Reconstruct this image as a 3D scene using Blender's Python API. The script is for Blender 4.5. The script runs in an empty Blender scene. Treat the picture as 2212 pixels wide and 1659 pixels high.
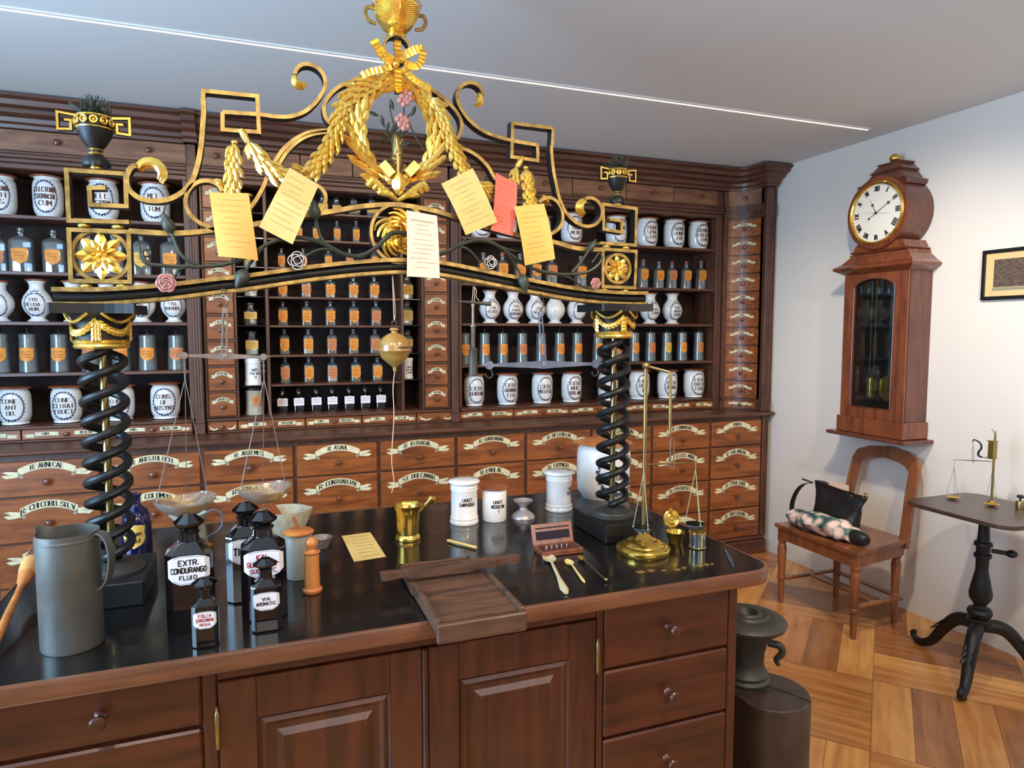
import bpy, bmesh, math, random
from mathutils import Vector, Matrix
random.seed(7)
SC = bpy.context.scene
COL = SC.collection
PI = math.pi
sin, cos, rad = math.sin, math.cos, math.radians

# ---------------- camera, world, lights, exposure ----------------
F, CX, CY, HCAM = 1466.0, 1106.0, 829.5, 1.6
YAW = rad(20.7); PITCH = math.atan((829.5 - 716) / F)
cd = bpy.data.cameras.new('camera'); cam = bpy.data.objects.new('camera', cd); COL.objects.link(cam)
cam.location = (0, 0, HCAM); cam.rotation_euler = (PI/2 - PITCH, 0, -YAW)
cd.sensor_width = 36; cd.lens = F / 2212 * 36; cd.clip_start = 0.02
SC.camera = cam
SC.view_settings.view_transform = 'Standard'; SC.view_settings.look = 'None'
SC.view_settings.gamma = 1; SC.view_settings.use_curve_mapping = False
SC.view_settings.exposure = 0.35
wd = bpy.data.worlds.new('world'); SC.world = wd; wd.use_nodes = True
wd.node_tree.nodes['Background'].inputs[0].default_value = (0.60, 0.72, 1.0, 1)
wd.node_tree.nodes['Background'].inputs[1].default_value = 0.35
def lamp(name, kind, loc, aim, energy, color, size=0.1, size_y=None, spot=60, blend=0.5):
    d = bpy.data.lights.new(name, kind); o = bpy.data.objects.new(name, d); COL.objects.link(o)
    o.location = loc; d.energy = energy; d.color = color
    o.rotation_euler = (Vector(aim) - Vector(loc)).to_track_quat('-Z', 'Y').to_euler()
    if kind == 'AREA':
        d.shape = 'RECTANGLE'; d.size = size; d.size_y = size_y or size
    elif kind == 'SPOT':
        d.shadow_soft_size = size; d.spot_size = rad(spot); d.spot_blend = blend
    return o
WARM = (1.0, 0.78, 0.52)
lamp('window_light', 'AREA', (-2.25, 1.2, 1.7), (1.5, 2.2, 1.9), 155, (0.42, 0.69, 1.0), 1.6, 1.7)
lamp('fill_light', 'AREA', (1.2, -1.6, 2.55), (1.3, 3.0, 0.9), 58, (1.0, 0.88, 0.78), 3.0, 1.0)  # added soft fill from behind the camera, not a fixture of the room
lamp('spot_arch', 'SPOT', (0.1, 0.35, 2.66), (0.42, 2.0, 1.95), 36, WARM, 0.05, spot=62, blend=0.7)
lamp('spot_counter', 'SPOT', (1.2, 0.7, 2.66), (0.85, 2.0, 0.95), 75, WARM, 0.05, spot=70, blend=0.8)
lamp('spot_counter_left', 'SPOT', (-0.5, 0.8, 2.66), (0.0, 2.0, 0.95), 30, WARM, 0.05, spot=70, blend=0.8)
lamp('spot_cabinet_left', 'SPOT', (-0.4, 2.2, 2.68), (-0.3, 4.0, 0.95), 42, WARM, 0.06, spot=95, blend=0.9)
lamp('spot_cabinet_middle', 'SPOT', (0.9, 2.2, 2.68), (0.8, 4.0, 0.95), 42, WARM, 0.06, spot=95, blend=0.9)
lamp('spot_cabinet_right', 'SPOT', (2.2, 2.1, 2.68), (2.3, 4.0, 0.95), 42, WARM, 0.06, spot=95, blend=0.9)
lamp('spot_clock', 'SPOT', (2.0, 1.9, 2.68), (3.47, 2.8, 1.15), 88, (1.0, 0.88, 0.72), 0.05, spot=84, blend=1.0)
lamp('spot_table', 'SPOT', (2.1, 0.7, 2.68), (3.2, 2.2, 0.6), 78, (1.0, 0.87, 0.70), 0.05, spot=95, blend=1.0)

# ---------------- geometry helpers ----------------
FW = Vector((sin(YAW)*cos(PITCH), cos(YAW)*cos(PITCH), -sin(PITCH)))
RT = Vector((cos(YAW), -sin(YAW), 0)); UP = RT.cross(FW)
CAM = Vector((0, 0, HCAM))
def ray(x, y): return RT*((x-CX)/F) - UP*((y-CY)/F) + FW
def P(x, y, Y=2.0):
    d = ray(x, y); return CAM + d*(Y/d.y)
def Z(x, y, z=0.92):
    d = ray(x, y); return CAM + d*((z-HCAM)/d.z)
def PX(x, y, X):
    d = ray(x, y); return CAM + d*(X/d.x)
def mpp(p): return (Vector(p)-CAM).dot(FW)/F       # metres per pixel at p
def mppw(p):                                        # the same for the width of a round body off the lens axis
    v = Vector(p)-CAM; return v.dot(FW)/F*v.dot(Vector((sin(YAW), cos(YAW), 0)))/Vector((v.x, v.y, 0)).length

def cr(pts, n=6, closed=False):
    pts = [Vector(p) for p in pts]; out = []; N = len(pts)
    for i in range(N if closed else N-1):
        if closed: a, b, c, d = pts[i-1], pts[i], pts[(i+1) % N], pts[(i+2) % N]
        else: a, b, c, d = pts[max(i-1, 0)], pts[i], pts[i+1], pts[min(i+2, N-1)]
        for k in range(n):
            t = k/n
            out.append(0.5*((2*b)+(c-a)*t+(2*a-5*b+4*c-d)*t*t+(3*b-a-3*c+d)*t*t*t))
    if not closed: out.append(pts[-1])
    return out

class MB:
    def __init__(s): s.v = []; s.f = []; s.m = []
    def add(s, vs, fs, m=0):
        o = len(s.v); s.v += [tuple(v) for v in vs]
        for i, f in enumerate(fs):
            s.f.append(tuple(a+o for a in f)); s.m.append(m[i] if isinstance(m, list) else m)
    def xf(s, M, start=0):
        for i in range(start, len(s.v)): s.v[i] = tuple(M @ Vector(s.v[i]))
        return s
    def join(s, o, M=None, moff=0):
        n = len(s.v); s.v += [tuple(M @ Vector(v)) if M else v for v in o.v]
        s.f += [tuple(a+n for a in f) for f in o.f]; s.m += [m+moff for m in o.m]
    def box(s, x0, x1, y0, y1, z0, z1, m=0, b=0.0):
        X = (min(x0, x1), max(x0, x1)); Y = (min(y0, y1), max(y0, y1)); Zz = (min(z0, z1), max(z0, z1))
        b = min(b, (X[1]-X[0])*.45, (Y[1]-Y[0])*.45, (Zz[1]-Zz[0])*.45)
        if b <= 0:
            vs = [(X[i], Y[j], Zz[k]) for i in (0, 1) for j in (0, 1) for k in (0, 1)]
            s.add(vs, [(0, 1, 3, 2), (4, 6, 7, 5), (0, 4, 5, 1), (2, 3, 7, 6), (0, 2, 6, 4), (1, 5, 7, 3)], m); return
        vs = []; idx = {}
        for i in (0, 1):
            for j in (0, 1):
                for k in (0, 1):
                    for a in range(3):
                        p = [X[i], Y[j], Zz[k]]; sg = (1-2*i, 1-2*j, 1-2*k)
                        for q in range(3):
                            if q != a: p[q] += sg[q]*b
                        idx[(i, j, k, a)] = len(vs); vs.append(tuple(p))
        fs = []
        for a in range(3):
            for e in (0, 1):
                c = []
                for u, w in ((0, 0), (0, 1), (1, 1), (1, 0)):
                    t = [u, w]; t.insert(a, e); c.append(idx[(t[0], t[1], t[2], a)])
                fs.append(tuple(c))
        for a in range(3):
            o1, o2 = [q for q in range(3) if q != a]
            for u in (0, 1):
                for w in (0, 1):
                    t0 = [0, 0, 0]; t0[o1] = u; t0[o2] = w; t1 = list(t0); t1[a] = 1
                    fs.append((idx[(*t0, o1)], idx[(*t0, o2)], idx[(*t1, o2)], idx[(*t1, o1)]))
        for i in (0, 1):
            for j in (0, 1):
                for k in (0, 1): fs.append(tuple(idx[(i, j, k, a)] for a in range(3)))
        s.add(vs, fs, m)
    def lathe(s, pr, c=(0, 0, 0), n=28, m=0, axis='z', ms=None, sx=1, sy=1, flute=0, fn=0, a0=0, a1=2*PI):
        vs = []; fs = []; mm = []; full = abs(a1-a0-2*PI) < 1e-6; nn = n if full else n+1
        for (r, h) in pr:
            for i in range(nn):
                a = a0+(a1-a0)*i/n; q = r*(1+flute*abs(sin(a*fn/2)) if flute else 1)
                p = (q*cos(a)*sx, q*sin(a)*sy, h)
                if axis == 'y': p = (p[0], h, p[1])
                elif axis == 'x': p = (h, p[0], p[1])
                vs.append((p[0]+c[0], p[1]+c[1], p[2]+c[2]))
        for j in range(len(pr)-1):
            for i in range(n):
                i2 = (i+1) % nn if full else i+1
                fs.append((j*nn+i, j*nn+i2, (j+1)*nn+i2, (j+1)*nn+i)); mm.append(ms[j] if ms else m)
        if full:
            if pr[0][0] > 1e-5: fs.append(tuple(range(nn))); mm.append(ms[0] if ms else m)
            if pr[-1][0] > 1e-5: fs.append(tuple((len(pr)-1)*nn+i for i in range(nn))); mm.append(ms[-1] if ms else m)
        s.add(vs, fs, mm)
    def tube(s, pts, r, n=8, m=0, closed=False, cap=True, flat=1.0):
        pts = [Vector(p) for p in pts]; N = len(pts)
        R = r if isinstance(r, (list, tuple)) else [r]*N
        if len(R) != N: R = [R[min(int(i/(N-1)*(len(R)-1)+1e-6), len(R)-1)]*(1-((i/(N-1)*(len(R)-1)) % 1)) + R[min(int(i/(N-1)*(len(R)-1)+1e-6)+1, len(R)-1)]*((i/(N-1)*(len(R)-1)) % 1) for i in range(N)]
        T = []
        for i in range(N):
            a = pts[i-1] if (i > 0 or closed) else pts[i]; b = pts[(i+1) % N] if (i < N-1 or closed) else pts[i]
            t = (b-a); T.append(t.normalized() if t.length > 1e-9 else Vector((0, 0, 1)))
        u = T[0].cross(Vector((0, 0, 1)));
        if u.length < .1: u = T[0].cross(Vector((0, 1, 0)))
        u.normalize(); vs = []; fs = []
        for i in range(N):
            u = (u - T[i]*u.dot(T[i])); u = u.normalized() if u.length > 1e-6 else T[i].orthogonal().normalized()
            w = T[i].cross(u)
            for k in range(n):
                a = 2*PI*k/n; vs.append(pts[i]+(u*cos(a)+w*sin(a)*flat)*R[i])
        for i in range(N if closed else N-1):
            j = (i+1) % N
            for k in range(n): fs.append((i*n+k, i*n+(k+1) % n, j*n+(k+1) % n, j*n+k))
        if cap and not closed: fs += [tuple(range(n)), tuple((N-1)*n+k for k in range(n))]
        s.add(vs, fs, m)
    def strap(s, pts, w, d, m=0, mside=1, closed=False):
        # flat bar bent in the vertical XZ plane: gold edges at front and back, dark flanks; mitred corners
        pts = [Vector(p) for p in pts]; N = len(pts); vs = []; fs = []; mm = []
        W = w if isinstance(w, list) else [w]*N
        for i in range(N):
            a = pts[i-1] if (i > 0 or closed) else None; b = pts[(i+1) % N] if (i < N-1 or closed) else None
            t1 = (pts[i]-a).normalized() if a is not None and (pts[i]-a).length > 1e-7 else None
            t2 = (b-pts[i]).normalized() if b is not None and (b-pts[i]).length > 1e-7 else None
            t1 = t1 or t2; t2 = t2 or t1; t = (t1+t2)
            t = t.normalized() if t.length > .1 else t1
            k = min(1/max(t.dot(t1), .5), 2); nn = Vector((-t.z, 0, t.x))*(W[i]/2*k); y = Vector((0, d/2, 0))
            vs += [pts[i]+nn-y, pts[i]-nn-y, pts[i]-nn+y, pts[i]+nn+y]
        for i in range(N if closed else N-1):
            j = (i+1) % N
            for k in range(4): fs.append((i*4+k, i*4+(k+1) % 4, j*4+(k+1) % 4, j*4+k)); mm.append((m, mside, m, mside)[k])
        if not closed: fs += [(0, 1, 2, 3), tuple((N-1)*4+k for k in range(4))]; mm += [m, m]
        s.add(vs, fs, mm)
    def leaf(s, b, d, nrm, L, W, m=0, h=.35, curl=0.0):
        b = Vector(b); d = Vector(d).normalized(); nrm = Vector(nrm); nrm = (nrm-d*nrm.dot(d)).normalized(); side = d.cross(nrm)
        st = [(.12, .45), (.35, .95), (.6, 1.0), (.82, .6)]; vs = [b]
        for t, q in st:
            c = b+d*(L*t)+nrm*(curl*L*t*t)
            vs += [c+side*(W/2*q), c+nrm*(W*h*q), c-side*(W/2*q), c-nrm*(W*.12*q)]
        vs.append(b+d*L+nrm*(curl*L)); n = len(vs)-1; fs = []
        for k in range(4): fs.append((0, 1+k, 1+(k+1) % 4))
        for i in range(3):
            for k in range(4): fs.append((1+i*4+k, 1+i*4+(k+1) % 4, 5+i*4+(k+1) % 4, 5+i*4+k))
        for k in range(4): fs.append((13+k, 13+(k+1) % 4, n))
        s.add(vs, fs, m)
    def ell(s, c, rx, ry, rz, n=16, k=10, m=0):
        s.lathe([(max(sin(PI*i/k), 0), -cos(PI*i/k)) for i in range(k+1)], (0, 0, 0), n, m)
        nv = n*(k+1)
        for i in range(len(s.v)-nv, len(s.v)):
            v = s.v[i]; s.v[i] = (v[0]*rx+c[0], v[1]*ry+c[1], v[2]*rz+c[2])
    def prism(s, poly, z0, z1, m=0, mt=None):
        n = len(poly); vs = [(x, y, z0) for x, y in poly]+[(x, y, z1) for x, y in poly]
        fs = [tuple(range(n)), tuple(range(n, 2*n))]+[(i, (i+1) % n, n+(i+1) % n, n+i) for i in range(n)]
        s.add(vs, fs, [m, m if mt is None else mt]+[m]*n)
    def loft(s, poly, prof, m=0, ms=None, c=(0, 0, 0), cap=True):
        # poly scaled by (sx,sy) at each height
        n = len(poly); vs = []; fs = []; mm = []
        for (a, b, z) in prof: vs += [(x*a+c[0], y*b+c[1], z+c[2]) for x, y in poly]
        for j in range(len(prof)-1):
            for i in range(n): fs.append((j*n+i, j*n+(i+1) % n, (j+1)*n+(i+1) % n, (j+1)*n+i)); mm.append(ms[j] if ms else m)
        if cap: fs += [tuple(range(n)), tuple((len(prof)-1)*n+i for i in range(n))]; mm += [ms[0] if ms else m, ms[-1] if ms else m]
        s.add(vs, fs, mm)

def rrect(w, d, r, n=4):
    o = []
    for cx, cy, a in ((w/2-r, d/2-r, 0), (-w/2+r, d/2-r, 90), (-w/2+r, -d/2+r, 180), (w/2-r, -d/2+r, 270)):
        for k in range(n+1): t = rad(a+90*k/n); o.append((cx+r*cos(t), cy+r*sin(t)))
    return o

def tag(o, label=None, cat=None, group=None, kind=None):
    if label: o['label'] = label
    if cat: o['category'] = cat
    if group: o['group'] = group
    if kind: o['kind'] = kind
    return o
WL = {}
def thing(name, loc, label, cat, group=None):
    o = bpy.data.objects.new(name, None); COL.objects.link(o); o.location = loc; o.empty_display_size = .05
    WL[o.name] = Vector(loc); return tag(o, label, cat, group)
def build(name, mb, mats, parent=None, label=None, cat=None, group=None, kind=None, smooth=True, ang=38, recalc=True):
    if parent is not None: off = WL[parent.name]
    else:
        xs = [v[0] for v in mb.v]; ys = [v[1] for v in mb.v]; zs = [v[2] for v in mb.v]
        off = Vector(((min(xs)+max(xs))/2, (min(ys)+max(ys))/2, min(zs)))
        if kind == 'structure': off = Vector((0, 0, 0))
    me = bpy.data.meshes.new(name)
    me.from_pydata([(v[0]-off[0], v[1]-off[1], v[2]-off[2]) for v in mb.v], [], mb.f)
    mats = mats if isinstance(mats, (list, tuple)) else [mats]
    for m in mats: me.materials.append(m)
    me.polygons.foreach_set('material_index', [min(i, len(mats)-1) for i in mb.m])
    if recalc:
        bm = bmesh.new(); bm.from_mesh(me); bmesh.ops.recalc_face_normals(bm, faces=bm.faces); bm.to_mesh(me); bm.free()
    me.polygons.foreach_set('use_smooth', [smooth]*len(me.polygons))
    if smooth: me.set_sharp_from_angle(angle=rad(ang))
    me.update()
    o = bpy.data.objects.new(name, me); COL.objects.link(o)
    if parent is not None: o.parent = parent
    else: o.location = off
    WL[o.name] = off
    return tag(o, label, cat, group, kind)

# ---------------- lettering: strokes on a 4 x 6 grid ----------------
GL = dict(A="00,26,40;12,32", B="00,06,36,45,44,33,03;33,42,41,30,00", C="45,36,16,05,01,10,30,41", D="00,06,26,45,41,20,00",
 E="46,06,00,40;03,33", F="46,06,00;03,33", G="45,36,16,05,01,10,30,41,43,23", H="00,06;40,46;03,43", I="10,16", J="36,31,20,10,01",
 K="00,06;46,03,40", L="06,00,40", M="00,06,22,46,40", N="00,06,40,46", O="16,05,01,10,30,41,45,36,16", P="00,06,36,45,44,33,03",
 Q="16,05,01,10,30,41,45,36,16;22,50", R="00,06,36,45,44,33,03;23,40", S="45,36,16,05,04,42,41,30,10,01", T="06,46;26,20",
 U="06,01,10,30,41,46", V="06,20,46", W="06,10,24,30,46", X="06,40;00,46", Y="06,23,46;23,20", Z="06,46,00,40")
GL['1'] = "15,26,20"; GL['0'] = GL['O']; GL['%'] = "05,15;00,46;41,31"; GL['-'] = "13,33"; GL['5'] = "46,06,03,33,42,41,30,10,01"; GL['2'] = "05,16,36,45,44,00,40"
for _k, _v in (('a', "04,24,33,30,10,01,02,33"), ('i', "10,14"), ('l', "10,16"), ('n', "00,04;03,14,24,33,30"), ('o', "04,00,30,34,04"), ('p', "04,0-;04,34,30,00"),
               ('r', "00,04;03,14,24"), ('t', "16,10,20;04,24"), ('u', "04,00,30,34")):
    if '-' not in _v: GL[_k] = _v
GL['p'] = "04,00;04,34,31,01"
def text(mb, s, h, fn, m, serif=True, wt=1.0, track=1.35, wide=.72):
    """s centred on 0; fn(u,v)->point"""
    wd = [0.8 if c in '.:,;\'' else 2.2 if c in 'Iil1' else 2.4 if c == ' ' else 4.0 for c in s]
    k = h/6.0; kx = k*wide*1.15; tot = sum(wd)*kx+track*kx*(len(s)-1); x = -tot/2
    for c, w in zip(s, wd):
        segs = []
        if c in '.:,;': segs = [((.4, 0), (.4, .8))] + ([((.4, 3.2), (.4, 4))] if c in ':;' else [])
        elif c in GL:
            dx = 1 if c in 'Iil' else 0.6 if c == '1' else 0
            for st in GL[c].split(';'):
                q = [(int(a[0])-dx+(0.1 if dx else 0), int(a[1])) for a in st.split(',')]
                segs += list(zip(q[:-1], q[1:]))
        for (a, b) in segs:
            L = math.hypot((b[0]-a[0])*kx, (b[1]-a[1])*k)
            if L < 1e-7: continue
            tx, ty = (b[0]-a[0])*kx/L, (b[1]-a[1])*k/L
            th = (.28+.75*abs(ty) if serif else .8)*wt*k*.62
            px, py = -ty*th, tx*th; ex, ey = (tx*th*.3, ty*th*.3) if not serif else (0, 0)
            A = (x+a[0]*kx-ex, a[1]*k-ey-h/2); B = (x+b[0]*kx+ex, b[1]*k+ey-h/2)
            mb.add([fn(A[0]+px, A[1]+py), fn(A[0]-px, A[1]-py), fn(B[0]-px, B[1]-py), fn(B[0]+px, B[1]+py)], [(0, 1, 2, 3)], m)
            if serif and abs(ty) > .85 and c.isupper() and c not in 'CGOSQJ':
                for e in (a, b):
                    if e[1] in (0, 6):
                        cx_, cy_ = x+e[0]*kx, e[1]*k-h/2; sw = 1.15*kx; sh = .28*k
                        mb.add([fn(cx_-sw, cy_-sh), fn(cx_+sw, cy_-sh), fn(cx_+sw, cy_+sh), fn(cx_-sw, cy_+sh)], [(0, 1, 2, 3)], m)
        x += (w+track)*kx
def scribble(mb, x0, x1, y, h, fn, m, t=.0006):
    n = max(int((x1-x0)/(h*.55)), 2); pts = []
    for i in range(n*2+1):
        pts.append((x0+(x1-x0)*i/(n*2), y+(h*.5*random.uniform(.3, 1) if i % 2 else -h*.4*random.uniform(.2, 1))))
    for a, b in zip(pts[:-1], pts[1:]):
        if random.random() < .12: continue
        mb.add([fn(a[0], a[1]-t), fn(a[0], a[1]+t), fn(b[0], b[1]+t), fn(b[0], b[1]-t)], [(0, 1, 2, 3)], m)

# ---------------- materials ----------------
def lin(c):
    return tuple(((x/255)/12.92 if x/255 <= .04045 else ((x/255+.055)/1.055)**2.4) for x in c)+(1,)
def _base(name):
    m = bpy.data.materials.new(name); m.use_nodes = True; nt = m.node_tree; b = nt.nodes['Principled BSDF']; return m, nt, b
def mat(name, c, rough=.5, metal=0.0, coat=0.0, var=0.0, vs=20, bump=0.0, bs=60, spec=.5, c2=None, emit=0, stretch=(1, 1, 1)):
    m, nt, b = _base(name); b.inputs['Roughness'].default_value = rough; b.inputs['Metallic'].default_value = metal
    b.inputs['Coat Weight'].default_value = coat; b.inputs['Specular IOR Level'].default_value = spec
    b.inputs['Base Color'].default_value = lin(c)
    if emit: b.inputs['Emission Color'].default_value = lin(c); b.inputs['Emission Strength'].default_value = emit
    if var or c2 or bump:
        tc = nt.nodes.new('ShaderNodeTexCoord'); mp = nt.nodes.new('ShaderNodeMapping'); mp.inputs['Scale'].default_value = stretch
        nt.links.new(tc.outputs['Object'], mp.inputs['Vector'])
    if var or c2:
        n = nt.nodes.new('ShaderNodeTexNoise'); n.inputs['Scale'].default_value = vs; n.inputs['Detail'].default_value = 5
        r = nt.nodes.new('ShaderNodeValToRGB'); nt.links.new(mp.outputs[0], n.inputs['Vector']); nt.links.new(n.outputs['Fac'], r.inputs[0])
        a = lin(c); d = lin(c2) if c2 else tuple(x*(1-var) for x in a[:3])+(1,)
        r.color_ramp.elements[0].position = .35; r.color_ramp.elements[1].position = .65
        r.color_ramp.elements[0].color = d; r.color_ramp.elements[1].color = a; nt.links.new(r.outputs[0], b.inputs['Base Color'])
    if bump:
        n2 = nt.nodes.new('ShaderNodeTexNoise'); n2.inputs['Scale'].default_value = bs; n2.inputs['Detail'].default_value = 4
        bp = nt.nodes.new('ShaderNodeBump'); bp.inputs['Strength'].default_value = bump; bp.inputs['Distance'].default_value = .004
        nt.links.new(mp.outputs[0], n2.inputs['Vector']); nt.links.new(n2.outputs['Fac'], bp.inputs['Height']); nt.links.new(bp.outputs[0], b.inputs['Normal'])
    return m
def wood(name, c1, c2, sc=(3, 30, 30), rough=.42, coat=.15, bump=.12, c3=None, rot=0):
    m, nt, b = _base(name); N = nt.nodes.new; L = nt.links.new
    tc = N('ShaderNodeTexCoord'); oi = N('ShaderNodeObjectInfo'); ad = N('ShaderNodeVectorMath'); ad.operation = 'MULTIPLY_ADD'
    cx = N('ShaderNodeCombineXYZ'); L(oi.outputs['Random'], cx.inputs[0]); L(oi.outputs['Random'], cx.inputs[1]); L(oi.outputs['Random'], cx.inputs[2])
    L(cx.outputs[0], ad.inputs[0]); ad.inputs[1].default_value = (7, 11, 13); L(tc.outputs['Object'], ad.inputs[2])
    mp = N('ShaderNodeMapping'); mp.vector_type = 'TEXTURE' if rot else 'POINT'; mp.inputs['Scale'].default_value = tuple(1/q for q in sc) if rot else sc; mp.inputs['Rotation'].default_value = (0, 0, rot); L(ad.outputs[0], mp.inputs[0])
    n = N('ShaderNodeTexNoise'); n.inputs['Scale'].default_value = 1; n.inputs['Detail'].default_value = 6; n.inputs['Distortion'].default_value = .6; L(mp.outputs[0], n.inputs['Vector'])
    n2 = N('ShaderNodeTexNoise'); n2.inputs['Scale'].default_value = 6; n2.inputs['Detail'].default_value = 3; L(ad.outputs[0], n2.inputs['Vector'])
    mx = N('ShaderNodeMath'); mx.operation = 'MULTIPLY_ADD'; L(n2.outputs['Fac'], mx.inputs[0]); mx.inputs[1].default_value = .45; L(n.outputs['Fac'], mx.inputs[2])
    r = N('ShaderNodeValToRGB'); L(mx.outputs[0], r.inputs[0]); e = r.color_ramp.elements
    e[0].position = .5; e[0].color = lin(c2); e[1].position = .85; e[1].color = lin(c1)
    if c3: q = e.new(.4); q.color = lin(c3)
    L(r.outputs[0], b.inputs['Base Color']); b.inputs['Roughness'].default_value = rough; b.inputs['Coat Weight'].default_value = coat; b.inputs['Coat Roughness'].default_value = .25
    bp = N('ShaderNodeBump'); bp.inputs['Strength'].default_value = bump; bp.inputs['Distance'].default_value = .003; L(n.outputs['Fac'], bp.inputs['Height']); L(bp.outputs[0], b.inputs['Normal'])
    return m
def glass(name, tint=(220, 225, 225), gloss=.12, rough=.05, alpha=.9, edge=.45):
    m = bpy.data.materials.new(name); m.use_nodes = True; nt = m.node_tree; nt.nodes.clear(); N = nt.nodes.new; L = nt.links.new
    o = N('ShaderNodeOutputMaterial'); t = N('ShaderNodeBsdfTransparent'); g = N('ShaderNodeBsdfGlossy'); df = N('ShaderNodeBsdfDiffuse'); m1 = N('ShaderNodeMixShader'); m2 = N('ShaderNodeMixShader'); lw = N('ShaderNodeLayerWeight')
    t.inputs[0].default_value = lin(tint); g.inputs['Roughness'].default_value = rough; lw.inputs[0].default_value = .35; df.inputs[0].default_value = lin((200, 205, 200))
    mm = N('ShaderNodeMath'); mm.operation = 'MULTIPLY_ADD'; L(lw.outputs['Facing'], mm.inputs[0]); mm.inputs[1].default_value = edge; mm.inputs[2].default_value = gloss
    L(mm.outputs[0], m1.inputs[0]); L(t.outputs[0], m1.inputs[1]); L(g.outputs[0], m1.inputs[2])
    m2.inputs[0].default_value = 1-alpha; L(m1.outputs[0], m2.inputs[1]); L(df.outputs[0], m2.inputs[2]); L(m2.outputs[0], o.inputs[0]); return m
M = {}
M['carc'] = wood('carcass_wood', (92, 56, 40), (56, 33, 24), (30, 30, 3), .45)
M['carcx'] = wood('carcass_wood_horizontal', (96, 58, 41), (60, 35, 25), (3, 30, 30), .45)
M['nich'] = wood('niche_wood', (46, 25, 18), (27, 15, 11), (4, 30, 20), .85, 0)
M['draw'] = wood('drawer_wood', (146, 82, 36), (94, 47, 19), (4, 30, 34), .4, .12, .1, (74, 36, 16))
M['frieze'] = wood('frieze_wood', (140, 94, 64), (98, 62, 42), (4, 30, 34), .5)
M['knob'] = mat('knob_wood', (92, 48, 28), .35, coat=.3)
M['cream'] = mat('ribbon_paint', (222, 214, 172), .6, c2=(196, 190, 158), vs=30)
M['creamd'] = mat('ribbon_fold_paint', (150, 146, 126), .6)
M['ink'] = mat('black_lettering', (26, 20, 18), .6)
M['inkb'] = mat('brown_lettering', (78, 40, 30), .5)
M['inkr'] = mat('red_lettering', (176, 44, 44), .6)
M['blue'] = mat('blue_glaze_painting', (52, 58, 92), .4)
M['glaze'] = mat('white_tin_glaze', (228, 228, 224), .18, coat=.4, c2=(214, 216, 216), vs=6)
M['porc'] = mat('white_porcelain', (236, 236, 236), .15, coat=.5)
M['lid'] = wood('lid_wood', (150, 84, 50), (106, 56, 36), (10, 10, 10), .5)
M['lidy'] = wood('pale_lid_wood', (214, 158, 92), (186, 124, 66), (20, 4, 20), .5)
M['pew'] = mat('pewter', (112, 110, 104), .38, .45, var=.35, vs=9, bump=.1)
M['tin'] = mat('canister_enamel', (120, 128, 130), .24, .45, var=.25, vs=12)
M['tinb'] = mat('canister_knob', (40, 36, 34), .35)
M['org'] = mat('orange_label_paper', (230, 150, 56), .65, c2=(212, 128, 40), vs=30)
M['org2'] = mat('faded_orange_label_paper', (206, 128, 78), .65, var=.2, vs=30)
M['yel'] = mat('yellow_label_paper', (226, 180, 84), .65, var=.15, vs=30)
M['pap'] = mat('white_label_enamel', (228, 226, 232), .35, coat=.3)
M['glass'] = glass('clear_glass')
M['glassd'] = glass('smoky_glass', (130, 132, 120), .16)
M['blk'] = mat('dark_glass', (14, 10, 12), .08, coat=.6, spec=.6)
M['cob'] = mat('cobalt_glass', (14, 12, 58), .07, coat=.6)
M['gold'] = mat('gilding', (255, 220, 116), .24, .85, bump=.25, bs=40, c2=(244, 192, 76), vs=14)
M['goldd'] = mat('worn_gilding', (176, 144, 76), .42, .5, c2=(122, 98, 50), vs=40)
M['iron'] = mat('black_painted_iron', (21, 20, 20), .45, 0, spec=.35, bump=.15, bs=60)
M['irong'] = mat('grey_cast_iron', (70, 68, 64), .5, .4, bump=.2, bs=30, var=.3, vs=10)
M['vine'] = mat('dark_green_painted_iron', (52, 56, 46), .4, .3, var=.3, vs=30)
M['leafg'] = mat('green_painted_leaves', (54, 62, 48), .5, var=.4, vs=40)
M['brass'] = mat('brass', (232, 196, 96), .2, .95, c2=(210, 168, 74), vs=10)
M['brassd'] = mat('aged_brass', (170, 146, 92), .3, .9, var=.3, vs=20)
M['steel'] = mat('blued_steel', (118, 126, 142), .35, .45, c2=(86, 94, 116), vs=14)
M['steelb'] = mat('brown_steel', (134, 122, 114), .4, .4, var=.3, vs=30)
M['silv'] = mat('silver_petals', (172, 166, 168), .35, .5)
M['pink'] = mat('pink_painted_petals', (186, 128, 120), .45, var=.2, vs=60)
M['string'] = mat('twine', (206, 182, 156), .8)
M['counter'] = mat('black_counter_top', (16, 15, 15), .17, coat=.12, c2=(27, 25, 24), vs=3, spec=.45)
M['edge'] = wood('counter_edge_wood', (118, 72, 44), (84, 48, 30), (3, 40, 40), .38, .15)
M['cfr'] = wood('counter_wood', (82, 38, 20), (50, 22, 12), (3, 34, 34), .32, .35, .06)
M['cfrz'] = wood('counter_wood_upright', (82, 38, 20), (50, 22, 12), (34, 34, 3), .32, .35, .06)
M['mah'] = wood('mahogany', (126, 68, 40), (86, 43, 26), (34, 34, 4), .25, .5, .05)
M['mahd'] = wood('dark_mahogany', (104, 58, 44), (72, 38, 30), (34, 34, 4), .3, .4, .05)
M['cherry'] = wood('cherry_wood', (140, 84, 50), (98, 54, 32), (20, 20, 5), .3, .35, .05)
M['pill'] = wood('worn_brown_wood', (100, 68, 48), (52, 35, 27), (6, 40, 30), .55, .05, .2)
M['wall'] = mat('white_plaster', (226, 221, 214), .85, bump=.15, bs=14, var=.03, vs=2)
M['ceil'] = mat('ceiling_plaster', (220, 222, 222), .9)
M['horn'] = glass('translucent_horn', (240, 212, 156), .08, .12, .84)
M['ivory'] = mat('greyish_horn', (196, 184, 150), .3, coat=.3)
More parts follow.
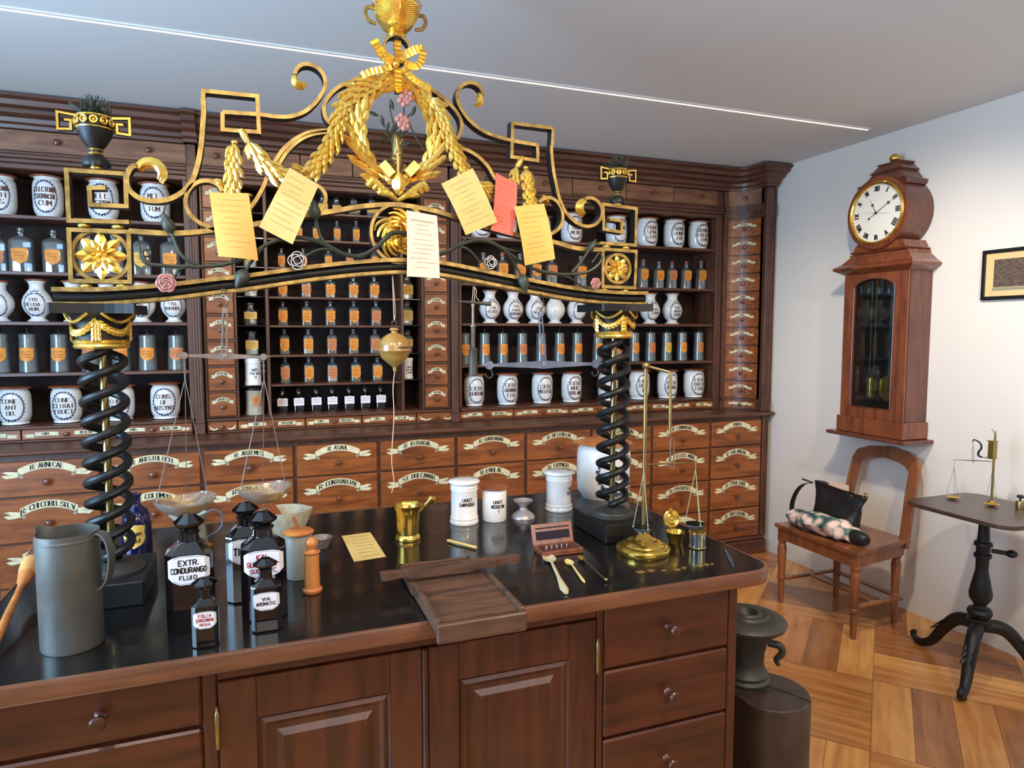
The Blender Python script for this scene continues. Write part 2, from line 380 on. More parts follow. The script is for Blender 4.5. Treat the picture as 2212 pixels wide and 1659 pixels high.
M['paperA'] = mat('amber_paper', (232, 172, 88), .8, var=.06, vs=20)
M['paperB'] = mat('yellowed_paper', (216, 188, 116), .8, var=.08, vs=20)
M['paperW'] = mat('pinkish_white_paper', (226, 198, 178), .8, var=.04, vs=20)
M['paperR'] = mat('coral_paper', (236, 112, 92), .8, var=.08, vs=30)
M['pen'] = mat('faint_handwriting', (158, 134, 88), .8)
M['penr'] = mat('faint_red_handwriting', (186, 84, 70), .8)
M['stone'] = mat('grey_stone', (176, 168, 146), .8, bump=.4, bs=60, var=.25, vs=50)
M['stoneware'] = mat('grey_stoneware', (138, 138, 130), .45, var=.12, vs=60)
M['turned'] = wood('orange_turned_wood', (200, 128, 66), (164, 94, 44), (30, 30, 6), .35, .3)
M['leather'] = mat('black_leather', (22, 22, 23), .42, bump=.3, bs=25)
M['lampw'] = mat('light_strip', (255, 226, 190), .5, emit=5)
# ================= the room =================
XW, YB, ZC = 3.47, 4.46, 2.745
XL, YF = -2.4, -2.2
def slab(name, x0, x1, y0, y1, z0, z1, m):
    b = MB(); b.box(x0, x1, y0, y1, z0, z1); return build(name, b, m, kind='structure', smooth=False)
slab('ceiling', XL, XW, YF, YB, ZC, ZC+.1, M['ceil'])
slab('wall_right', XW, XW+.1, YF, YB, 0, ZC, M['wall'])
slab('wall_back', XL, XW, YB, YB+.1, 0, ZC, M['wall'])
slab('wall_front', XL, XW, YF-.1, YF, 0, ZC, M['wall'])
b = MB(); b.box(XL-.1, XL, YF, .2, 0, ZC); b.box(XL-.1, XL, 2.3, YB, 0, ZC); b.box(XL-.1, XL, .2, 2.3, 0, .75); b.box(XL-.1, XL, .2, 2.3, 2.5, ZC)
build('wall_left', b, M['wall'], kind='structure', smooth=False)
b = MB()
for y in (.2, 1.22, 2.24): b.box(XL-.07, XL-.02, y, y+.06, .75, 2.5)
b.box(XL-.07, XL-.02, .2, 2.3, .75, .81); b.box(XL-.07, XL-.02, .2, 2.3, 2.44, 2.5)
build('window_1', b, M['wall'], kind='structure', smooth=False)
# floor: blocks of four oak boards, alternating direction, laid diagonally
FA = rad(-49.5)
fm = []
for r in (FA, FA+PI/2):
    for a, c in (((196, 134, 70), (154, 96, 44)), ((214, 156, 86), (178, 118, 58)), ((164, 104, 54), (122, 72, 35))):
        fm.append(wood('oak_board', a, c, (2.2, 26, 26), .28, .35, .05, rot=r))
b = MB(); W_ = .152; B_ = 4*W_; ca, sa = cos(FA), sin(FA)
def rot2(u, v): return (u*ca-v*sa+2.62, u*sa+v*ca+2.23)
def clipx(p):
    def cl(pts, ax, lim, sgn):
        o = []
        for i in range(len(pts)):
            a, c = pts[i-1], pts[i]; ia, ic = sgn*(a[ax]-lim) <= 0, sgn*(c[ax]-lim) <= 0
            if ia != ic:
                t = (lim-a[ax])/(c[ax]-a[ax]); o.append((a[0]+(c[0]-a[0])*t, a[1]+(c[1]-a[1])*t))
            if ic: o.append(c)
        return o
    for ax, lim, s in ((0, XL, -1), (0, XW, 1), (1, YF, -1), (1, YB, 1)):
        p = cl(p, ax, lim, s)
        if len(p) < 3: return None
    return p
for i in range(-13, 10):
    for j in range(-13, 10):
        d = (i+j) % 2
        for k in range(4):
            u0, v0 = i*B_, j*B_; g = .0012
            if d == 0: q = [(u0+g, v0+k*W_+g), (u0+B_-g, v0+k*W_+g), (u0+B_-g, v0+(k+1)*W_-g), (u0+g, v0+(k+1)*W_-g)]
            else: q = [(u0+k*W_+g, v0+g), (u0+(k+1)*W_-g, v0+g), (u0+(k+1)*W_-g, v0+B_-g), (u0+k*W_+g, v0+B_-g)]
            p = clipx([rot2(*a) for a in q])
            if p: b.add([(x, y, 0) for x, y in p], [tuple(range(len(p)))], d*3+random.choice((0, 0, 1, 1, 2)))
n0 = len(b.v); b.box(XL, XW, YF, YB, -.08, -.002, 2)
build('floor', b, fm, kind='structure', smooth=False)
# lit slot in the ceiling
b = MB(); b.box(XL+.05, 3.286, 2.960, 2.978, ZC-.005, ZC-.0005, 0)
tr = build('trim_1', b, M['ceil'], kind='structure', smooth=False)
b = MB(); b.box(XL+.05, 3.284, 2.979, 2.984, ZC-.007, ZC-.0005, 0)
ls = build('ceiling_light_strip', b, M['lampw'], smooth=False); tag(ls, 'thin glowing light strip running along the ceiling parallel to the cabinet', 'light')

# ================= apothecary cabinet =================
YL, YU, YBK = 3.88, 4.12, 4.42        # lower fronts, upper fronts, back
def ribbon(mb, fn, w, h, word, mi=(1, 2, 3), tails=True, arch=.30, serif=True, f2=None, f3=None):
    """painted ribbon, fn(u,v)->point; w width of the middle band, h its height"""
    def A(u): return h*arch*3.2*(1-(2*u/w)**2)
    n = 10
    f2 = f2 or fn; f3 = f3 or fn
    def fr(u, v): return f2(u, v+A(u))
    def fs_(u, v): return f3(u, v+A(u))
    if tails:
        for sg in (-1, 1):
            pts = [(sg*w*.47, -h*.55), (sg*w*.70, -h*.72), (sg*w*.78, -h*.35), (sg*w*.66, -h*.12), (sg*w*.77, h*.18), (sg*w*.68, h*.28), (sg*w*.47, h*.1)]
            mb.add([fn(a, c-h*.05) for a, c in pts], [tuple(range(len(pts)))], mi[0])
            mb.add([f3(sg*w*.5, -h*.5), f3(sg*w*.44, -h*.85), f3(sg*w*.40, -h*.6), f3(sg*w*.46, -h*.2), f3(sg*w*.50, h*.1)], [(0, 1, 2, 3, 4)], mi[1])
            mb.add([f2(sg*w*.70, -h*.36), f2(sg*w*.57, -h*.29), f2(sg*w*.57, -h*.25), f2(sg*w*.70, -h*.24)], [(0, 1, 2, 3)], mi[1])
    vs = []
    for i in range(n+1):
        u = -w/2+w*i/n; vs += [fr(u, -h/2), fr(u, h/2)]
    base = len(mb.v); mb.add(vs, [(2*i, 2*i+2, 2*i+3, 2*i+1) for i in range(n)], mi[0])
    vs = []
    for i in range(n+1):
        u = -w/2+w*i/n; vs += [fs_(u, -h/2-h*.05), fs_(u, -h/2+h*.02)]
    mb.add(vs, [(2*i, 2*i+2, 2*i+3, 2*i+1) for i in range(n)], mi[1])
    if word: text(mb, word, h*.62, fr, mi[2], serif, wt=1.15)
def bump_off(fn, d):      # helper to lift paint by layers
    return fn
def knob(parent, x, y, z, r=.016, m=None, name='knob', lab=None):
    b = MB(); b.lathe([(r*.55, 0), (r*.45, -r*.5), (r*.5, -r*.8), (r*.95, -r*1.15), (r, -r*1.45), (r*.8, -r*1.8), (r*.3, -r*2.0), (0, -r*2.02)], (x, y, z), 12, axis='y')
    return build(name, b, m or M['knob'], parent, label=lab)
class Lift:
    """front plane mapper; successive layers lie a hair in front of each other"""
    def __init__(s, x, y, z): s.x, s.y, s.z = x, y, z
    def at(s, d): return lambda u, v: (s.x+u, s.y-d, s.z+v)
def layered(mb, f, w, h, word, **k):
    t = MB(); ribbon(t, f(0), w, h, None, f2=f(.0003), f3=f(.0006), **k); mb.join(t)
    if word:
        a = k.get('arch', .30)
        def fr(u, v, g=f(.0009)): return g(u, v+h*a*3.2*(1-(2*u/w)**2))
        text(mb, word, h*.62, fr, 3, True, wt=1.15)
def drawer(parent, x0, x1, z0, z1, y, word, knobr=.017, bw=.6, bh=.030, proud=.012, mt=None, knobz=.42, rib=True, name='drawer', arch=.30, bz=.70, lab=None):
    b = MB(); b.box(x0, x1, y-proud, y+.05, z0, z1, 0, .004)
    w = (x1-x0); zc = z0+(z1-z0)*bz
    if rib: layered(b, Lift((x0+x1)/2, y-proud-.0006, zc).at, w*bw, bh, word, arch=arch)
    d = build(name, b, [mt or M['draw'], M['cream'], M['creamd'], M['ink']], parent, smooth=False, recalc=False, label=lab)
    knob(d, (x0+x1)/2, y-proud, z0+(z1-z0)*knobz, knobr)
    return d
# ---- lower drawer cabinet
low = thing('drawer_cabinet', (.6, 4.1, 0), 'long low bank of big wooden drawers with painted Latin ribbons under the shelf ledge', 'cabinet')
b = MB(); b.box(-2.3, 3.40, YL+.004, YBK, .13, .999, 0)
build('carcass', b, M['carc'], low, smooth=False)
b = MB(); b.box(-2.3, 3.43, YL-.02, YBK, 0, .10, 0, .004); b.box(-2.3, 3.42, YL-.008, YBK, .10, .13, 0, .008)
build('plinth', b, M['carcx'], low, smooth=False)
xb = [-2.118+.46*k for k in range(5)]+[.187, .647, 1.107, 1.555, 2.01, 2.464, 2.933, 3.375]
zr = [(.800, .972), (.572, .790), (.352, .562), (.135, .342)]
words = [["", "", "R: ARNICAE", "R: ARISTOLOCH:", "R: ARTEMIS.", "R: ASARI", "R: ASTRAGAL.", "R: BARDANAE", "R: BISTORTAE", "R: LINEABON", "R: CANNABAE", "VARIA"],
 ["", "", "R: CHICORII.SILV.", "R: COLUMBO", "R: CONSOLID.", "R: CONTRAIERV:", "ST. DULCAMAR", "R: ENULAE.", "R: ERYNGII.", "FOENICULI", "R: FILICIS MAR", "R: GALANGAE"],
 ["", "", "R: IRID.", "", "", "", "", "", "", "R: PAEONIAE", "R: PATROSEL.", "R: PYRETHRI"], ["", "", "", "", "", "", "", "", "", "", "", "R: VALERIAN"]]
for r, (z0, z1) in enumerate(zr):
    for c in range(12):
        if c < 2 and r > 1: continue
        w = words[r][c]
        drawer(low, xb[c]+.010, xb[c+1]-.010, z0, z1, YL, w, bw=.55, bh=.038 if r else .035, knobz=.42 if r else .40, bz=.69)
b = MB()                                   # reeded corner post
b.box(3.378, 3.43, YL-.012, YBK, .13, .999, 0, .003)
for k in range(3): b.lathe([(.005, .17), (.005, .96)], (3.392+k*.013, YL-.012, 0), 8)
build('corner_post', b, M['carc'], low, smooth=False)
# ---- ledge
b = MB(); b.box(-2.3, 3.455, 3.828, YBK, 1.004, 1.030, 0, .010); b.box(-2.3, 3.44, 3.845, YBK, 1.0, 1.004, 0)
o = build('ledge_top', b, M['carcx'], smooth=False); tag(o, 'long dark wooden ledge between the big lower drawers and the upper shelves', 'worktop')

# ---- upper units
def pilaster(par, x0, x1, z0=1.031, z1=2.60):
    b = MB(); y = YU-.028
    b.box(x0, x1, y, YU+.02, z0, z1, 0, .002)
    n = 3; w = (x1-x0)/(n+.6)
    for k in range(n): b.lathe([(w*.36, z0+.14), (w*.36, 2.38)], (x0+w*(.8+k), y, 0), 8)
    b.box(x0-.003, x1+.003, y-.012, YU, z0, z0+.06, 0, .003); b.box(x0-.002, x1+.002, y-.006, YU, z0+.06, z0+.085, 0, .003)
    b.box(x0-.003, x1+.003, y-.012, YU, 2.40, 2.49, 0, .004)
    return build('pilaster', b, M['carc'], par, smooth=False)
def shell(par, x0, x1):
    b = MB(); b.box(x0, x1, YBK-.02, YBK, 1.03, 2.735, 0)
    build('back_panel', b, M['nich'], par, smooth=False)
def post(par, x0, x1, z0=1.115, z1=2.415, m=None, y1=None, name='upright'):
    b = MB(); b.box(x0, x1, YU, y1 or YBK-.021, z0, z1, 0, .002); return build(name, b, m or M['carc'], par, smooth=False)
def board(par, x0, x1, z, t=.018, y0=YU+.012, m=None, name='shelf'):
    b = MB(); b.box(x0, x1, y0, YBK-.021, z-t, z, 0, .002); return build(name, b, m or M['carcx'], par, smooth=False)
def topzone(par, x0, x1, knobs, cuts):
    b = MB()
    for (z0, z1, y) in ((2.412, 2.440, YU-.004), (2.440, 2.462, YU-.014), (2.462, 2.482, YU-.024), (2.482, 2.498, YU-.012)): b.box(x0, x1, y, YBK-.021, z0, z1, 0, .004)
    b.box(x0, x1, YU+.03, YBK-.021, 2.498, 2.61, 0)
    build('frieze_moulding', b, M['carcx'], par, smooth=False)
    cc = [x0]+cuts+[x1]
    for a, c in zip(cc[:-1], cc[1:]):
        bb = MB(); bb.box(a+.003, c-.003, YU+.006, YU+.029, 2.502, 2.605, 0, .002)
        d = build('frieze_drawer', bb, M['frieze'], par, smooth=False)
        for kx in knobs:
            if a < kx < c: knob(d, kx, YU+.006, 2.556, .015)
def base_row(par, x0, x1, cuts, words_):
    b = MB(); b.box(x0, x1, YU-.01, YBK-.021, 1.031, 1.042, 0, .003); b.box(x0, x1, YU-.022, YBK-.021, 1.098, 1.114, 0, .005); b.box(x0, x1, YU+.022, YBK-.021, 1.042, 1.098, 0)
    build('base_moulding', b, M['carcx'], par, smooth=False)
    cc = [x0]+cuts+[x1]
    for (a, c), w in zip(zip(cc[:-1], cc[1:]), words_):
        bb = MB(); bb.box(a+.003, c-.003, YU-.004, YU+.02, 1.044, 1.096, 0, .002); L_ = c-a; y = YU-.0048
        if w and w[0]:
            for sg, s in ((-1, w[0]), (1, w[1])):
                layered(bb, Lift((a+c)/2+sg*L_*.22, y, 1.070).at, L_*.26, .020, s, arch=.03, tails=False)
                e = sg*L_*.36; q = Lift((a+c)/2+e, y, 1.066).at(0)
                bb.add([q(0, .008), q(sg*.06*L_, .006), q(sg*.125*L_, .002), q(sg*.075*L_, -.003), q(sg*.11*L_, -.010), q(0, -.012)], [(0, 1, 2, 3, 4, 5)], 1)
        else:
            for sg in (-1, 1):
                q = Lift((a+c)/2+sg*L_*.25, y, 1.066).at(0)
                bb.add([q(sg*L_*.19, .012), q(sg*L_*.1, -.004), q(0, -.012), q(-sg*L_*.12, -.002), q(-sg*L_*.06, -.016), q(sg*L_*.02, -.020), q(sg*L_*.15, -.012)], [(0, 1, 2, 3, 4, 5, 6)], 1)
        d = build('plaster_drawer', bb, [M['draw'], M['cream'], M['creamd'], M['ink']], par, smooth=False, recalc=False)
        knob(d, (a+c)/2, YU-.004, 1.066, .012)
def stack(par, x0, x1, names, zlo=1.118, zhi=2.41):
    n = len(names); h = (zhi-zlo)/n
    post(par, x0-.012, x0, zlo-.003, zhi+.005); post(par, x1, x1+.012, zlo-.003, zhi+.005)
    b = MB(); b.box(x0, x1, YU+.02, YBK-.021, zlo, zhi); 
    for i in range(n+1): b.box(x0, x1, YU+.004, YU+.02, max(zlo, zlo+i*h-.005), min(zhi, zlo+i*h+.005))
    build('drawer_frame', b, M['carc'], par, smooth=False)
    for i, s in enumerate(names):
        drawer(par, x0+.003, x1-.003, zlo+i*h+.007, zlo+(i+1)*h-.007, YU, s, .013, .52, .020, .006, knobz=.40, bz=.66, arch=.2, name='small_drawer')
# left unit
ul = thing('shelf_cabinet', (-1.3, 4.27, 1.03), 'left open shelf unit holding big lettered jars, globular vases and grey canisters', 'cabinet')
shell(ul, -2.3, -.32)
for z in (1.387, 1.650, 1.905, 2.187): board(ul, -2.28, -.345, z)
post(ul, -.345, -.319); post(ul, -2.3, -2.28)
base_row(ul, -2.3, -.335, [-1.98, -1.56, -1.135, -.735], [("", ""), ("EMPL.", "FUSCUM"), ("EMPL.", "DIACHYL"), ("EMPL.", "MERCUR"), ("EMPL.", "MUSILCAMP")])
topzone(ul, -2.3, -.319, [P(124, 313, YU).x, P(321, 328, YU).x, -1.7], [-1.25, -.75])
pilaster(ul, -.319, -.273)
# middle unit
um = thing('shelf_cabinet', (.43, 4.27, 1.03), 'middle shelf unit with rows of small labelled bottles between two stacks of small drawers', 'cabinet')
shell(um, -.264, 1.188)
stack(um, -.252, -.104, ["SAGAPEN", "OPOPAN", "OLIBAN", "LACCAE", "MYRRHAE", "MASTICH", "GUAIAC", "GALBAN", "ELEMI"])
stack(um, .978, 1.130, ["SPERM", "CERAE", "CATECH", "SUCCIN", "STYRAC", "ALOES", "BENZOE", "CAMPH", "TRAGAC"])
board(um, -.09, .966, 1.116, .002)
post(um, .060, .079); post(um, .835, .852)
for z in (1.295, 1.465, 1.636, 1.800, 1.967, 2.130, 2.287): board(um, .079, .835, z, .013)
for z in (1.290, 1.463, 1.636, 1.800, 1.967, 2.130, 2.270): board(um, -.09, .060, z, .008, YU+.03, M['blk'], 'glass_shelf')
for z in (1.305, 1.468, 1.640, 1.800, 1.967, 2.130, 2.270): board(um, .852, .966, z, .008, YU+.03, M['blk'], 'glass_shelf')
base_row(um, -.264, 1.188, [-.104, .263, .59, .924], [("", ""), ("EMPL:", "OPIATUM"), ("EMPL:", "OXYCROC"), ("EMPL:", "PICEUM"), ("", "")])
topzone(um, -.264, 1.14, [P(467, 335, YU).x, P(578, 345, YU).x, P(704, 352, YU).x, P(820, 363, YU).x, P(938, 378, YU).x], [P(q, 350, YU).x for q in (522, 648, 762, 880)])
pilaster(um, 1.146, 1.190)
# right unit
ur = thing('shelf_cabinet', (2.2, 4.27, 1.03), 'right open shelf unit with lettered jars, vases and a long row of canisters', 'cabinet')
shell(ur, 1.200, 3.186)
for z in (1.388, 1.653, 1.907, 2.195): board(ur, 1.21, 3.135, z)
post(ur, 1.200, 1.219); post(ur, 3.135, 3.186, 1.03, 2.60)
base_row(ur, 1.200, 3.135, [1.57, 1.971, 2.398, 2.776], [("EMPL.", "ANTIARIL"), ("EMPL.", "VIGLIMA"), ("EMPL.", "VIRIDE"), ("EMPL.", "SAPON"), ("EMPL.", "SIMPL")])
topzone(ur, 1.20, 3.186, [P(1052, 390, YU).x, P(1177, 396, YU).x, P(1296, 408, YU).x, P(1411, 421, YU).x, P(1515, 428, YU).x], [P(q, 390, YU).x for q in (1116, 1238, 1355, 1458)])
# ---- concave corner tower
ut = thing('corner_drawer_cabinet', (3.3, 4.2, 1.03), 'tall concave corner stack of small curved drawers beside the white wall', 'cabinet')
AX, AY, RX, RY = 3.19, 3.895, .175, .225
def TW(s, off, z):       # s: 0..1 along the arc, off: towards the room
    t = s*PI/2; return (AX+(RX-off)*sin(t), AY+(RY-off)*cos(t), z)
def curved(mb, s0, s1, z0, z1, o0, o1, m=0, n=10):
    vs = []
    for i in range(n+1):
        s = s0+(s1-s0)*i/n; vs += [TW(s, o0, z0), TW(s, o1, z0), TW(s, o1, z1), TW(s, o0, z1)]
    fs = [tuple([4*i+k, 4*i+(k+1) % 4, 4*i+4+(k+1) % 4, 4*i+4+k]) for i in range(n) for k in range(4)]+[(0, 1, 2, 3), (4*n, 4*n+1, 4*n+2, 4*n+3)]
    mb.add(vs, fs, m)
b = MB(); curved(b, .02, 1, 1.031, 2.604, -.10, 0); b.box(3.362, 3.43, 3.90, YBK, 1.031, 2.604)
build('carcass', b, M['carc'], ut)
b = MB(); b.box(3.362, 3.425, 3.868, 3.93, 1.031, 2.604, 0, .003); b.box(3.352, 3.432, 3.858, 3.93, 1.031, 1.10, 0, .004); b.box(3.355, 3.432, 3.86, 3.93, 2.40, 2.49, 0, .004)
for k in range(3): b.lathe([(.006, 1.16), (.006, 2.36)], (3.376+k*.017, 3.868, 0), 8)
build('pilaster', b, M['carc'], ut, smooth=False)
zt = [1.113+.129*i for i in range(11)]
tn = ["", "SAL TART", "NITRI", "CRYSTALL", "BORAX", "ALUM", "CINNAB", "MAGNES", "TARTAR", "SULPHUR", "VITRIOL", ""]
rows = [(1.043, 1.098)]+[(zt[i]+.006, zt[i+1]-.006) for i in range(10)]+[(2.502, 2.605)]
b = MB()
curved(b, 0.02, .98, 1.098, 1.115, -.01, .018); build('base_moulding', b, M['carcx'], ut); b = MB()
for z0, z1, o_ in ((2.412, 2.44, .008), (2.44, 2.465, .018), (2.465, 2.498, .026)): curved(b, 0.02, .98, z0, z1, -.01, o_)
build('frieze_moulding', b, M['carcx'], ut)
for i, (z0, z1) in enumerate(rows):
    if i and i < 11: z1 = min(z1, 2.405)
    b = MB(); curved(b, .14, .92, z0, z1, -.01, .010); LA = .315
    def at_(d, z=(z0+(z1-z0)*.64)): return lambda u, v: TW(.53+u/LA, .0108+d, z+v)
    if i < 11: layered(b, at_, .12, .018, tn[i], arch=.2 if i else -.1)
    d = build('curved_drawer', b, [M['frieze'] if i == 11 else M['draw'], M['cream'], M['creamd'], M['ink']], ut, smooth=False, recalc=False)
    kb = MB(); r = .014; kb.lathe([(r*.5, 0), (r*.5, -r*.8), (r, -r*1.3), (r*.8, -r*1.8), (0, -r*2)], (0, 0, 0), 12, axis='y')
    t = .53*PI/2; kb.xf(Matrix.Translation(TW(.53, .010, z0+(z1-z0)*.42)) @ Matrix.Rotation(-t, 4, 'Z')); build('knob', kb, M['knob'], d)
# ---- cornice along all units
prof = [(0, 2.606), (.02, 2.606), (.024, 2.622), (.045, 2.63), (.05, 2.65), (.085, 2.664), (.095, 2.682), (.13, 2.690), (.14, 2.712), (.165, 2.722), (.165, 2.736), (0, 2.736)]
path = [((-2.3, YU), (0, -1)), ((-.33, YU), (0, -1)), ((-.33, YU-.03), (0, -1)), ((-.262, YU-.03), (0, -1)), ((-.262, YU), (0, -1)), ((1.135, YU), (0, -1)), ((1.135, YU-.012), (0, -1)), ((1.20, YU-.012), (0, -1)), ((1.20, YU), (0, -1)), ((3.12, YU), (0, -1))]
for i in range(9):
    t = (.12+.88*i/8)*PI/2; path.append(((AX+RX*sin(t), AY+RY*cos(t)), (-sin(t)*.8, -cos(t)*.98)))
path += [((3.362, 3.868), (-.75, -.75)), ((3.43, 3.868), (.22, -.75)), ((3.43, 4.3), (.22, 0))]
vs = []; n = len(prof)
for (x, y), (nx, ny) in path:
    for o_, z in prof: vs.append((x+nx*o_, y+ny*o_, z))
fs = [(i*n+k, i*n+(k+1) % n, (i+1)*n+(k+1) % n, (i+1)*n+k) for i in range(len(path)-1) for k in range(n)]+[tuple(range(n)), tuple((len(path)-1)*n+k for k in range(n))]
b = MB(); b.add(vs, fs); 
o = build('cornice', b, M['carcx'], smooth=False); tag(o, 'dark stepped wooden cornice crowning the whole cabinet under the ceiling', 'cornice')
# ================= vessels on the shelves =================
YJ = 4.225
ORD = ['first', 'second', 'third', 'fourth', 'fifth', 'sixth', 'seventh', 'eighth', 'ninth', 'tenth', 'eleventh', 'twelfth', 'thirteenth', 'fourteenth']
def cylmap(cx, cy, rf, z0, off=.0008, th0=0.0):
    """wrap (u,v) around a vertical body facing -Y; rf(z) = radius at height"""
    def fn(u, v):
        z = z0+v; r = rf(v); a = u/max(r, .01)+th0
        return (cx+(r+off)*sin(a), cy-(r+off)*cos(a), z)
    return fn
def radius_fn(pr, zc):
    """profile list (r,z) -> radius at zc+v"""
    def f(v):
        z = zc+v
        for (r0, a), (r1, c) in zip(pr[:-1], pr[1:]):
            if a <= z <= c and c > a: return r0+(r1-r0)*(z-a)/(c-a)
        return pr[-1][0] if z > pr[-1][1] else pr[0][0]
    return f
def wreath(mb, fn, ru, rv, leaf, n=34, m=1, shield=False):
    for i in range(n):
        a = 2*PI*i/n+.03; tip = 1.18 if shield and abs(a-PI/2) < .25 else 1
        u, v = ru*cos(a)*tip, rv*sin(a)*tip; t = a+PI/2*(1 if cos(a) < 0 else -1)*-1
        for s in (-1, 1):
            d = a+(s*.9 if cos(a) >= 0 else -s*.9)+(.5 if cos(a) > 0 else -.5)*0
            L = leaf*(.9+.25*random.random()); dx, dy = cos(d)*L, sin(d)*L; px, py = -sin(d)*L*.26, cos(d)*L*.26
            mb.add([fn(u, v), fn(u+dx*.5+px, v+dy*.5+py), fn(u+dx, v+dy), fn(u+dx*.5-px, v+dy*.5-py)], [(0, 1, 2, 3)], m)
        a2 = 2*PI*(i+1)/n+.03; w = leaf*.05
        mb.add([fn(ru*cos(a)-w*cos(a), rv*sin(a)-w*sin(a)), fn(ru*cos(a)+w*cos(a), rv*sin(a)+w*sin(a)), fn(ru*cos(a2)+w*cos(a2), rv*sin(a2)+w*sin(a2)), fn(ru*cos(a2)-w*cos(a2), rv*sin(a2)-w*sin(a2))], [(0, 1, 2, 3)], m)
    for s in (-1, 1):      # bow at foot, sprig at top
        for q in (-1, 1):
            mb.add([fn(0, s*rv), fn(q*leaf*1.1, s*rv+leaf*.5), fn(q*leaf*1.4, s*rv+leaf*.1), fn(q*leaf*.9, s*rv-leaf*.25)], [(0, 1, 2, 3)], m)
JAR = [(0, 0), (.41, 0), (.425, .012), (.42, .035), (.40, .055), (.455, .12), (.49, .22), (.50, .40), (.50, .60), (.49, .74), (.455, .83), (.415, .865), (.405, .885), (.44, .90), (.445, .915)]
VASE = [(0, 0), (.34, 0), (.345, .03), (.26, .06), (.23, .10), (.30, .15), (.43, .25), (.50, .38), (.50, .48), (.44, .60), (.33, .70), (.255, .77), (.24, .84), (.27, .91), (.31, .94), (.31, .955)]
def jar(x, z, w, h, lines, label, group, kind='jar', wood_lid=True, ink='ink', y=YJ, th=0.0):
    z += .0012
    t = thing('faience_jar' if kind == 'jar' else 'syrup_vase', (x, y, z), label, 'jar' if kind == 'jar' else 'vase', group)
    pr = [(r*w, q*h) for r, q in (JAR if kind == 'jar' else VASE)]
    b = MB(); b.lathe([(r, z+q) for r, q in pr], (x, y, 0), 32, 0)
    zc = h*(.46 if kind == 'jar' else .40); rf = radius_fn(pr[1:], zc)
    fn = cylmap(x, y, rf, z+zc, .0008, th); f2 = cylmap(x, y, rf, z+zc, .0014, th)
    if lines:
        if kind == 'jar': wreath(b, fn, w*.37, h*.34, w*.095, 26)
        else: wreath(b, fn, w*.34, h*.25, w*.08, 22, shield=True)
        n = len(lines); lh = h*(.105 if kind == 'jar' else .075)
        for i, s in enumerate(lines):
            text(b, s, lh, (lambda v0: (lambda u, v: f2(u, v+v0)))(((n-1)/2-i)*lh*1.45), 2, True, wt=1.1, track=1.6, wide=min(.8, w*.60/(max(len(s), 4)*lh*.90)))
    build('body', b, [M['glaze'], M['blue'], M[ink]], t, recalc=False)
    b = MB()
    if wood_lid:
        q = .455 if kind == 'jar' else .32; zz = z+h*(.915 if kind == 'jar' else .955)
        b.lathe([(0, zz), (q*w*1.12, zz), (q*w*1.2, zz+.003), (q*w*1.2, zz+.007), (q*w*1.0, zz+.012), (0, zz+.014)], (x, y, 0), 28)
        build('lid', b, M['lid'], t)
    return t
def pxjar(cx, wpx, z, top, lines, label, group, y=YJ, **k):
    p = P(cx, 600, y); s = mppw(p); zt = P(cx, top, y).z
    return jar(p.x, z, wpx*s, max(zt-z, .05), lines, label, group, y=y, **k)
GJ = ['lettered jars on the top shelf of the left unit', 'lettered jars on the bottom shelf of the left unit', 'lettered jars on the top shelf of the right unit', 'lettered jars on the bottom shelf of the right unit']
for cx, w, top, ls, lb in ((13, 70, 377, ["ELECTUAR", "LENIFI", "ENS"], 'white jar lettered IFI NS at the left edge of the top left shelf'),
    (113, 68, 379, ["ELECTUAR", "STOMACHI", "CUM"], 'white jar lettered ELECTUAR STOMACHI CUM on the top left shelf'),
    (231, 68, 387, ["MELL.", "PECTORAL"], 'white jar lettered PECTORAL seen through the gilt square scroll'),
    (342, 65, 395, ["MEL", "ROSA", "TUM"], 'white jar lettered MEL ROSA TUM, rightmost on the top left shelf')):
    pxjar(cx, w, 2.187, top, ls, lb, GJ[0], ink='inkb')
for cx, w, top, ls, lb in ((17, 76, 833, ["CONF.", "ANT", "OB."], 'white jar lettered ANT OB, leftmost on the bottom left shelf'),
    (130, 71, 831, ["CONF.", "CITRAT", "FRUCT"], 'white jar lettered CONF CITRAT FRUCT on the bottom left shelf'),
    (247, 67, 829, ["CONS.", "ROSAR"], 'white jar half hidden behind the left spiral column on the bottom shelf'),
    (347, 66, 824, ["CONS:", "DE", "ABSYNT"], 'white jar lettered CONS DE ABSYNT on the bottom left shelf')):
    pxjar(cx, w, 1.116, top, ls, lb, GJ[1], ink='inkb')
for cx, w, top, ls, lb in ((1037, 46, 466, ["ROOB", "SAMB"], 'white jar mostly hidden behind the long yellow note on the top right shelf'),
    (1094, 46, 466, ["ROOB", "EBUL"], 'white jar mostly hidden behind the coral red note on the top right shelf'),
    (1166, 47, 467, ["ROOB", "MOR."], 'white jar peeping out right of the lowest yellow note'),
    (1234, 47, 459, ["LING", "UAE", "MENT"], 'white jar under the right gilt leaf volute on the top right shelf'),
    (1330, 46, 465, ["ROOB", "LYC."], 'white jar framed by the right gilt square scroll'),
    (1396, 47, 470, ["ROOB", "SPIN.", "CERV"], 'white jar lettered ROOB SPIN CERV, just right of the gilt square scroll'),
    (1454, 47, 473, ["ROOB", "JUNIP", "ERI"], 'white jar, second from the right end of the top right shelf'),
    (1506, 45, 477, ["OXYMEL", "COLCHI", "CUM"], 'white jar lettered COLCHI CUM, rightmost on the top right shelf')):
    pxjar(cx, w, 2.195, top, ls, lb, GJ[2], ink='inkb')
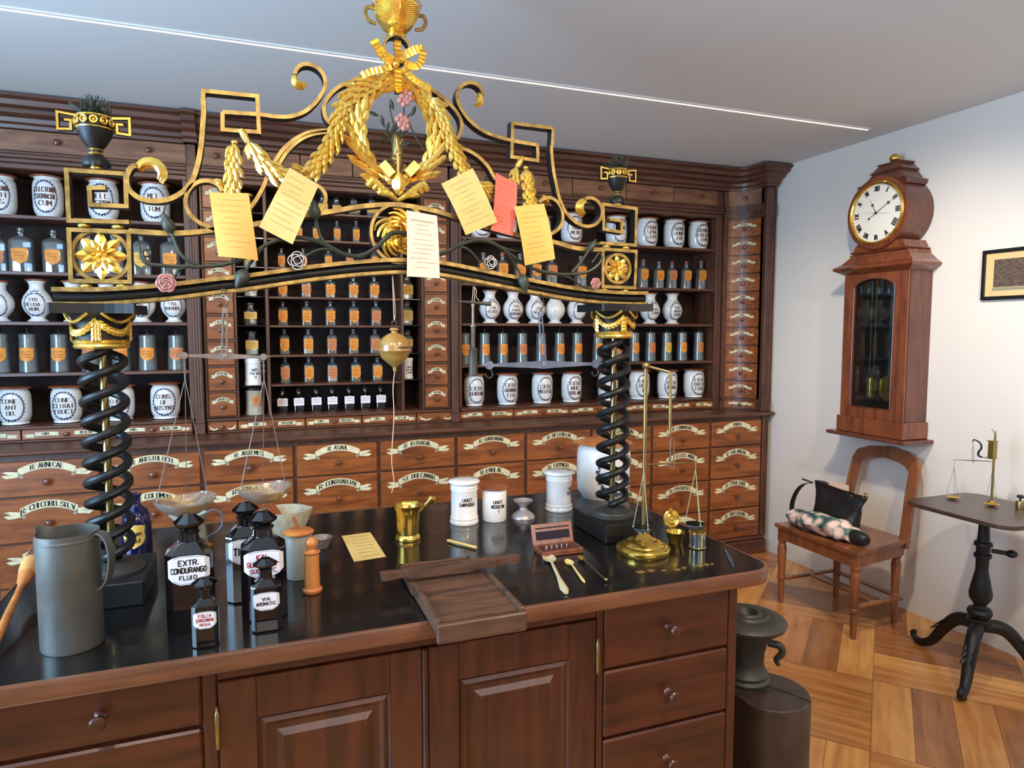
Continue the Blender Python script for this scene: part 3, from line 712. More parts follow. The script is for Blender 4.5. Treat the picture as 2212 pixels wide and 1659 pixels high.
for cx, w, top, ls, lb in ((1023, 45, 805, ["EXTR.", "GENTIAN"], 'white jar lettered EXTR GENTIAN, leftmost on the bottom right shelf'),
    (1096, 46, 804, ["EXTR.", "GRAMIN.", "LIQ"], 'white jar lettered EXTR GRAMIN LIQ on the bottom right shelf'),
    (1172, 46, 802, ["EXTR.", "MILLEFOL"], 'white jar lettered EXTR MILLEFOL on the bottom right shelf'),
    (1236, 45, 801, ["EXTR.", "NUC.", "JUGLAND"], 'white jar lettered EXTR NUC JUGLAND on the bottom right shelf'),
    (1316, 45, 800, ["EXTR."], 'white jar half hidden behind the right spiral column on the bottom shelf'),
    (1384, 46, 797, ["EXTR.", "DULC", "AM"], 'white jar behind the tall brass rod of the balance'),
    (1445, 45, 797, ["EXTR.", "ARNIC"], 'white jar behind the bent brass arm of the balance'),
    (1503, 47, 795, ["EXTR.", "TRIFOL", "FIBR"], 'white jar lettered TRIFOL FIBR, rightmost on the bottom right shelf')):
    pxjar(cx, w, 1.116, top, ls, lb, GJ[3], ink='inkb')
for i, (cx, w, top, ls, lb) in enumerate(((-4, 68, 607, ["SYR."], 'globular white vase cut by the left edge of the photo, third shelf'),
    (78, 69, 604, ["SYR.", "HERBA-", "RUM."], 'globular white vase lettered SYR HERBARUM on the left unit'),
    (155, 66, 607, ["SYR."], 'globular white vase hidden behind the left end of the gilt beam'),
    (228, 64, 608, ["SYR."], 'globular white vase right behind the left column capital'),
    (303, 62, 609, ["SYR."], 'globular white vase whose neck shows between gilt beam and rosette square'),
    (373, 57, 611, ["SYR.", "AURANT."], 'globular white vase lettered AURANT, rightmost of the left unit'))):
    pxjar(cx, w, 1.650, top, ls, lb, 'globular vases on the left unit', kind='vase', ink='inkb')
for cx, w, top, ls, lb in ((1058, 46, 627, ["SYR.", "FLOCL"], 'globular white vase beside the hanging iron bar, leftmost of the right unit'),
    (1108, 45, 629, ["SYR.", "PAGR.", "AURANT"], 'globular white vase lettered AURANT, second of the right unit'),
    (1156, 44, 630, ["SYR.", "GLAND"], 'globular white vase behind the upper hook of the blue steel scale'),
    (1199, 44, 631, None, 'plain globular vase with only a faint inscription'),
    (1246, 44, 631, ["SYR."], 'globular white vase half behind the left side of the right abacus'),
    (1345, 44, 633, ["SYR."], 'globular white vase hidden behind the right capital'),
    (1405, 45, 633, ["SYR.", "CORN"], 'globular white vase right of the right capital'),
    (1453, 45, 633, ["SYR.", "MORO", "RUM"], 'globular white vase lettered MORORUM, rightmost in its row')):
    t = pxjar(cx, w, 1.653, top, ls, lb, 'globular vases on the right unit', kind='vase', ink='inkb')
# ---- grey canisters with orange shields
def shield(mb, fn, w, h, m=0, wr=1):
    rows = [(-.52, .02), (-.45, .14), (-.38, .30), (-.28, .42), (-.05, .50), (.2, .46), (.34, .49), (.42, .50), (.47, .42), (.51, .03)]; q = 6; vs = []
    for v, hw in rows: vs += [fn(w*hw*(2*i/q-1), v*h) for i in range(q+1)]
    mb.add(vs, [(r*(q+1)+i, r*(q+1)+i+1, (r+1)*(q+1)+i+1, (r+1)*(q+1)+i) for r in range(len(rows)-1) for i in range(q)], m)
    for k, y in enumerate((.2, 0, -.2)): scribble(mb, -w*.3, w*.3, y*h, h*.12, lambda u, v: tuple(Vector(fn(u, v))+Vector((0, -.0008, 0))), wr, h*.012)
def canister(cx, w, z, top, label, group, lm='org', y=YJ):
    p = P(cx, 700, y); s = mppw(p); w *= s; h = P(cx, top, y).z-z; x = p.x
    z += .0012
    t = thing('tin_canister', (x, y, z), label, 'canister', group)
    b = MB(); b.lathe([(0, z), (w*.5, z), (w*.5, z+.004), (w*.42, z+h*.93), (w*.41, z+h)], (x, y, 0), 24); build('body', b, M['tin'], t)
    b = MB(); b.lathe([(w*.44, z+h*.93), (w*.44, z+h*1.0), (w*.34, z+h*1.035), (0, z+h*1.05)], (x, y, 0), 24); l = build('lid', b, M['tin'], t)
    b = MB(); b.lathe([(w*.06, z+h*1.04), (w*.05, z+h*1.09), (w*.11, z+h*1.13), (w*.08, z+h*1.18), (0, z+h*1.2)], (x, y, 0), 12); build('lid_knob', b, M['tinb'], l)
    b = MB(); rf = lambda v: w*(.5-.08*(.45+v/h)); fn = cylmap(x, y, rf, z+h*.47, .0008); shield(b, fn, w*.78, h*.38); build('paper_label', b, [M[lm], M['inkb']], t, recalc=False)
xs = [-2, 58, 126, 193, 259, 317, 380]; lb = ['cut by the left edge', 'second from the left edge', 'left of the left capital', 'behind the top coil of the left column', 'half hidden right of the left brass rod', 'just right of the left capital', 'touched by the tip of the small scale beam']
for i, x in enumerate(xs): canister(x, 47-i*.7, 1.387, 723+i*.5, 'grey canister, left unit, '+lb[i], 'grey canisters on the left unit', 'org2' if i in (3, 6) else 'org')
xs = [1004, 1047, 1086, 1128, 1169, 1209, 1247, 1292, 1334, 1371, 1406, 1441, 1474, 1510]
for i, x in enumerate(xs): canister(x, 25-.1*i, 1.388, 722-i*.2, '%s-shielded canister, %s from left in the right unit' % ('yellow' if i == 11 else 'orange', ORD[i]), 'grey canisters on the right unit', 'yel' if i == 11 else 'org2' if i in (3, 8, 10, 13) else 'org')
# ---- glass bottles
def bottle(x, y, z, w, h, label, group, gm='glass', lm='org', neck=.2, sq=True, content=None, ltype='shield', stop='glass', lw=.86, lh=.46, lz=.40, cat='bottle', name='glass_bottle', shoulder=.70):
    z += .0012
    t = thing(name, (x, y, z), label, cat, group)
    r = w/2; poly = rrect(w, w*.75, w*.2, 3)
    pr = [(1, 1, z), (1, 1, z+h*(shoulder-.06)), (.9, .9, z+h*shoulder), (.55, .6, z+h*(shoulder+.05)), (neck*1.3, neck*1.7, z+h*(shoulder+.08)), (neck*1.25, neck*1.66, z+h*.86), (neck*1.7, neck*2.2, z+h*.87), (neck*1.7, neck*2.2, z+h*.89)]
    b = MB(); b.loft(poly, pr, 0, c=(x, y, 0)); build('body', b, M[gm], t)
    b = MB(); q = neck*w*.75; b.lathe([(q*.8, z+h*.86), (q, z+h*.9), (q*1.25, z+h*.93), (q*1.25, z+h*.975), (q*.7, z+h), (0, z+h)], (x, y, 0), 14); build('stopper', b, M[stop], t)
    if content:
        b = MB(); b.loft(poly, [(.93, .9, z+.004), (.93, .9, z+h*content[1])], c=(x, y, 0)); build('content', b, M[content[0]], t)
    b = MB(); yf = y-w*.375-.0009
    fn = lambda u, v: (x+u, yf, z+h*lz+v)
    if ltype == 'shield': shield(b, fn, w*lw, h*lh)
    else:
        b.add([fn(-w*.47, -h*lh/2), fn(w*.47, -h*lh/2), fn(w*.47, h*lh/2), fn(-w*.47, h*lh/2)], [(0, 1, 2, 3)], 0)
        for k, q in enumerate((.2, -.1)): scribble(b, -w*.35, w*.35, q*h*lh, h*lh*.22, lambda u, v: tuple(Vector(fn(u, v))+Vector((0, -.0006, 0))), 1, h*.008)
    build('paper_label', b, [M[lm], M['inkr'] if gm == 'blk' else M['inkb']], t, recalc=False)
    return t
def pxb(cx, wpx, z, top, label, group, y=YJ+.02, **k):
    p = P(cx, 600, y); s = mppw(p); return bottle(p.x, y, z, wpx*s, P(cx, top, y).z-z, label, group, **k)
M['powder'] = mat('white_powder', (224, 218, 204), .9); M['liquid'] = mat('brown_tincture', (74, 44, 26), .2)
G = 'large glass bottles on the second left shelf'
for cx, w, top, lb, lm in ((2, 34, 500, 'big clear bottle cut by the left edge, second shelf', 'org2'), (50, 54, 492, 'big clear bottle with round orange label, left of the gilt square', 'org'), (120, 50, 497, 'big clear bottle with orange label right beside the gilt rosette square', 'org'),
    (194, 46, 500, 'clear bottle seen through the left half of the gilt rosette', 'org2'), (248, 45, 502, 'clear bottle seen through the right half of the gilt rosette', 'org2'), (308, 43, 503, 'clear bottle with pale yellow shield behind the iron vine curl', 'yel'), (370, 43, 505, 'clear bottle with orange label left of the fluted pilaster', 'org')):
    pxb(cx, w, 1.905, top, lb, G, lm=lm, neck=.17, lw=.7, lh=.34, lz=.36, shoulder=.74)
G = 'glass bottles on the second right shelf'
xs = [1044, 1085, 1123, 1157, 1191, 1254, 1389, 1423, 1451, 1482, 1514]
for i, x in enumerate(xs):
    pxb(x, 24 if i < 6 else 21, 1.907, (545, 545, 548, 548, 550, 553, 560, 565, 564, 564, 563)[i], 'orange-labelled clear bottle, %s from left on the second right shelf' % ORD[i], G, lm='org2' if i in (4, 8) else 'org', stop='lid' if i in (1, 6, 8, 9) else 'glass', neck=.24, lw=.9, lh=.38, lz=.46, shoulder=.68)
# middle grid
rows_ = [(1.295, [611, 663, 714, 765, 812], 772, 'first grid row up from the black bottles'), (1.465, [611, 663, 714, 761, 808], 711, 'second grid row up from the black bottles'), (1.636, [609, 661, 712, 763, 811], 651, 'third grid row up from the black bottles'),
         (1.800, [610, 661, 713, 763, 808], 598, 'grid row right under the gilt beam'), (1.967, [609, 656, 710, 756, 810], 537, 'grid row just above the gilt beam')]
for r, (z, xx, top, rn) in enumerate(rows_):
    for i, x in enumerate(xx):
        k = 22 if r < 4 else 17
        pxb(x, k, z, top, 'small orange-labelled bottle, %s in the %s' % (('leftmost', 'second', 'middle', 'fourth', 'rightmost')[i], rn), 'small bottles in the middle grid, '+rn, lm='org2' if (r*5+i) % 7 in (0, 2) else 'org',
            content=('powder', .6) if (r, i) in ((1, 1), (0, 2)) else None, lw=.92, lh=.52, lz=.36, shoulder=.72, neck=.22)
for i, x in enumerate((648, 685, 730, 771)):
    pxb(x, 16, 2.130, 478, 'tiny bottle above the beam, %s from left on the seventh grid shelf' % ORD[i], 'tiny bottles high in the middle grid', lw=.9, lh=.5, lz=.38, neck=.26)
for i, (x, w, top) in enumerate(((664, 20, 427), (701, 21, 423), (730, 19, 428), (767, 26, 430), (806, 25, 430))):
    pxb(x, w, 2.287, top, 'dark stoppered bottle, %s from left on the top grid shelf' % ORD[i], 'dark bottles on the top grid shelf', gm='glassd', lm='yel', stop='blk', ltype='band', lh=.3, lz=.42, neck=.42, content=('powder' if i in (0, 4) else 'liquid', .28), shoulder=.66)
for i, x in enumerate((603, 639, 677, 712, 749, 784, 818)):
    pxb(x, 24-.3*i, 1.117, 838-i*1.2, 'small black bottle with white label, %s from left in the lowest middle row' % ORD[i], 'black glass bottles on the lowest middle shelf', gm='blk', lm='pap', stop='blk', ltype='band', lh=.30, lz=.42, neck=.3, shoulder=.62)
# side niches
N1 = 'vessels in the narrow left niche'; N2 = 'vessels in the narrow right niche'
def pot(cx, wpx, z, top, label, group, m='porc', word=None, lab=None, y=YJ-.01, lidm=None):
    p = P(cx, 700, y); s = mppw(p); w = wpx*s; h = P(cx, top, y).z-z; x = p.x
    z += .0012
    t = thing('ointment_jar', (x, y, z), label, 'jar', group)
    b = MB(); r = w/2; b.lathe([(0, z), (r, z), (r, z+h*.08), (r*.93, z+h*.12), (r*.93, z+h*.78), (r, z+h*.82), (r*.95, z+h*.88)], (x, y, 0), 24)
    if word:
        fn = cylmap(x, y, lambda v: r*.93, z+h*.55, .0009, .25)
        for i, q in enumerate(word): text(b, q, h*.085, (lambda d: (lambda u, v: fn(u, v+d)))(-i*h*.13), 1, False, 1.2)
    build('body', b, [M[m], M['ink']], t, recalc=False)
    b = MB(); b.lathe([(r*1.02, z+h*.88), (r*1.04, z+h*.95), (r*.9, z+h), (0, z+h)], (x, y, 0), 24); build('lid', b, M[lidm or m], t)
    if lab:
        b = MB(); fn = cylmap(x, y, lambda v: r*.93, z+h*.5, .0009, .35); shield(b, fn, w*.62, h*.42); build('paper_label', b, [M[lab], M['inkb']], t, recalc=False)
pot(545, 41, 1.117, 836, 'beige stoneware jar with brown shield label at the foot of the left niche', N1, 'stone', lab='org2', lidm='tinb')
pot(544, 39, 1.290, 772, 'white porcelain jar lettered PULVER in the left niche', N1, word=["UNGT.", "PULVER", "1%"])
pxb(540, 29, 1.463, 716, 'stoppered bottle of white powder with yellow label in the left niche', N1, gm='glass', lm='yel', ltype='band', lh=.34, lz=.42, neck=.42, content=('powder', .62), shoulder=.64)
pxb(539, 29, 1.636, 654, 'dark stoppered bottle with yellow band label in the left niche', N1, gm='glassd', lm='yel', ltype='band', lh=.3, lz=.42, neck=.36, content=('liquid', .6), shoulder=.64, stop='glassd')
pxb(541, 30, 1.800, 598, 'bottle of white powder mostly hidden by the gilt beam in the left niche', N1, lm='yel', ltype='band', lh=.3, lz=.42, neck=.42, content=('powder', .6))
pxb(541, 30, 1.967, 533, 'bottle of white powder just above the beam in the left niche', N1, lm='yel', ltype='band', lh=.3, lz=.42, neck=.42, content=('powder', .6))
pot(539, 30, 2.270, 420, 'brownish lidded jar on the top shelf of the left niche', N1, 'brassd', lidm='yel')
pot(879, 25, 1.305, 773, 'white porcelain jar half hidden by the hanging wooden ball', N2, word=["UNGT.", "SULFUR", "CAMPH"])
pxb(877, 25, 1.468, 712, 'dark bottle right behind the hanging wooden ball', N2, gm='glassd', lm='yel', ltype='band', lh=.3, lz=.42, neck=.4, content=('liquid', .55), stop='blk')
pxb(877, 26, 1.640, 651, 'bottle of white powder with cream label, upper shelf of the right niche', N2, lm='paperB', ltype='band', lh=.42, lz=.38, neck=.42, content=('powder', .62), stop='glassd')
pxb(878, 26, 1.800, 597, 'bottle with yellow label touching the lower end of the pinkish note', N2, lm='yel', ltype='band', lh=.4, lz=.40, neck=.42, content=('powder', .62), stop='glassd')
# ================= gilt iron arch on two spiral columns =================
arch = thing('counter_arch', (.39, 2.0, .921), 'tall black and gilt wrought iron arch on two spiral columns standing on the counter', 'scale arch')
GB = [M['gold'], M['iron']]; GD = [M['goldd'], M['iron']]
def tr(pts, x0=0, y0=0, s=1, Y=2.0): return [P(x0+a*s, y0+c*s, Y) for a, c in pts]
A_ = lambda pts, Y=2.0: tr(pts, 400, 0, .27125, Y)
B_f = lambda pts, Y=2.0: tr(pts, 800, 0, .27125, Y)
C_ = lambda pts, Y=2.0: tr(pts, 100, 180, .3014, Y)
D_ = lambda pts, Y=2.0: tr(pts, 380, 380, .217, Y)
E_ = lambda pts, Y=2.0: tr(pts, 760, 360, .217, Y)
F_ = lambda pts, Y=2.0: tr(pts, 1080, 300, .2774, Y)
def scroll(name, pts, w=.0102, d=.034, mats=None, smooth=True, n=6, closed=False, par=None):
    b = MB(); q = cr(pts, n) if smooth else pts; d = d if smooth else d-.0012
    b.strap(q, w, d, 0, 1, closed); return build(name, b, mats or GD, par or arch, smooth=False)
# columns
def column(cx, cy, zt):
    zc = .921; hx, hy = .088, .120; zb = zt-.024; zr_ = zt-.112
    b = MB(); b.box(cx-hx, cx+hx, cy-hy, cy+hy, zc, zc+.061, 0, .003); pl = build('plinth', b, M['iron'], arch, smooth=False)
    b = MB(); b.lathe([(.078, zc+.061), (.078, zc+.066), (.068, zc+.070), (.066, zc+.075), (.056, zc+.078), (.046, zc+.084), (.028, zc+.088), (0, zc+.089)], (cx, cy, 0), 32)
    build('base_moulding', b, M['irong'], pl)
    z0, z1 = zc+.08, zr_+.004
    b = MB(); b.lathe([(.0092, z0), (.0092, zb)], (cx, cy, 0), 16); build('brass_rod', b, M['brassd'], arch)
    tn = 5.25; N = int(tn*30)
    for ph in (0, PI):
        b = MB(); pts = []
        for i in range(N+1):
            t = i/N; a = -2*PI*tn*t-.6+ph; r = .0465*min(1, .3+t*14, .45+(1-t)*12); pts.append((cx+r*cos(a), cy-r*sin(a), z0+.012+(z1-z0-.015)*t))
        b.tube(pts, .0112, 9); build('spiral_bar', b, M['iron'], arch)
    S_ = .68
    def q_(pr): return [(r*S_, zr_+h) for r, h in pr]
    b = MB(); b.lathe(q_([(.060, 0), (.088, .002), (.093, .007), (.090, .012), (.093, .017), (.088, .022), (.084, .024)]), (cx, cy, 0), 36, 1)
    b.lathe(q_([(.084, .024), (.083, .05), (.086, .068), (.10, .082), (.112, .0875), (0, .0875)]), (cx, cy, 0), 36, 0)
    cap = build('capital', b, [M['iron'], M['gold']], arch)
    b = MB(); zs = zr_+.070
    def ring(a, r, z): return (cx+r*S_*cos(a), cy+r*S_*sin(a), z)
    for q in range(4):
        a0 = PI/2*q-PI/2
        pts = [ring(a0+PI/2*t, .090+.004*sin(PI*t), zs-.030*sin(PI*t)) for t in [i/10 for i in range(11)]]
        b.tube(pts, [.004, .006, .008, .006, .004], 7)
        for i in range(11):
            p = Vector(pts[i]); nr = Vector((p.x-cx, p.y-cy, 0)).normalized()
            if i < 10:
                d = Vector(pts[i+1])-p
                for s in (-1, 1): b.leaf(p+nr*.003, d.normalized()+Vector((0, 0, s*.5)), nr, .020, .009)
        p = Vector(ring(a0, .094, zs)); nr = Vector((cos(a0), sin(a0), 0)); tn_ = Vector((-sin(a0), cos(a0), 0))
        for k in range(4):
            for s in (-1, 0, 1): b.leaf(p+Vector((0, 0, -.011*k))+tn_*(.004*s), Vector((0, 0, -1))+tn_*(.22*s), nr, .020, .010)
        am = a0+PI/4
        pts = [ring(am+(t-.5)*1.2, .104+.014*abs(t-.5), zb+.001-.022*sin(PI*t)) for t in [i/12 for i in range(13)]]
        b.tube(pts, .0042, 6)
    build('laurel_swag', b, M['gold'], cap)
    poly = []; h = .094
    for k in range(4):
        a = PI/2*k; ca_, sa_ = cos(a), sin(a)
        for u in [i/8 for i in range(9)]:
            y = -h*.94+2*h*.94*u; x = h-.020*sin(PI*u); poly.append((cx+x*ca_-y*sa_, cy+x*sa_+y*ca_))
    b = MB(); b.prism(poly, zb, zt, 0); build('abacus', b, M['iron'], arch, smooth=False)
XCL, XCR = P(243, 1225, 1.98).x, P(1322, 1100, 2.0).x
column(XCL, 1.98, 1.668); column(XCR, 2.0, 1.689)
# beam: gold fillet, black round, gold fillet
def zoff(pts, d): return [Vector((p.x, p.y, p.z+d)) for p in pts]
bc = [(118, 641), (228, 641), (354, 632), (400, 627), (470, 618), (527, 612), (653, 594), (720, 586), (780, 580), (856, 576), (920, 579), (957, 583), (1016, 594), (1117, 614), (1218, 633), (1294, 642), (1350, 645), (1391, 645)]
C0 = cr([P(x, y, 2.0) for x, y in bc], 4)
b = MB(); b.tube(C0, .0135, 12, flat=1.0); build('beam', b, M['iron'], arch)
for d, w in ((.0175, .011), (-.0175, .009)):
    b = MB(); b.strap(zoff(C0, d), w, .056, 0, 0); build('beam_fillet', b, [M['goldd']], arch, smooth=False)
# scroll bars (gilt edges, black flanks)
scroll('scroll_bar', C_([(652, 600), (625, 605), (597, 640), (582, 690), (592, 755), (630, 800), (680, 832), (740, 848), (810, 850), (880, 838), (940, 812), (1000, 770), (1045, 710), (1075, 640), (1095, 560), (1112, 460), (1122, 350), (1130, 220)]) + A_([(146, 800)]), w=.0125)
scroll('key_scroll', A_([(146, 800), (148, 738), (574, 780), (588, 1064), (300, 1044), (300, 906)]), smooth=False)
scroll('scroll_bar', A_([(300, 906), (590, 925), (700, 940), (800, 944), (880, 930), (960, 895), (1030, 835), (1085, 760), (1112, 690), (1100, 620), (1060, 565), (1000, 532), (935, 530), (890, 560), (872, 600)]))
scroll('scroll_bar', A_([(1420, 622), (1300, 668), (1210, 712), (1140, 780), (1102, 850), (1106, 925), (1130, 975), (1165, 1005)]))
scroll('scroll_bar', A_([(1140, 1048), (1000, 1062), (880, 1115), (780, 1200), (712, 1300), (660, 1400), (620, 1500), (570, 1590), (520, 1660)]))
scroll('scroll_bar', A_([(1130, 1062), (1000, 1085), (900, 1135), (810, 1220), (745, 1320)]), w=.009)
scroll('scroll_bar', D_([(460, 165), (430, 110), (370, 72), (300, 60), (220, 75), (150, 130), (108, 220), (112, 320), (160, 410), (240, 475), (330, 515), (400, 540)]))
scroll('scroll_bar', D_([(1395, 110), (1440, 130), (1480, 190), (1482, 260), (1450, 330), (1400, 380)]))
scroll('scroll_bar', C_([(600, 1064), (750, 1074), (880, 1080), (1040, 1075), (1190, 1058)])+D_([(520, 525), (660, 505), (830, 480), (1040, 440), (1240, 405), (1440, 378), (1640, 345), (1820, 315), (2000, 298)])+E_([(400, 386), (540, 398), (700, 425), (860, 462), (1050, 520), (1300, 600), (1600, 680)])+F_([(400, 806), (520, 842), (620, 860), (700, 864), (800, 868)]), w=.013)
scroll('key_scroll', C_([(600, 1000), (172, 990), (155, 630), (575, 658), (582, 888), (326, 878), (316, 757), (432, 757)]), smooth=False)
scroll('key_scroll', C_([(172, 1054), (597, 1070), (606, 1426), (188, 1418)]), smooth=False, closed=True)
# right half
scroll('scroll_bar', B_f([(1433, 1160)])+F_([(385, 100), (400, 250), (425, 380), (450, 480), (495, 575), (560, 645), (630, 682), (690, 684), (740, 660), (772, 610), (775, 550), (745, 495), (700, 468), (655, 468)]))
scroll('key_scroll', B_f([(1433, 1160), (1440, 1032), (1118, 992), (1112, 1258), (1318, 1288), (1316, 1166), (1112, 1132)]), smooth=False)
scroll('scroll_bar', B_f([(1316, 1166), (1110, 1128), (1000, 1100), (900, 1062), (810, 1000), (740, 925), (692, 840), (680, 770), (705, 710), (760, 675), (820, 680), (868, 718), (884, 770)]))
scroll('scroll_bar', B_f([(470, 722), (560, 785), (640, 862), (700, 945), (716, 1015), (705, 1070), (682, 1115)]))
scroll('scroll_bar', B_f([(700, 1185), (780, 1215), (860, 1268), (930, 1345), (985, 1440)])+F_([(0, 335)]))
scroll('scroll_bar', F_([(290, 500), (320, 475), (370, 465), (420, 487), (460, 545), (474, 610), (462, 670), (430, 715), (380, 748)]))
scroll('key_scroll', F_([(765, 815), (1037, 832), (1044, 550), (785, 514), (790, 708), (930, 732), (930, 645), (840, 632)]), smooth=False)
scroll('key_scroll', F_([(785, 862), (1043, 880), (1032, 1162), (784, 1152)]), smooth=False, closed=True)
# leaf volute ends
def volute_leaf(c, a0, a1, r, n=5, w=.014):
    b = MB()
    for k in range(n):
        rr = r*(1-.16*abs(k-(n-1)/2)); off = (k-(n-1)/2)*w*.62
        pts = [c+Vector((rr*cos(a0+(a1-a0)*t), off+2*0, rr*sin(a0+(a1-a0)*t))) for t in [i/8 for i in range(9)]]
        b.tube(pts, [w*.28, w*.5, w*.62, w*.5, w*.15], 6)
    return build('acanthus_tip', b, M['gold'], arch)
volute_leaf(C_([(745, 650)])[0], rad(158), rad(-40), .036)
volute_leaf(A_([(915, 640)])[0], rad(150), rad(330), .020, w=.011)
volute_leaf(B_f([(840, 790)])[0], rad(70), rad(-100), .020, w=.011)
volute_leaf(D_([(395, 140)])[0], rad(100), rad(10), .026, w=.011)
volute_leaf(F_([(660, 540)])[0], rad(95), rad(260), .028, w=.012)
volute_leaf(F_([(330, 500)])[0], rad(100), rad(0), .022, w=.010)
# gilt balls
for p in C_([(270, 1021), (512, 1032), (286, 1453), (541, 1453), (360, 608)])+F_([(825, 840), (975, 850), (805, 1177), (970, 1186), (913, 512)]):
    b = MB(); b.ell(p, .0145, .0145, .010); build('gilt_ball', b, M['gold'], arch)
# rosettes
def rosette(c, r, rot=0):
    b = MB(); pts = [c+Vector((r*cos(2*PI*i/40), .004, r*sin(2*PI*i/40))) for i in range(40)]
    b.strap(pts, .009, .026, 0, 0, True); ro = build('ring', b, [M['goldd']], arch, smooth=False)
    b = MB()
    for i in range(8):
        a = 2*PI*i/8+rot; d = Vector((cos(a), 0, sin(a)))
        b.leaf(c+d*.008, d+Vector((0, -.1, 0)), (0, -1, 0), r*.86, r*.42, h=.22)
        a += PI/8; d = Vector((cos(a), 0, sin(a))); b.leaf(c+Vector((0, -.010, 0))+d*.004, d+Vector((0, -.35, 0)), (0, -1, 0), r*.62, r*.28, h=.3)
        a += PI/8; d = Vector((cos(a), 0, sin(a))); b.leaf(c+Vector((0, -.016, 0)), d+Vector((0, -.8, 0)), (0, -1, 0), r*.38, r*.2, h=.35)
    b.ell(c+Vector((0, -.022, 0)), .008, .008, .008); build('rosette', b, M['gold'], arch, ang=20)
rosette(C_([(395, 1238)])[0], .0635); rosette(F_([(910, 1012)])[0], .0465)
# urns
def urn(c, s, k=.78):
    """c = bottom centre"""
    x, y, z = c; b = MB(); S_ = s; fz = s/(s*k); s = s*k
    b.lathe([(0, z), (s*.36, z), (s*.38, z+S_*.06), (s*.34, z+S_*.16), (s*.24, z+S_*.24), (s*.20, z+S_*.27)], (x, y, 0), 32, 0, flute=.08, fn=14)
    b.lathe([(s*.20, z+S_*.27), (s*.225, z+S_*.29), (s*.205, z+S_*.31)], (x, y, 0), 32, 1)
    b.lathe([(s*.20, z+S_*.31), (s*.19, z+S_*.34), (s*.20, z+S_*.37)], (x, y, 0), 32, 0)
    b.lathe([(s*.20, z+S_*.37), (s*.225, z+S_*.385), (s*.205, z+S_*.40)], (x, y, 0), 32, 1)
    b.lathe([(s*.19, z+S_*.40), (s*.30, z+S_*.50), (s*.42, z+S_*.66), (s*.50, z+S_*.84)], (x, y, 0), 36, 0, flute=.03, fn=22)
    b.lathe([(s*.505, z+S_*.84), (s*.515, z+S_*.865), (s*.49, z+S_*.88)], (x, y, 0), 36, 1)
    b.lathe([(s*.49, z+S_*.88), (s*.49, z+S_*1.10)], (x, y, 0), 36, 0)
    b.lathe([(s*.49, z+S_*1.10), (s*.51, z+S_*1.12), (s*.49, z+S_*1.14), (s*.42, z+S_*1.14), (s*.40, z+S_*1.0), (0, z+S_*1.0)], (x, y, 0), 36, 1)
    u = build('urn', b, [M['iron'], M['gold']], arch)
    b = MB()
    for i in range(12):
        a = 2*PI*i/12+.13; rr = s*.492; q = Vector((x+rr*cos(a), y+rr*sin(a), z+S_*.99)); nr = Vector((cos(a), sin(a), 0)); t = Vector((-sin(a), cos(a), 0))
        ring = [q+nr*.004+(t*cos(2*PI*k/14)+Vector((0, 0, 1))*sin(2*PI*k/14))*s*.095 for k in range(14)]
        b.tube(ring, .0024, 5, closed=True); b.ell(q, s*.05, s*.05, s*.065, 8, 6)
    build('gilt_disc', b, M['gold'], u)
    for sg in (-1, 1):
        b = MB(); X = x+sg*s*.46
        pts = [(X, 1.12), (X+sg*s*.52, 1.16), (X+sg*s*.52, .78), (X+sg*s*.17, .80), (X+sg*s*.17, 1.0), (X+sg*s*.34, 1.0)]
        b.strap([Vector((a, y, z+S_*q)) for a, q in pts], .009*s/.13, .014, 0, 1); build('key_handle', b, GB, u, smooth=False)
    b = MB()
    for i in range(230):
        a = random.uniform(0, 2*PI); el = random.uniform(.35, 1.5); L = S_*.85*random.uniform(.3, .85)*(.55+.45*sin(el)); d = Vector((cos(a)*cos(el), sin(a)*cos(el), sin(el)))
        st = Vector((x, y, z+S_*1.02))+d*L*random.uniform(.35, .8)
        b.leaf(st, d+Vector((random.uniform(-.6, .6), random.uniform(-.6, .6), random.uniform(-.3, .6))), (cos(a+1), sin(a+1), .3), S_*.15, S_*.05)
    for i in range(24):
        a = random.uniform(0, 2*PI); el = random.uniform(.5, 1.5); d = Vector((cos(a)*cos(el), sin(a)*cos(el), sin(el))); b.tube([Vector((x, y, z+S_)), Vector((x, y, z+S_))+d*S_*.62], .0012, 4)
    build('metal_foliage', b, M['leafg'], u, ang=20)
urn(tuple(C_([(360, 600)])[0]), .108, .74); urn(tuple(F_([(913, 506)])[0]), .096, .68)
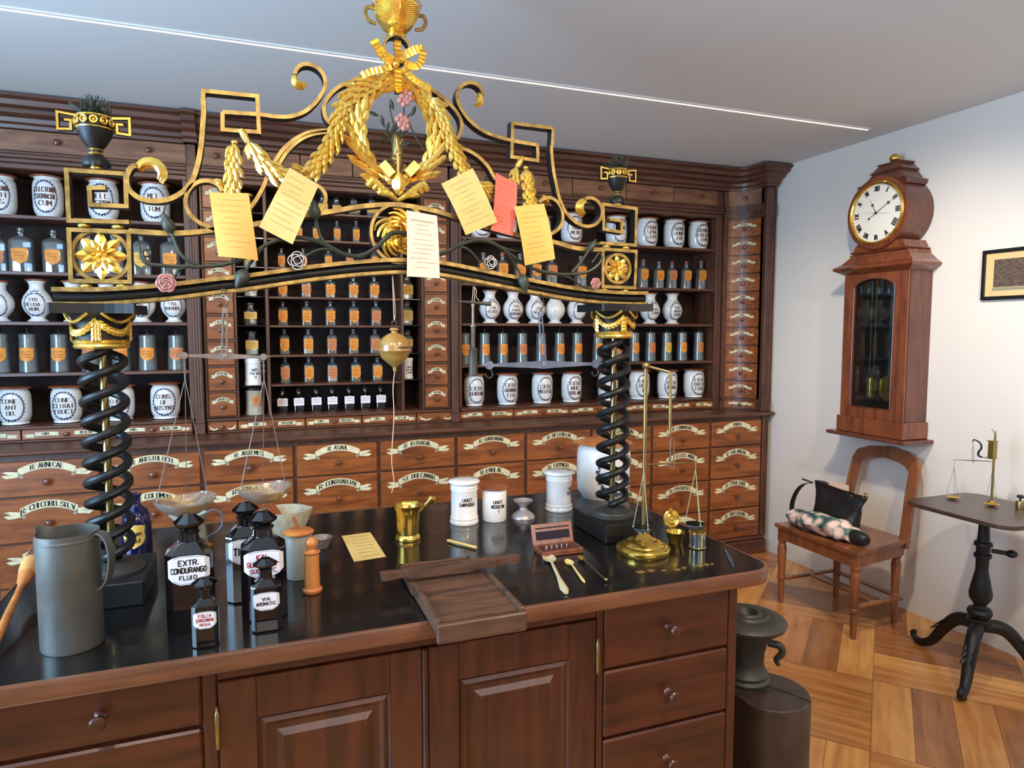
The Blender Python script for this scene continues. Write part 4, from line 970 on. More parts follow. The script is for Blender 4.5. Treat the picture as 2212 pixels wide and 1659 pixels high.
# laurel garlands
def garland(mb, path, wid, L=.034, W=.013, dens=1.0, thick=.012, cols=4, flow=1, m=0):
    q = cr(path, 8); lens = [0]
    for a, c in zip(q[:-1], q[1:]): lens.append(lens[-1]+(c-a).length)
    tot = lens[-1]; n = max(int(tot/(L*.42)*dens), 3)
    mb.tube(q, [w*.42 for w in (wid if isinstance(wid, list) else [wid, wid])], 7, m, flat=.6)
    for i in range(n):
        t = (i+.2)/n*tot; k = 0
        while k < len(lens)-2 and lens[k+1] < t: k += 1
        p = q[k]+(q[k+1]-q[k])*((t-lens[k])/max(lens[k+1]-lens[k], 1e-6)); d = (q[k+1]-q[k]).normalized()*flow; sd = Vector((-d.z, 0, d.x))
        w = wid if not isinstance(wid, list) else wid[0]+(wid[-1]-wid[0])*(i/n)
        for c in range(cols):
            f = (c-(cols-1)/2)/(cols/2)+(.25 if i % 2 else -.12)
            for face in ((-1,) if abs(f) < .6 else (-1, 0)):
                a = f*.55+random.uniform(-.12, .12); dd = (d+sd*a*.9+Vector((0, face*.22+.05, 0)))
                b0 = p+sd*(w*.42*f)+Vector((0, -thick*(1-.5*f*f)*(1 if face else .2), 0))
                mb.leaf(b0, dd, (0, -1, 0), L*random.uniform(.9, 1.15), W, m, h=.3, curl=.08)
wc = A_([(1688, 1062)])[0]; WRX, WRZ = .116, .140
for sg in (-1, 1):
    pts = [wc+Vector((sg*WRX*sin(t), 0, WRZ*cos(t))) for t in [.12+i*.27 for i in range(11)]]
    b = MB(); garland(b, pts, .030, .052, .020, 1.0, .014, 3, flow=-1); build('laurel_wreath', b, M['gold'], arch, ang=25)
b = MB(); b.tube([wc+Vector((WRX*.92*cos(2*PI*i/40), .010, WRZ*.92*sin(2*PI*i/40))) for i in range(40)], .008, 8, closed=True); build('wreath_hoop', b, M['iron'], arch)
def gar(path, wid, name='laurel_garland', **k):
    b = MB(); garland(b, path, wid, **k); return build(name, b, M['gold'], arch, ang=25)
gar(A_([(1560, 660), (1440, 690), (1340, 740), (1270, 830), (1225, 930), (1200, 1040), (1160, 1150), (1090, 1260), (1010, 1360)], 1.985), [.024, .032], L=.036, W=.015, cols=3)
gar(A_([(1060, 1400), (990, 1385), (900, 1370)], 1.985), [.024, .016], L=.032, W=.012, cols=3)
gar(B_f([(470, 790), (525, 850), (565, 930), (590, 1020), (625, 1110), (665, 1200), (705, 1290), (740, 1370)], 1.985), [.020, .028], L=.034, W=.014, cols=3)
gar(A_([(392, 1150), (385, 1250), (380, 1380), (378, 1500), (375, 1590)], 1.985), [.014, .030], L=.036, W=.016, cols=3, name='laurel_tassel')
gar(A_([(500, 1130), (545, 1210), (610, 1290), (690, 1360), (780, 1415)], 1.985), [.016, .030], L=.045, W=.018, cols=3, name='laurel_tassel')
gar(B_f([(1240, 1350), (1245, 1430), (1255, 1520), (1262, 1600)], 1.985)+E_([(1770, 420)], 1.985), [.014, .028], L=.034, W=.016, cols=3, name='laurel_tassel')
gar(B_f([(1160, 1330), (1145, 1390), (1120, 1450)], 1.985), [.010, .018], L=.034, W=.012, cols=2, name='laurel_tassel')
gar(E_([(1235, 165), (1290, 205), (1340, 235)], 1.985), [.018, .036], L=.032, W=.016, cols=3, name='laurel_tassel')
for p, q in ((A_([(440, 1030), (470, 1080), (500, 1135)], 1.985), .011), (B_f([(1212, 1250), (1190, 1290), (1165, 1330)], 1.985), .010)):
    b = MB(); b.tube(cr(p, 4), [q*.7, q, q*.8], 10); build('gilt_loop', b, M['gold'], arch)
for p, q in ((A_([(392, 1135)], 1.985)[0], .009), (B_f([(1238, 1338)], 1.985)[0], .009)):
    b = MB(); b.ell(p, q, q, q*.8); build('gilt_loop', b, M['gold'], arch)
# pleated bow
def ribbon3(pts, w, n=5):
    b = MB(); q = cr(pts, n); vs = []; N = len(q)
    for i, p in enumerate(q):
        d = (q[min(i+1, N-1)]-q[max(i-1, 0)]).normalized(); s = Vector((-d.z, 0, d.x)); o = Vector((0, -.004-.0045*(i % 2), 0))
        vs += [p+s*w/2+o, p-s*w/2+o, p-s*w/2+o+Vector((0, .005, 0)), p+s*w/2+o+Vector((0, .005, 0))]
    fs = [(4*i+k, 4*i+(k+1) % 4, 4*i+4+(k+1) % 4, 4*i+4+k) for i in range(N-1) for k in range(4)]+[(0, 1, 2, 3), (4*N-4, 4*N-3, 4*N-2, 4*N-1)]
    b.add(vs, fs); return build('pleated_ribbon', b, M['gold'], arch, smooth=False)
YR = 1.97
ribbon3(A_([(1660, 490), (1590, 455), (1545, 400), (1500, 325)], YR), .026)
ribbon3(A_([(1580, 420), (1600, 480), (1650, 505)], YR), .022)
ribbon3(A_([(1700, 470), (1770, 430), (1840, 400), (1895, 400)], YR+.012), .024)
ribbon3(A_([(1890, 400), (1885, 470), (1850, 530), (1800, 530), (1745, 505)], YR-.012), .020)
ribbon3(A_([(1650, 530), (1560, 560), (1480, 575), (1400, 610)], YR), .019)
ribbon3(A_([(1735, 545), (1800, 620), (1870, 670), (1950, 715)], YR), .019)
ribbon3(A_([(1690, 325), (1692, 400), (1692, 500)], YR+.01), .019)
ribbon3(A_([(1692, 540), (1694, 620), (1696, 700), (1710, 740)], YR+.004), .020)
b = MB(); b.ell(A_([(1680, 510)], YR-.012)[0], .010, .009, .009); build('bow_knot', b, M['gold'], arch)
c = A_([(1680, 405)])[0]; b = MB(); b.strap([c+Vector((.0375*cos(2*PI*i/28), 0, .0375*sin(2*PI*i/28))) for i in range(28)], .007, .03, 0, 1, True); build('scroll_ring', b, GD, arch, smooth=False)
b = MB(); b.box(c.x-.006, c.x+.006, 1.992, 2.004, wc.z+WRZ-.03, c.z+.05); build('stem_bar', b, M['iron'], arch, smooth=False)
# basket
p = A_([(1680, 298)])[0]; x, y, z = p.x, 2.0, p.z; H_ = A_([(1672, 60)])[0].z-z
b = MB(); R_ = .064
b.lathe([(.0, z-.004), (.024, z-.004), (.028, z+.002), (.024, z+.010), (.022, z+.012)], (x, y, 0), 24)
b.lathe([(.022, z+.010), (R_*.62, z+H_*.28), (R_*.92, z+H_*.6), (R_, z+H_*.85), (R_*.96, z+H_), (R_*.85, z+H_), (R_*.8, z+H_*.8), (0, z+H_*.7)], (x, y, 0), 40, flute=.025, fn=40)
bk = build('flower_basket', b, M['gold'], arch)
b = MB()
for i in range(13):      # chevron withies
    for sg in (-1, 1):
        pts = []
        for t in range(7):
            h = H_*(.10+i*.064)+H_*.035*t*(1+.2*t)*.8; a = -PI/2+sg*(.02+t*.2)
            if h > H_*.97: break
            r = (.022+(R_*.40)*min(h/(H_*.28), 1)) if h < H_*.28 else R_*.62+(R_*.30)*(h/H_-.28)/.32 if h < H_*.6 else R_*.92+R_*.08*min((h/H_-.6)/.25, 1)
            pts.append((x+(r+.001)*cos(a), y+(r+.001)*sin(a), z+h))
        if len(pts) > 1: b.tube(pts, .0026, 5)
b.tube([(x+R_*1.0*cos(2*PI*i/32), y+R_*1.0*sin(2*PI*i/32), z+H_) for i in range(32)], .005, 7, closed=True)
build('wicker', b, M['gold'], bk)
for sg in (-1, 1):
    b = MB(); pts = [(x+sg*R_*.95, y, z+H_*.84), (x+sg*R_*1.25, y, z+H_*.86), (x+sg*R_*1.36, y, z+H_*.66), (x+sg*R_*1.2, y, z+H_*.42), (x+sg*R_*.88, y, z+H_*.36)]
    b.tube(cr(pts, 6), .0055, 8); build('basket_handle', b, M['goldd'], bk)
def rose(c, r, m, parent, n=3, name='rose'):
    b = MB(); c = Vector(c)
    for L in range(n):
        rr = r*(1-.3*L); k = 6-L
        for i in range(k):
            a = 2*PI*i/k+L*.5; d = Vector((cos(a), -.35-.3*L, sin(a)))
            pts = [c+Vector((0, -.004*L, 0))+Vector((cos(a+t*.62)*rr*(1-.12*t*t), -rr*(.25+.22*L)+.0, sin(a+t*.62)*rr*(1-.12*t*t))) for t in (-1, -.5, 0, .5, 1)]
            b.tube(pts, [rr*.10, rr*.20, rr*.10], 6)
            b.ell(c+Vector((cos(a)*rr*.62, -rr*.1-.004*L, sin(a)*rr*.62)), rr*.36, rr*.2, rr*.36, 8, 6)
    b.ell(c+Vector((0, -r*.35, 0)), r*.2, r*.2, r*.2, 8, 6)
    return build(name, b, m, parent)
for dx, dy in ((-.05, .012), (.048, .006), (.0, .03), (-.02, .04), (.03, .045)): rose((x+dx, 1.985, z+H_+dy), .022, M['silv'], bk)
# acanthus foot of the wreath
c = A_([(1690, 1570)])[0]; b = MB()
for sg in (-1, 1):
    for k, (e, f, w) in enumerate((((.088, .052), (.070, .040), .012), ((.072, .034), (.05, .022), .010), ((.060, .010), (.045, .006), .010))):
        pts = [c+Vector((0, -.005*k, -.012)), c+Vector((sg*f[0]*.55, -.008-.004*k, f[1]*.35)), c+Vector((sg*f[0], -.012, f[1]*.95)), c+Vector((sg*e[0]*.85, -.014, e[1]*.75)), c+Vector((sg*e[0], -.012, e[1]*.42))]
        b.tube(cr(pts, 5), [w*.5, w, w*.9, w*.7], 8)
    b.leaf(c+Vector((sg*.02, -.008, .03)), (sg*.25, -.1, 1), (0, -1, 0), .045, .026)
b.leaf(c+Vector((0, -.02, .0)), (0, -.15, 1), (0, -1, 0), .068, .042, h=.4)
build('acanthus', b, M['gold'], arch)
for sg, cx_ in ((-1, 1600), (1, 1800)):
    q = A_([(cx_, 1355)], 1.985)[0]; b = MB(); b.box(-.014, .014, -.02, .02, -.022, .022, 0, .002); b.xf(Matrix.Translation(q) @ Matrix.Rotation(sg*.75, 4, 'Y')); build('wreath_clasp', b, M['gold'], arch, smooth=False)
q0, q1 = A_([(1690, 1500), (1690, 1400)]); b = MB(); b.tube([q0, q1], .010, 10); build('stem', b, M['gold'], arch)
# bouquet inside the wreath
b = MB(); q = A_([(1690, 1480), (1685, 1150), (1665, 1060)]); b.tube(cr(q, 5), [.008, .016, .013, .006], 10)
for i in range(60):
    t = random.random(); p = q[0]+(q[1]-q[0])*t; a = random.uniform(0, 2*PI); b.leaf(p+Vector((cos(a)*.009, sin(a)*.009, 0)), (cos(a)*.5, sin(a)*.5, 1), (cos(a), sin(a), 0), .022, .008)
bq = build('bouquet', b, M['brassd'], arch)
b = MB()
for st in (((1680, 1160), (1620, 1080), (1580, 980), (1560, 930)), ((1690, 1100), (1640, 900), (1630, 820)), ((1690, 1100), (1760, 950), (1830, 870)), ((1480, 1170), (1580, 1110), (1700, 1010), (1740, 900), (1735, 830)), ((1780, 970), (1830, 1080), (1900, 1190))):
    b.tube(cr(A_(st, 1.995), 5), .0022, 5)
for px_, py_, dx, dz in ((1580, 1010, -.3, 1), (1590, 1060, .4, 1), (1640, 1050, .6, 1), (1660, 880, -.4, 1), (1800, 930, .4, 1), (1640, 1100, -.8, .6), (1700, 1090, .8, .5), (1620, 1130, -.9, .3), (1700, 1150, .9, .1), (1545, 925, -1, .2)):
    b.leaf(A_([(px_, py_)], 1.99)[0], (dx, -.3, dz), (0, -1, .2), .034, .012)
build('stem_leaves', b, M['leafg'], bq)
for px_, py_ in ((1740, 800), (1765, 770), (1722, 960), (1740, 990)):
    c = A_([(px_, py_)], 1.98)[0]; b = MB()
    for i in range(5):
        a = 2*PI*i/5+px_; b.ell(c+Vector((cos(a)*.012, -.003, sin(a)*.012)), .008, .007, .009, 10, 6)
    b.ell(c+Vector((0, -.005, 0)), .005, .005, .005, 8, 6); build('blossom', b, M['pink'], bq)
# medallion with acanthus whirl
c = E_([(470, 672)])[0]; R_ = .083; b = MB()
b.strap([c+Vector((R_*cos(2*PI*i/44), 0, R_*1.02*sin(2*PI*i/44))) for i in range(44)], .009, .03, 0, 1, True); build('ring', b, GD, arch, smooth=False)
b = MB()
for k in range(5):
    a0 = 2*PI*k/5+.6
    for j in range(5):
        rr = R_*(.90-.13*j); pts = []
        for t in range(7):
            a = a0+.15*j+t*(.20+.02*j); r = .012+(rr-.012)*min(1, (t/6)**.55*1.05); pts.append(c+Vector((r*cos(a), -.006-.006*sin(t/6*PI)-.0025*j, r*sin(a))))
        b.tube(cr(pts, 3), [.002, .0048, .0058, .005, .003], 6)
b.ell(c+Vector((0, -.014, 0)), .012, .01, .012); build('acanthus_whirl', b, M['gold'], arch)
# climbing vine of dark iron
YV = 1.955
def vine(pts, r=.006, r1=None): 
    b = MB(); b.tube(cr(pts, 6), [r, r1 or r], 8); return build('vine_stem', b, M['vine'], arch)
vine(E_([(460, 655), (390, 665), (330, 720), (250, 800), (150, 865), (60, 895)], YV)+D_([(1880, 795), (1780, 800), (1660, 775), (1540, 710), (1420, 655), (1290, 622), (1180, 612), (1060, 625), (930, 670), (830, 730), (720, 800), (600, 850), (450, 888), (300, 902), (150, 905)], YV)+C_([(1060, 1308), (930, 1312), (820, 1305), (720, 1290), (675, 1240)], YV), .0068, .0045)
vine(C_([(675, 1240), (665, 1180), (650, 1140)], YV)+C_([(640, 1160)], YV), .003)
vine(C_([(1060, 1308), (960, 1330), (930, 1370), (915, 1400)], YV), .004, .003)
vine(C_([(1080, 1300), (1000, 1260), (950, 1200), (915, 1120), (895, 1070)], YV), .005, .004)
vine(C_([(720, 1285), (690, 1230), (700, 1200), (735, 1195), (750, 1215), (735, 1240), (700, 1240)], YV), .004, .0025)
vine(D_([(860, 720), (800, 790), (740, 870), (700, 940)], YV), .005, .004)
vine(D_([(1520, 705), (1450, 620), (1415, 520), (1395, 440)], YV), .005, .004)
vine(D_([(1560, 735), (1470, 730), (1380, 750), (1290, 800)], YV), .005, .003)
vine(E_([(460, 655), (520, 665), (590, 680), (650, 740), (720, 820), (790, 862), (880, 868), (970, 835), (1060, 785), (1180, 745), (1290, 735), (1400, 760), (1520, 830), (1640, 920), (1760, 995), (1900, 1045), (2050, 1068)], YV)+F_([(300, 1030), (420, 1050), (540, 1055), (650, 1045), (730, 1010), (780, 960), (795, 920)], YV), .0068, .0045)
vine(F_([(795, 920), (770, 890), (735, 940), (715, 960)], YV), .003)
vine(E_([(1060, 785), (1110, 740), (1160, 690)], YV), .004, .003)
vine(E_([(1060, 790), (1150, 820), (1220, 880), (1280, 960)], YV), .004, .003)
vine(E_([(1480, 800), (1560, 880), (1630, 980), (1680, 1080)], YV), .004, .003)
vine(E_([(1400, 760), (1500, 800), (1600, 835), (1680, 840)], YV), .003)
vine(F_([(560, 1040), (620, 970), (670, 900), (700, 850)], YV), .005, .004)
vine(F_([(480, 1060), (560, 1090), (640, 1150), (690, 1165)], YV), .004, .003)
def bud(c, d, L=.05, w=.021):
    b = MB(); d = Vector(d).normalized(); c = Vector(c)
    b.tube([c+d*L*t for t in (0, .12, .3, .55, .8, 1)], [w*.25, w*.7, w, w*.9, w*.5, w*.15], 12)
    for k in range(3):
        a = 2*PI*k/3; s = d.orthogonal().normalized(); s2 = d.cross(s); b.leaf(c, d+(s*cos(a)+s2*sin(a))*.35, s*cos(a)+s2*sin(a), L*.8, w*.9)
    build('bud', b, M['leafg'], arch)
bud(C_([(900, 1075)], YV)[0], (-.35, -.1, 1), .052, .0165); bud(D_([(700, 935)], YV)[0], (-.55, -.1, -1), .055, .019); bud(D_([(1400, 440)], YV)[0], (-.15, -.1, 1), .055, .015)
bud(E_([(1690, 1070)], YV)[0], (.25, -.1, -1), .058, .017); bud(F_([(690, 880)], YV)[0], (.6, -.1, 1), .048, .011); bud(E_([(1160, 690)], YV)[0], (.6, 0, 1), .03, .006)
rose(C_([(862, 1432)], YV)[0], .022, M['pink'], arch); rose(F_([(742, 1125)], YV)[0], .016, M['pink'], arch)
def srose(c, r):       # open sheet-metal rose
    b = MB(); c = Vector(c)
    for L, (n, q) in enumerate(((4, 1.0), (4, .72), (4, .45))):
        for i in range(n):
            a = 2*PI*i/n+L*.6
            pts = [c+Vector((cos(a)*r*q*.35+cos(a+t)*r*q*.62, -.003-.004*L, sin(a)*r*q*.35+sin(a+t)*r*q*.62)) for t in (-1.5, -1, -.5, 0, .5, 1, 1.5)]
            b.strap(pts, .0022, .011, 0, 1)
    b.ell(c+Vector((0, .003, 0)), r*.8, .003, r*.8, 14, 6, 1)
    build('sheet_metal_rose', b, [M['silv'], M['irong']], arch, smooth=False)
srose(D_([(1205, 845)], YV)[0], .025); srose(E_([(1375, 955)], YV)[0], .020)

# ---- prescriptions pinned to the arch
def note(px4, Y, m, label, bend=.012, pen='pen', lines=9, curlx=0.0, hdr=False, fold=None):
    """px4: top-left, top-right, bottom-right, bottom-left"""
    c = [P(a, d, Y) for a, d in px4]; nx, ny = 8, 12; Nn = Vector((0, -1, 0))
    def S(u, v, o=0.0):
        p = c[0]*(1-u)*(1-v)+c[1]*u*(1-v)+c[2]*u*v+c[3]*(1-u)*v
        d = bend*(sin(PI*v)*.8+curlx*(u-.5)**2*4*v); 
        if fold: d += .010*max(0, 1-abs(v-fold)*6)
        return p+Nn*(d+o)
    b = MB()
    for o in (0, -.0005):
        k = len(b.v); b.add([S(i/nx, j/ny, o) for j in range(ny+1) for i in range(nx+1)], [(j*(nx+1)+i, j*(nx+1)+i+1, (j+1)*(nx+1)+i+1, (j+1)*(nx+1)+i) for j in range(ny) for i in range(nx)], 0)
    for k in range(lines):
        v = .12+.8*k/lines+random.uniform(-.01, .01); a = random.uniform(.08, .3); e = random.uniform(.6, .92)
        if hdr and k < 3: a, e = (.14, .86) if k == 0 else (.3, .7)
        scribble(b, a, e, v, .028, lambda u, w: S(u, w, .0008), 1, .0028 if not (hdr and k == 0) else .006)
    o = build('prescription', b, [M[m], M[pen]], None, label, 'paper note', 'old handwritten prescriptions hanging on the arch', recalc=False, ang=60); return o
note([(452, 415), (537, 418), (558, 562), (471, 553)], 1.935, 'paperA', 'amber handwritten note, leftmost on the arch, under the vertical gilt tassel', curlx=-.8)
note([(626, 362), (689, 399), (632, 528), (559, 490)], 1.938, 'paperB', 'folded yellow note hanging askew left of the gilt wreath', fold=.45)
note([(878, 454), (944, 466), (950, 601), (879, 597)], 1.935, 'paperW', 'long pinkish white note with printed heading over the round medallion', hdr=True, lines=11, bend=.006)
note([(953, 397), (1021, 363), (1074, 480), (1006, 508)], 1.945, 'paperB', 'pale yellow handwritten note right of the gilt wreath, tilted left')
note([(1071, 373), (1117, 397), (1108, 510), (1060, 497)], 1.96, 'paperR', 'coral red note between the two yellow notes on the right', pen='penr', lines=13)
note([(1110, 446), (1175, 440), (1197, 560), (1132, 574)], 1.935, 'paperA', 'yellow note, rightmost on the arch, under the right gilt tassel', curlx=.6)
# ================= the counter =================
ct = thing('counter', (.2, 2.05, 0), 'long dark wooden pharmacy counter with glossy black top and rounded right corner', 'counter')
X0, X1, Y0, Y1, ZT = -.627, 1.395, 1.508, 2.60, .92
def outline(x1, y0, y1, r, x0=X0, n=8):
    x0 = x0+(X1-x1); o = [(x0, y0)]
    o += [(x1-r+r*sin(PI/2*k/n), y0+r-r*cos(PI/2*k/n)) for k in range(n+1)]
    o += [(x1-.03+.03*cos(PI/2*k/4), y1-.03+.03*sin(PI/2*k/4)) for k in range(5)]
    return o+[(x0, y1)]
b = MB()
def ringloft(mb, outs, zs, m=0, ms=None):
    n = len(outs[0]); vs = []; fs = []; mm = []
    for o, z in zip(outs, zs): vs += [(x, y, z) for x, y in o]
    for j in range(len(outs)-1):
        for i in range(n): fs.append((j*n+i, j*n+(i+1) % n, (j+1)*n+(i+1) % n, (j+1)*n+i)); mm.append(ms[j] if ms else m)
    fs += [tuple(range(n)), tuple((len(outs)-1)*n+i for i in range(n))]; mm += [m, m if ms is None else ms[-1]]
    mb.add(vs, fs, mm)
def ins(d): return outline(X1-d, Y0+d, Y1-d, .085-d)
ringloft(b, [ins(.006), ins(.001), ins(0), ins(.0), ins(.002), ins(.009), ins(.0095)], [.879, .882, .886, .917, .921, .9225, .919])
build('top_edge', b, M['edge'], ct, ang=50)
b = MB(); b.prism(ins(.0096), .900, .9205, 0); build('black_top', b, M['counter'], ct, smooth=False)
YFc = 1.562; XR = 1.292
b = MB(); XLc = -.54; b.box(XLc, XR-.004, YFc+.014, 2.52, .08, .878, 0); b.box(XLc, XR, YFc+.02, 2.53, 0, .08)
b.box(XR-.03, XR, YFc, 2.53, .08, .878, 0, .003)
build('carcass', b, M['cfrz'], ct, smooth=False)
def stile(x0, x1):
    b = MB(); b.box(x0, x1, YFc, YFc+.013, .08, .878, 0, .002); build('stile', b, M['cfrz'], ct, smooth=False)
for x0, x1 in ((-.128, -.100), (.832, .852), (-.54, -.512)): stile(x0, x1)
b = MB(); b.box(-.10, .832, YFc+.002, YFc+.013, .838, .878, 0, .003); b.box(-.512, XR-.03, YFc, YFc+.013, .08, .12, 0); build('rail', b, M['cfr'], ct, smooth=False)
def cdrawer(x0, x1, z0, z1):
    b = MB(); b.box(x0+.002, x1-.002, YFc-.002, YFc+.013, z0, z1, 0, .005); d = build('drawer', b, M['cfr'], ct, smooth=False)
    kb = MB(); x, z = (x0+x1)/2, (z0+z1)/2; kb.lathe([(.014, 0), (.012, -.004), (.0075, -.008), (.008, -.020), (.015, -.028), (.0165, -.034), (.013, -.039), (.004, -.041), (0, -.041)], (x, YFc-.002, z), 18, axis='y'); build('knob', kb, M['cfr'], d)
for z0, z1 in ((.692, .868), (.498, .684), (.30, .490), (.125, .292)): cdrawer(.853, 1.262, z0, z1)
for z0, z1 in ((.745, .868), (.55, .737), (.33, .542), (.125, .322)): cdrawer(-.51, -.129, z0, z1)
def cdoor(x0, x1, hinge):
    b = MB(); z0, z1 = .125, .836; y = YFc-.004; s = .078; yb = YFc+.012
    b.box(x0, x0+s, y, yb, z0, z1, 0, .002); b.box(x1-s, x1, y, yb, z0, z1, 0, .002)
    b.box(x0+s, x1-s, y, yb, z1-.095, z1, 0, .001); b.box(x0+s, x1-s, y, yb, z0, z0+.095, 0, .001)
    d = build('door', b, M['cfrz'], ct, smooth=False)
    b = MB(); a0, a1, c0, c1 = x0+s, x1-s, z0+.095, z1-.095
    for k, (w, yy) in enumerate(((0, y+.0005), (.010, y+.004), (.02, y+.007), (.032, y+.003))):
        pass
    rings = [(0, y), (.006, y+.006), (.016, y+.002), (.026, y+.009), (.040, y+.010), (.055, y+.003), (.06, y+.003)]
    vs = []; fs = []
    for w, yy in rings: vs += [(a0+w, yy, c0+w), (a1-w, yy, c0+w), (a1-w, yy, c1-w), (a0+w, yy, c1-w)]
    for j in range(len(rings)-1):
        for i in range(4): fs.append((j*4+i, j*4+(i+1) % 4, j*4+4+(i+1) % 4, j*4+4+i))
    n = 4*(len(rings)-1); fs.append((n, n+1, n+2, n+3)); b.add(vs, fs); build('panel', b, M['cfrz'], d, smooth=False)
    hx = x0-.004 if hinge < 0 else x1+.004; b = MB()
    for z in (.73, .24):
        b = MB(); b.lathe([(0, z-.045), (.003, z-.043), (.005, z-.040), (.005, z+.04), (.003, z+.043), (.002, z+.055), (0, z+.056)], (hx, y-.003, 0), 10); build('hinge', b, M['brassd'], d)
cdoor(-.096, .356, -1); cdoor(.372, .828, 1)
b = MB(); b.box(.357, .371, YFc-.008, YFc+.012, .125, .836, 0, .004); build('door_strip', b, M['cfrz'], ct, smooth=False)

# ---------------- things on the counter ----------------
ZC_ = .9212
def at(bx, by, ty=None):
    """counter point under pixel (bx,by); height of pixel ty above it; metres per pixel"""
    p = Z(bx, by, ZC_); h = (P(bx, ty, p.y).z-ZC_) if ty else 0
    return p.x, p.y, h, mppw(p+Vector((0, 0, h/2)))
def lathe_obj(name, pr, x, y, m, par=None, n=32, ms=None, z=ZC_, **k):
    b = MB(); b.lathe([(r, z+h) for r, h in pr], (x, y, 0), n, 0, ms=ms, **k); return build(name, b, m, par)
# pewter jug
x, y, h, s = at(158, 1392, 1146); r = 72*s
j = thing('pewter_jug', (x, y, ZC_), 'tall grey pewter measuring jug with flat strap handle at the front left of the counter', 'jug')
b = MB(); n = 48; pr = [(0, 0), (.97, 0), (1, .006), (1, h*.93), (1.02, h*.935), (1.02, h*.95), (1, h*.955), (1.0, h), (.97, h), (.96, h*.9), (.96, .01), (0, .01)]
vs = []; fs = []
for (q, z) in pr:
    for i in range(n):
        a = 2*PI*i/n; rr = q*r; zz = z
        if z > h*.88:       # pouring lip at the back left
            d = (a-rad(150)+PI) % (2*PI)-PI; lip = max(0, 1-abs(d)/.42); rr += lip*r*.28*(z/h-.88)/.12; zz += lip*.008*(z/h-.88)/.12
        vs.append((x+rr*cos(a), y+rr*sin(a), ZC_+zz))
for k in range(len(pr)-1):
    for i in range(n): fs.append((k*n+i, k*n+(i+1) % n, (k+1)*n+(i+1) % n, (k+1)*n+i))
b.add(vs, fs); build('body', b, M['pew'], j)
b = MB(); ha = rad(-20); hd = Vector((cos(ha), sin(ha), 0)); pts = [(r*.99, h*.95), (r*1.12, h*.985), (r*1.38, h*.94), (r*1.52, h*.80), (r*1.45, h*.62), (r*1.22, h*.52), (r*1.0, h*.50)]
q = cr([Vector((x, y, ZC_))+hd*a+Vector((0, 0, c)) for a, c in pts], 6); sd = Vector((-hd.y, hd.x, 0)); vs = []
for i, p in enumerate(q):
    d = (q[min(i+1, len(q)-1)]-q[max(i-1, 0)]).normalized(); nn = d.cross(sd)*.0015
    vs += [p+sd*.012+nn, p-sd*.012+nn, p-sd*.012-nn, p+sd*.012-nn]
N = len(q); b.add(vs, [(4*i+k, 4*i+(k+1) % 4, 4*i+4+(k+1) % 4, 4*i+4+k) for i in range(N-1) for k in range(4)]+[(0, 1, 2, 3), (4*N-4, 4*N-3, 4*N-2, 4*N-1)])
build('handle', b, M['pew'], j, smooth=True)
# brush leaning on the jug
a_, c_ = Z(-10, 1388, ZC_+.022), Z(70, 1213, ZC_+.080)
br = thing('brush', tuple(a_), 'round bristle brush with turned light wood handle, leaning at the far left', 'brush')
d = (c_-a_); b = MB(); b.tube([a_-d*.08, a_, a_+d*.35, a_+d*.55, a_+d*.66, a_+d*.70, a_+d*.74, a_+d*.80], [.008, .009, .009, .007, .008, .013, .015, .018], 14); build('handle', b, M['turned'], br)
b = MB(); b.tube([a_+d*.80, a_+d*.86, a_+d*.98], [.018, .021, .023], 14); build('ferrule', b, M['lidy'], br)
b = MB()
for i in range(160):
    u = random.uniform(-1, 1); v = random.uniform(-1, 1); o_ = Vector((u*.016, v*.014, 0)); b.tube([a_+d*.96+o_, a_+d*random.uniform(1.16, 1.26)+o_*1.35], [.0014, .0006], 4)
build('bristles', b, mat('bristle', (150, 108, 88), .8), br)
# cobalt bottle
x, y, h, s = at(297, 1188, 1066); r = 34*s
t = thing('cobalt_bottle', (x, y, ZC_), 'dark blue round bottle lettered Sirup Opiat behind the left column', 'bottle')
pr = [(0, 0), (r, 0), (r, h*.48), (r*.93, h*.62), (r*.72, h*.72), (r*.42, h*.78), (r*.34, h*.82), (r*.34, h*.96), (r*.42, h*.965), (r*.42, h), (r*.25, h), (0, h*.98)]
lathe_obj('body', pr, x, y, M['cob'], t)
b = MB(); fn = cylmap(x, y, lambda v: r, ZC_+h*.30, .001, -.05); shield(b, fn, r*1.5, h*.40, 0, 0); f2 = cylmap(x, y, lambda v: r, ZC_+h*.30, .0018, -.05)
text(b, "Sirup.", .014, lambda u, v: f2(u, v+.010), 1, True, 1.2); text(b, "Opiat.", .014, lambda u, v: f2(u, v-.012), 1, True, 1.2); build('paper_label', b, [M['yel'], M['ink']], t, recalc=False)
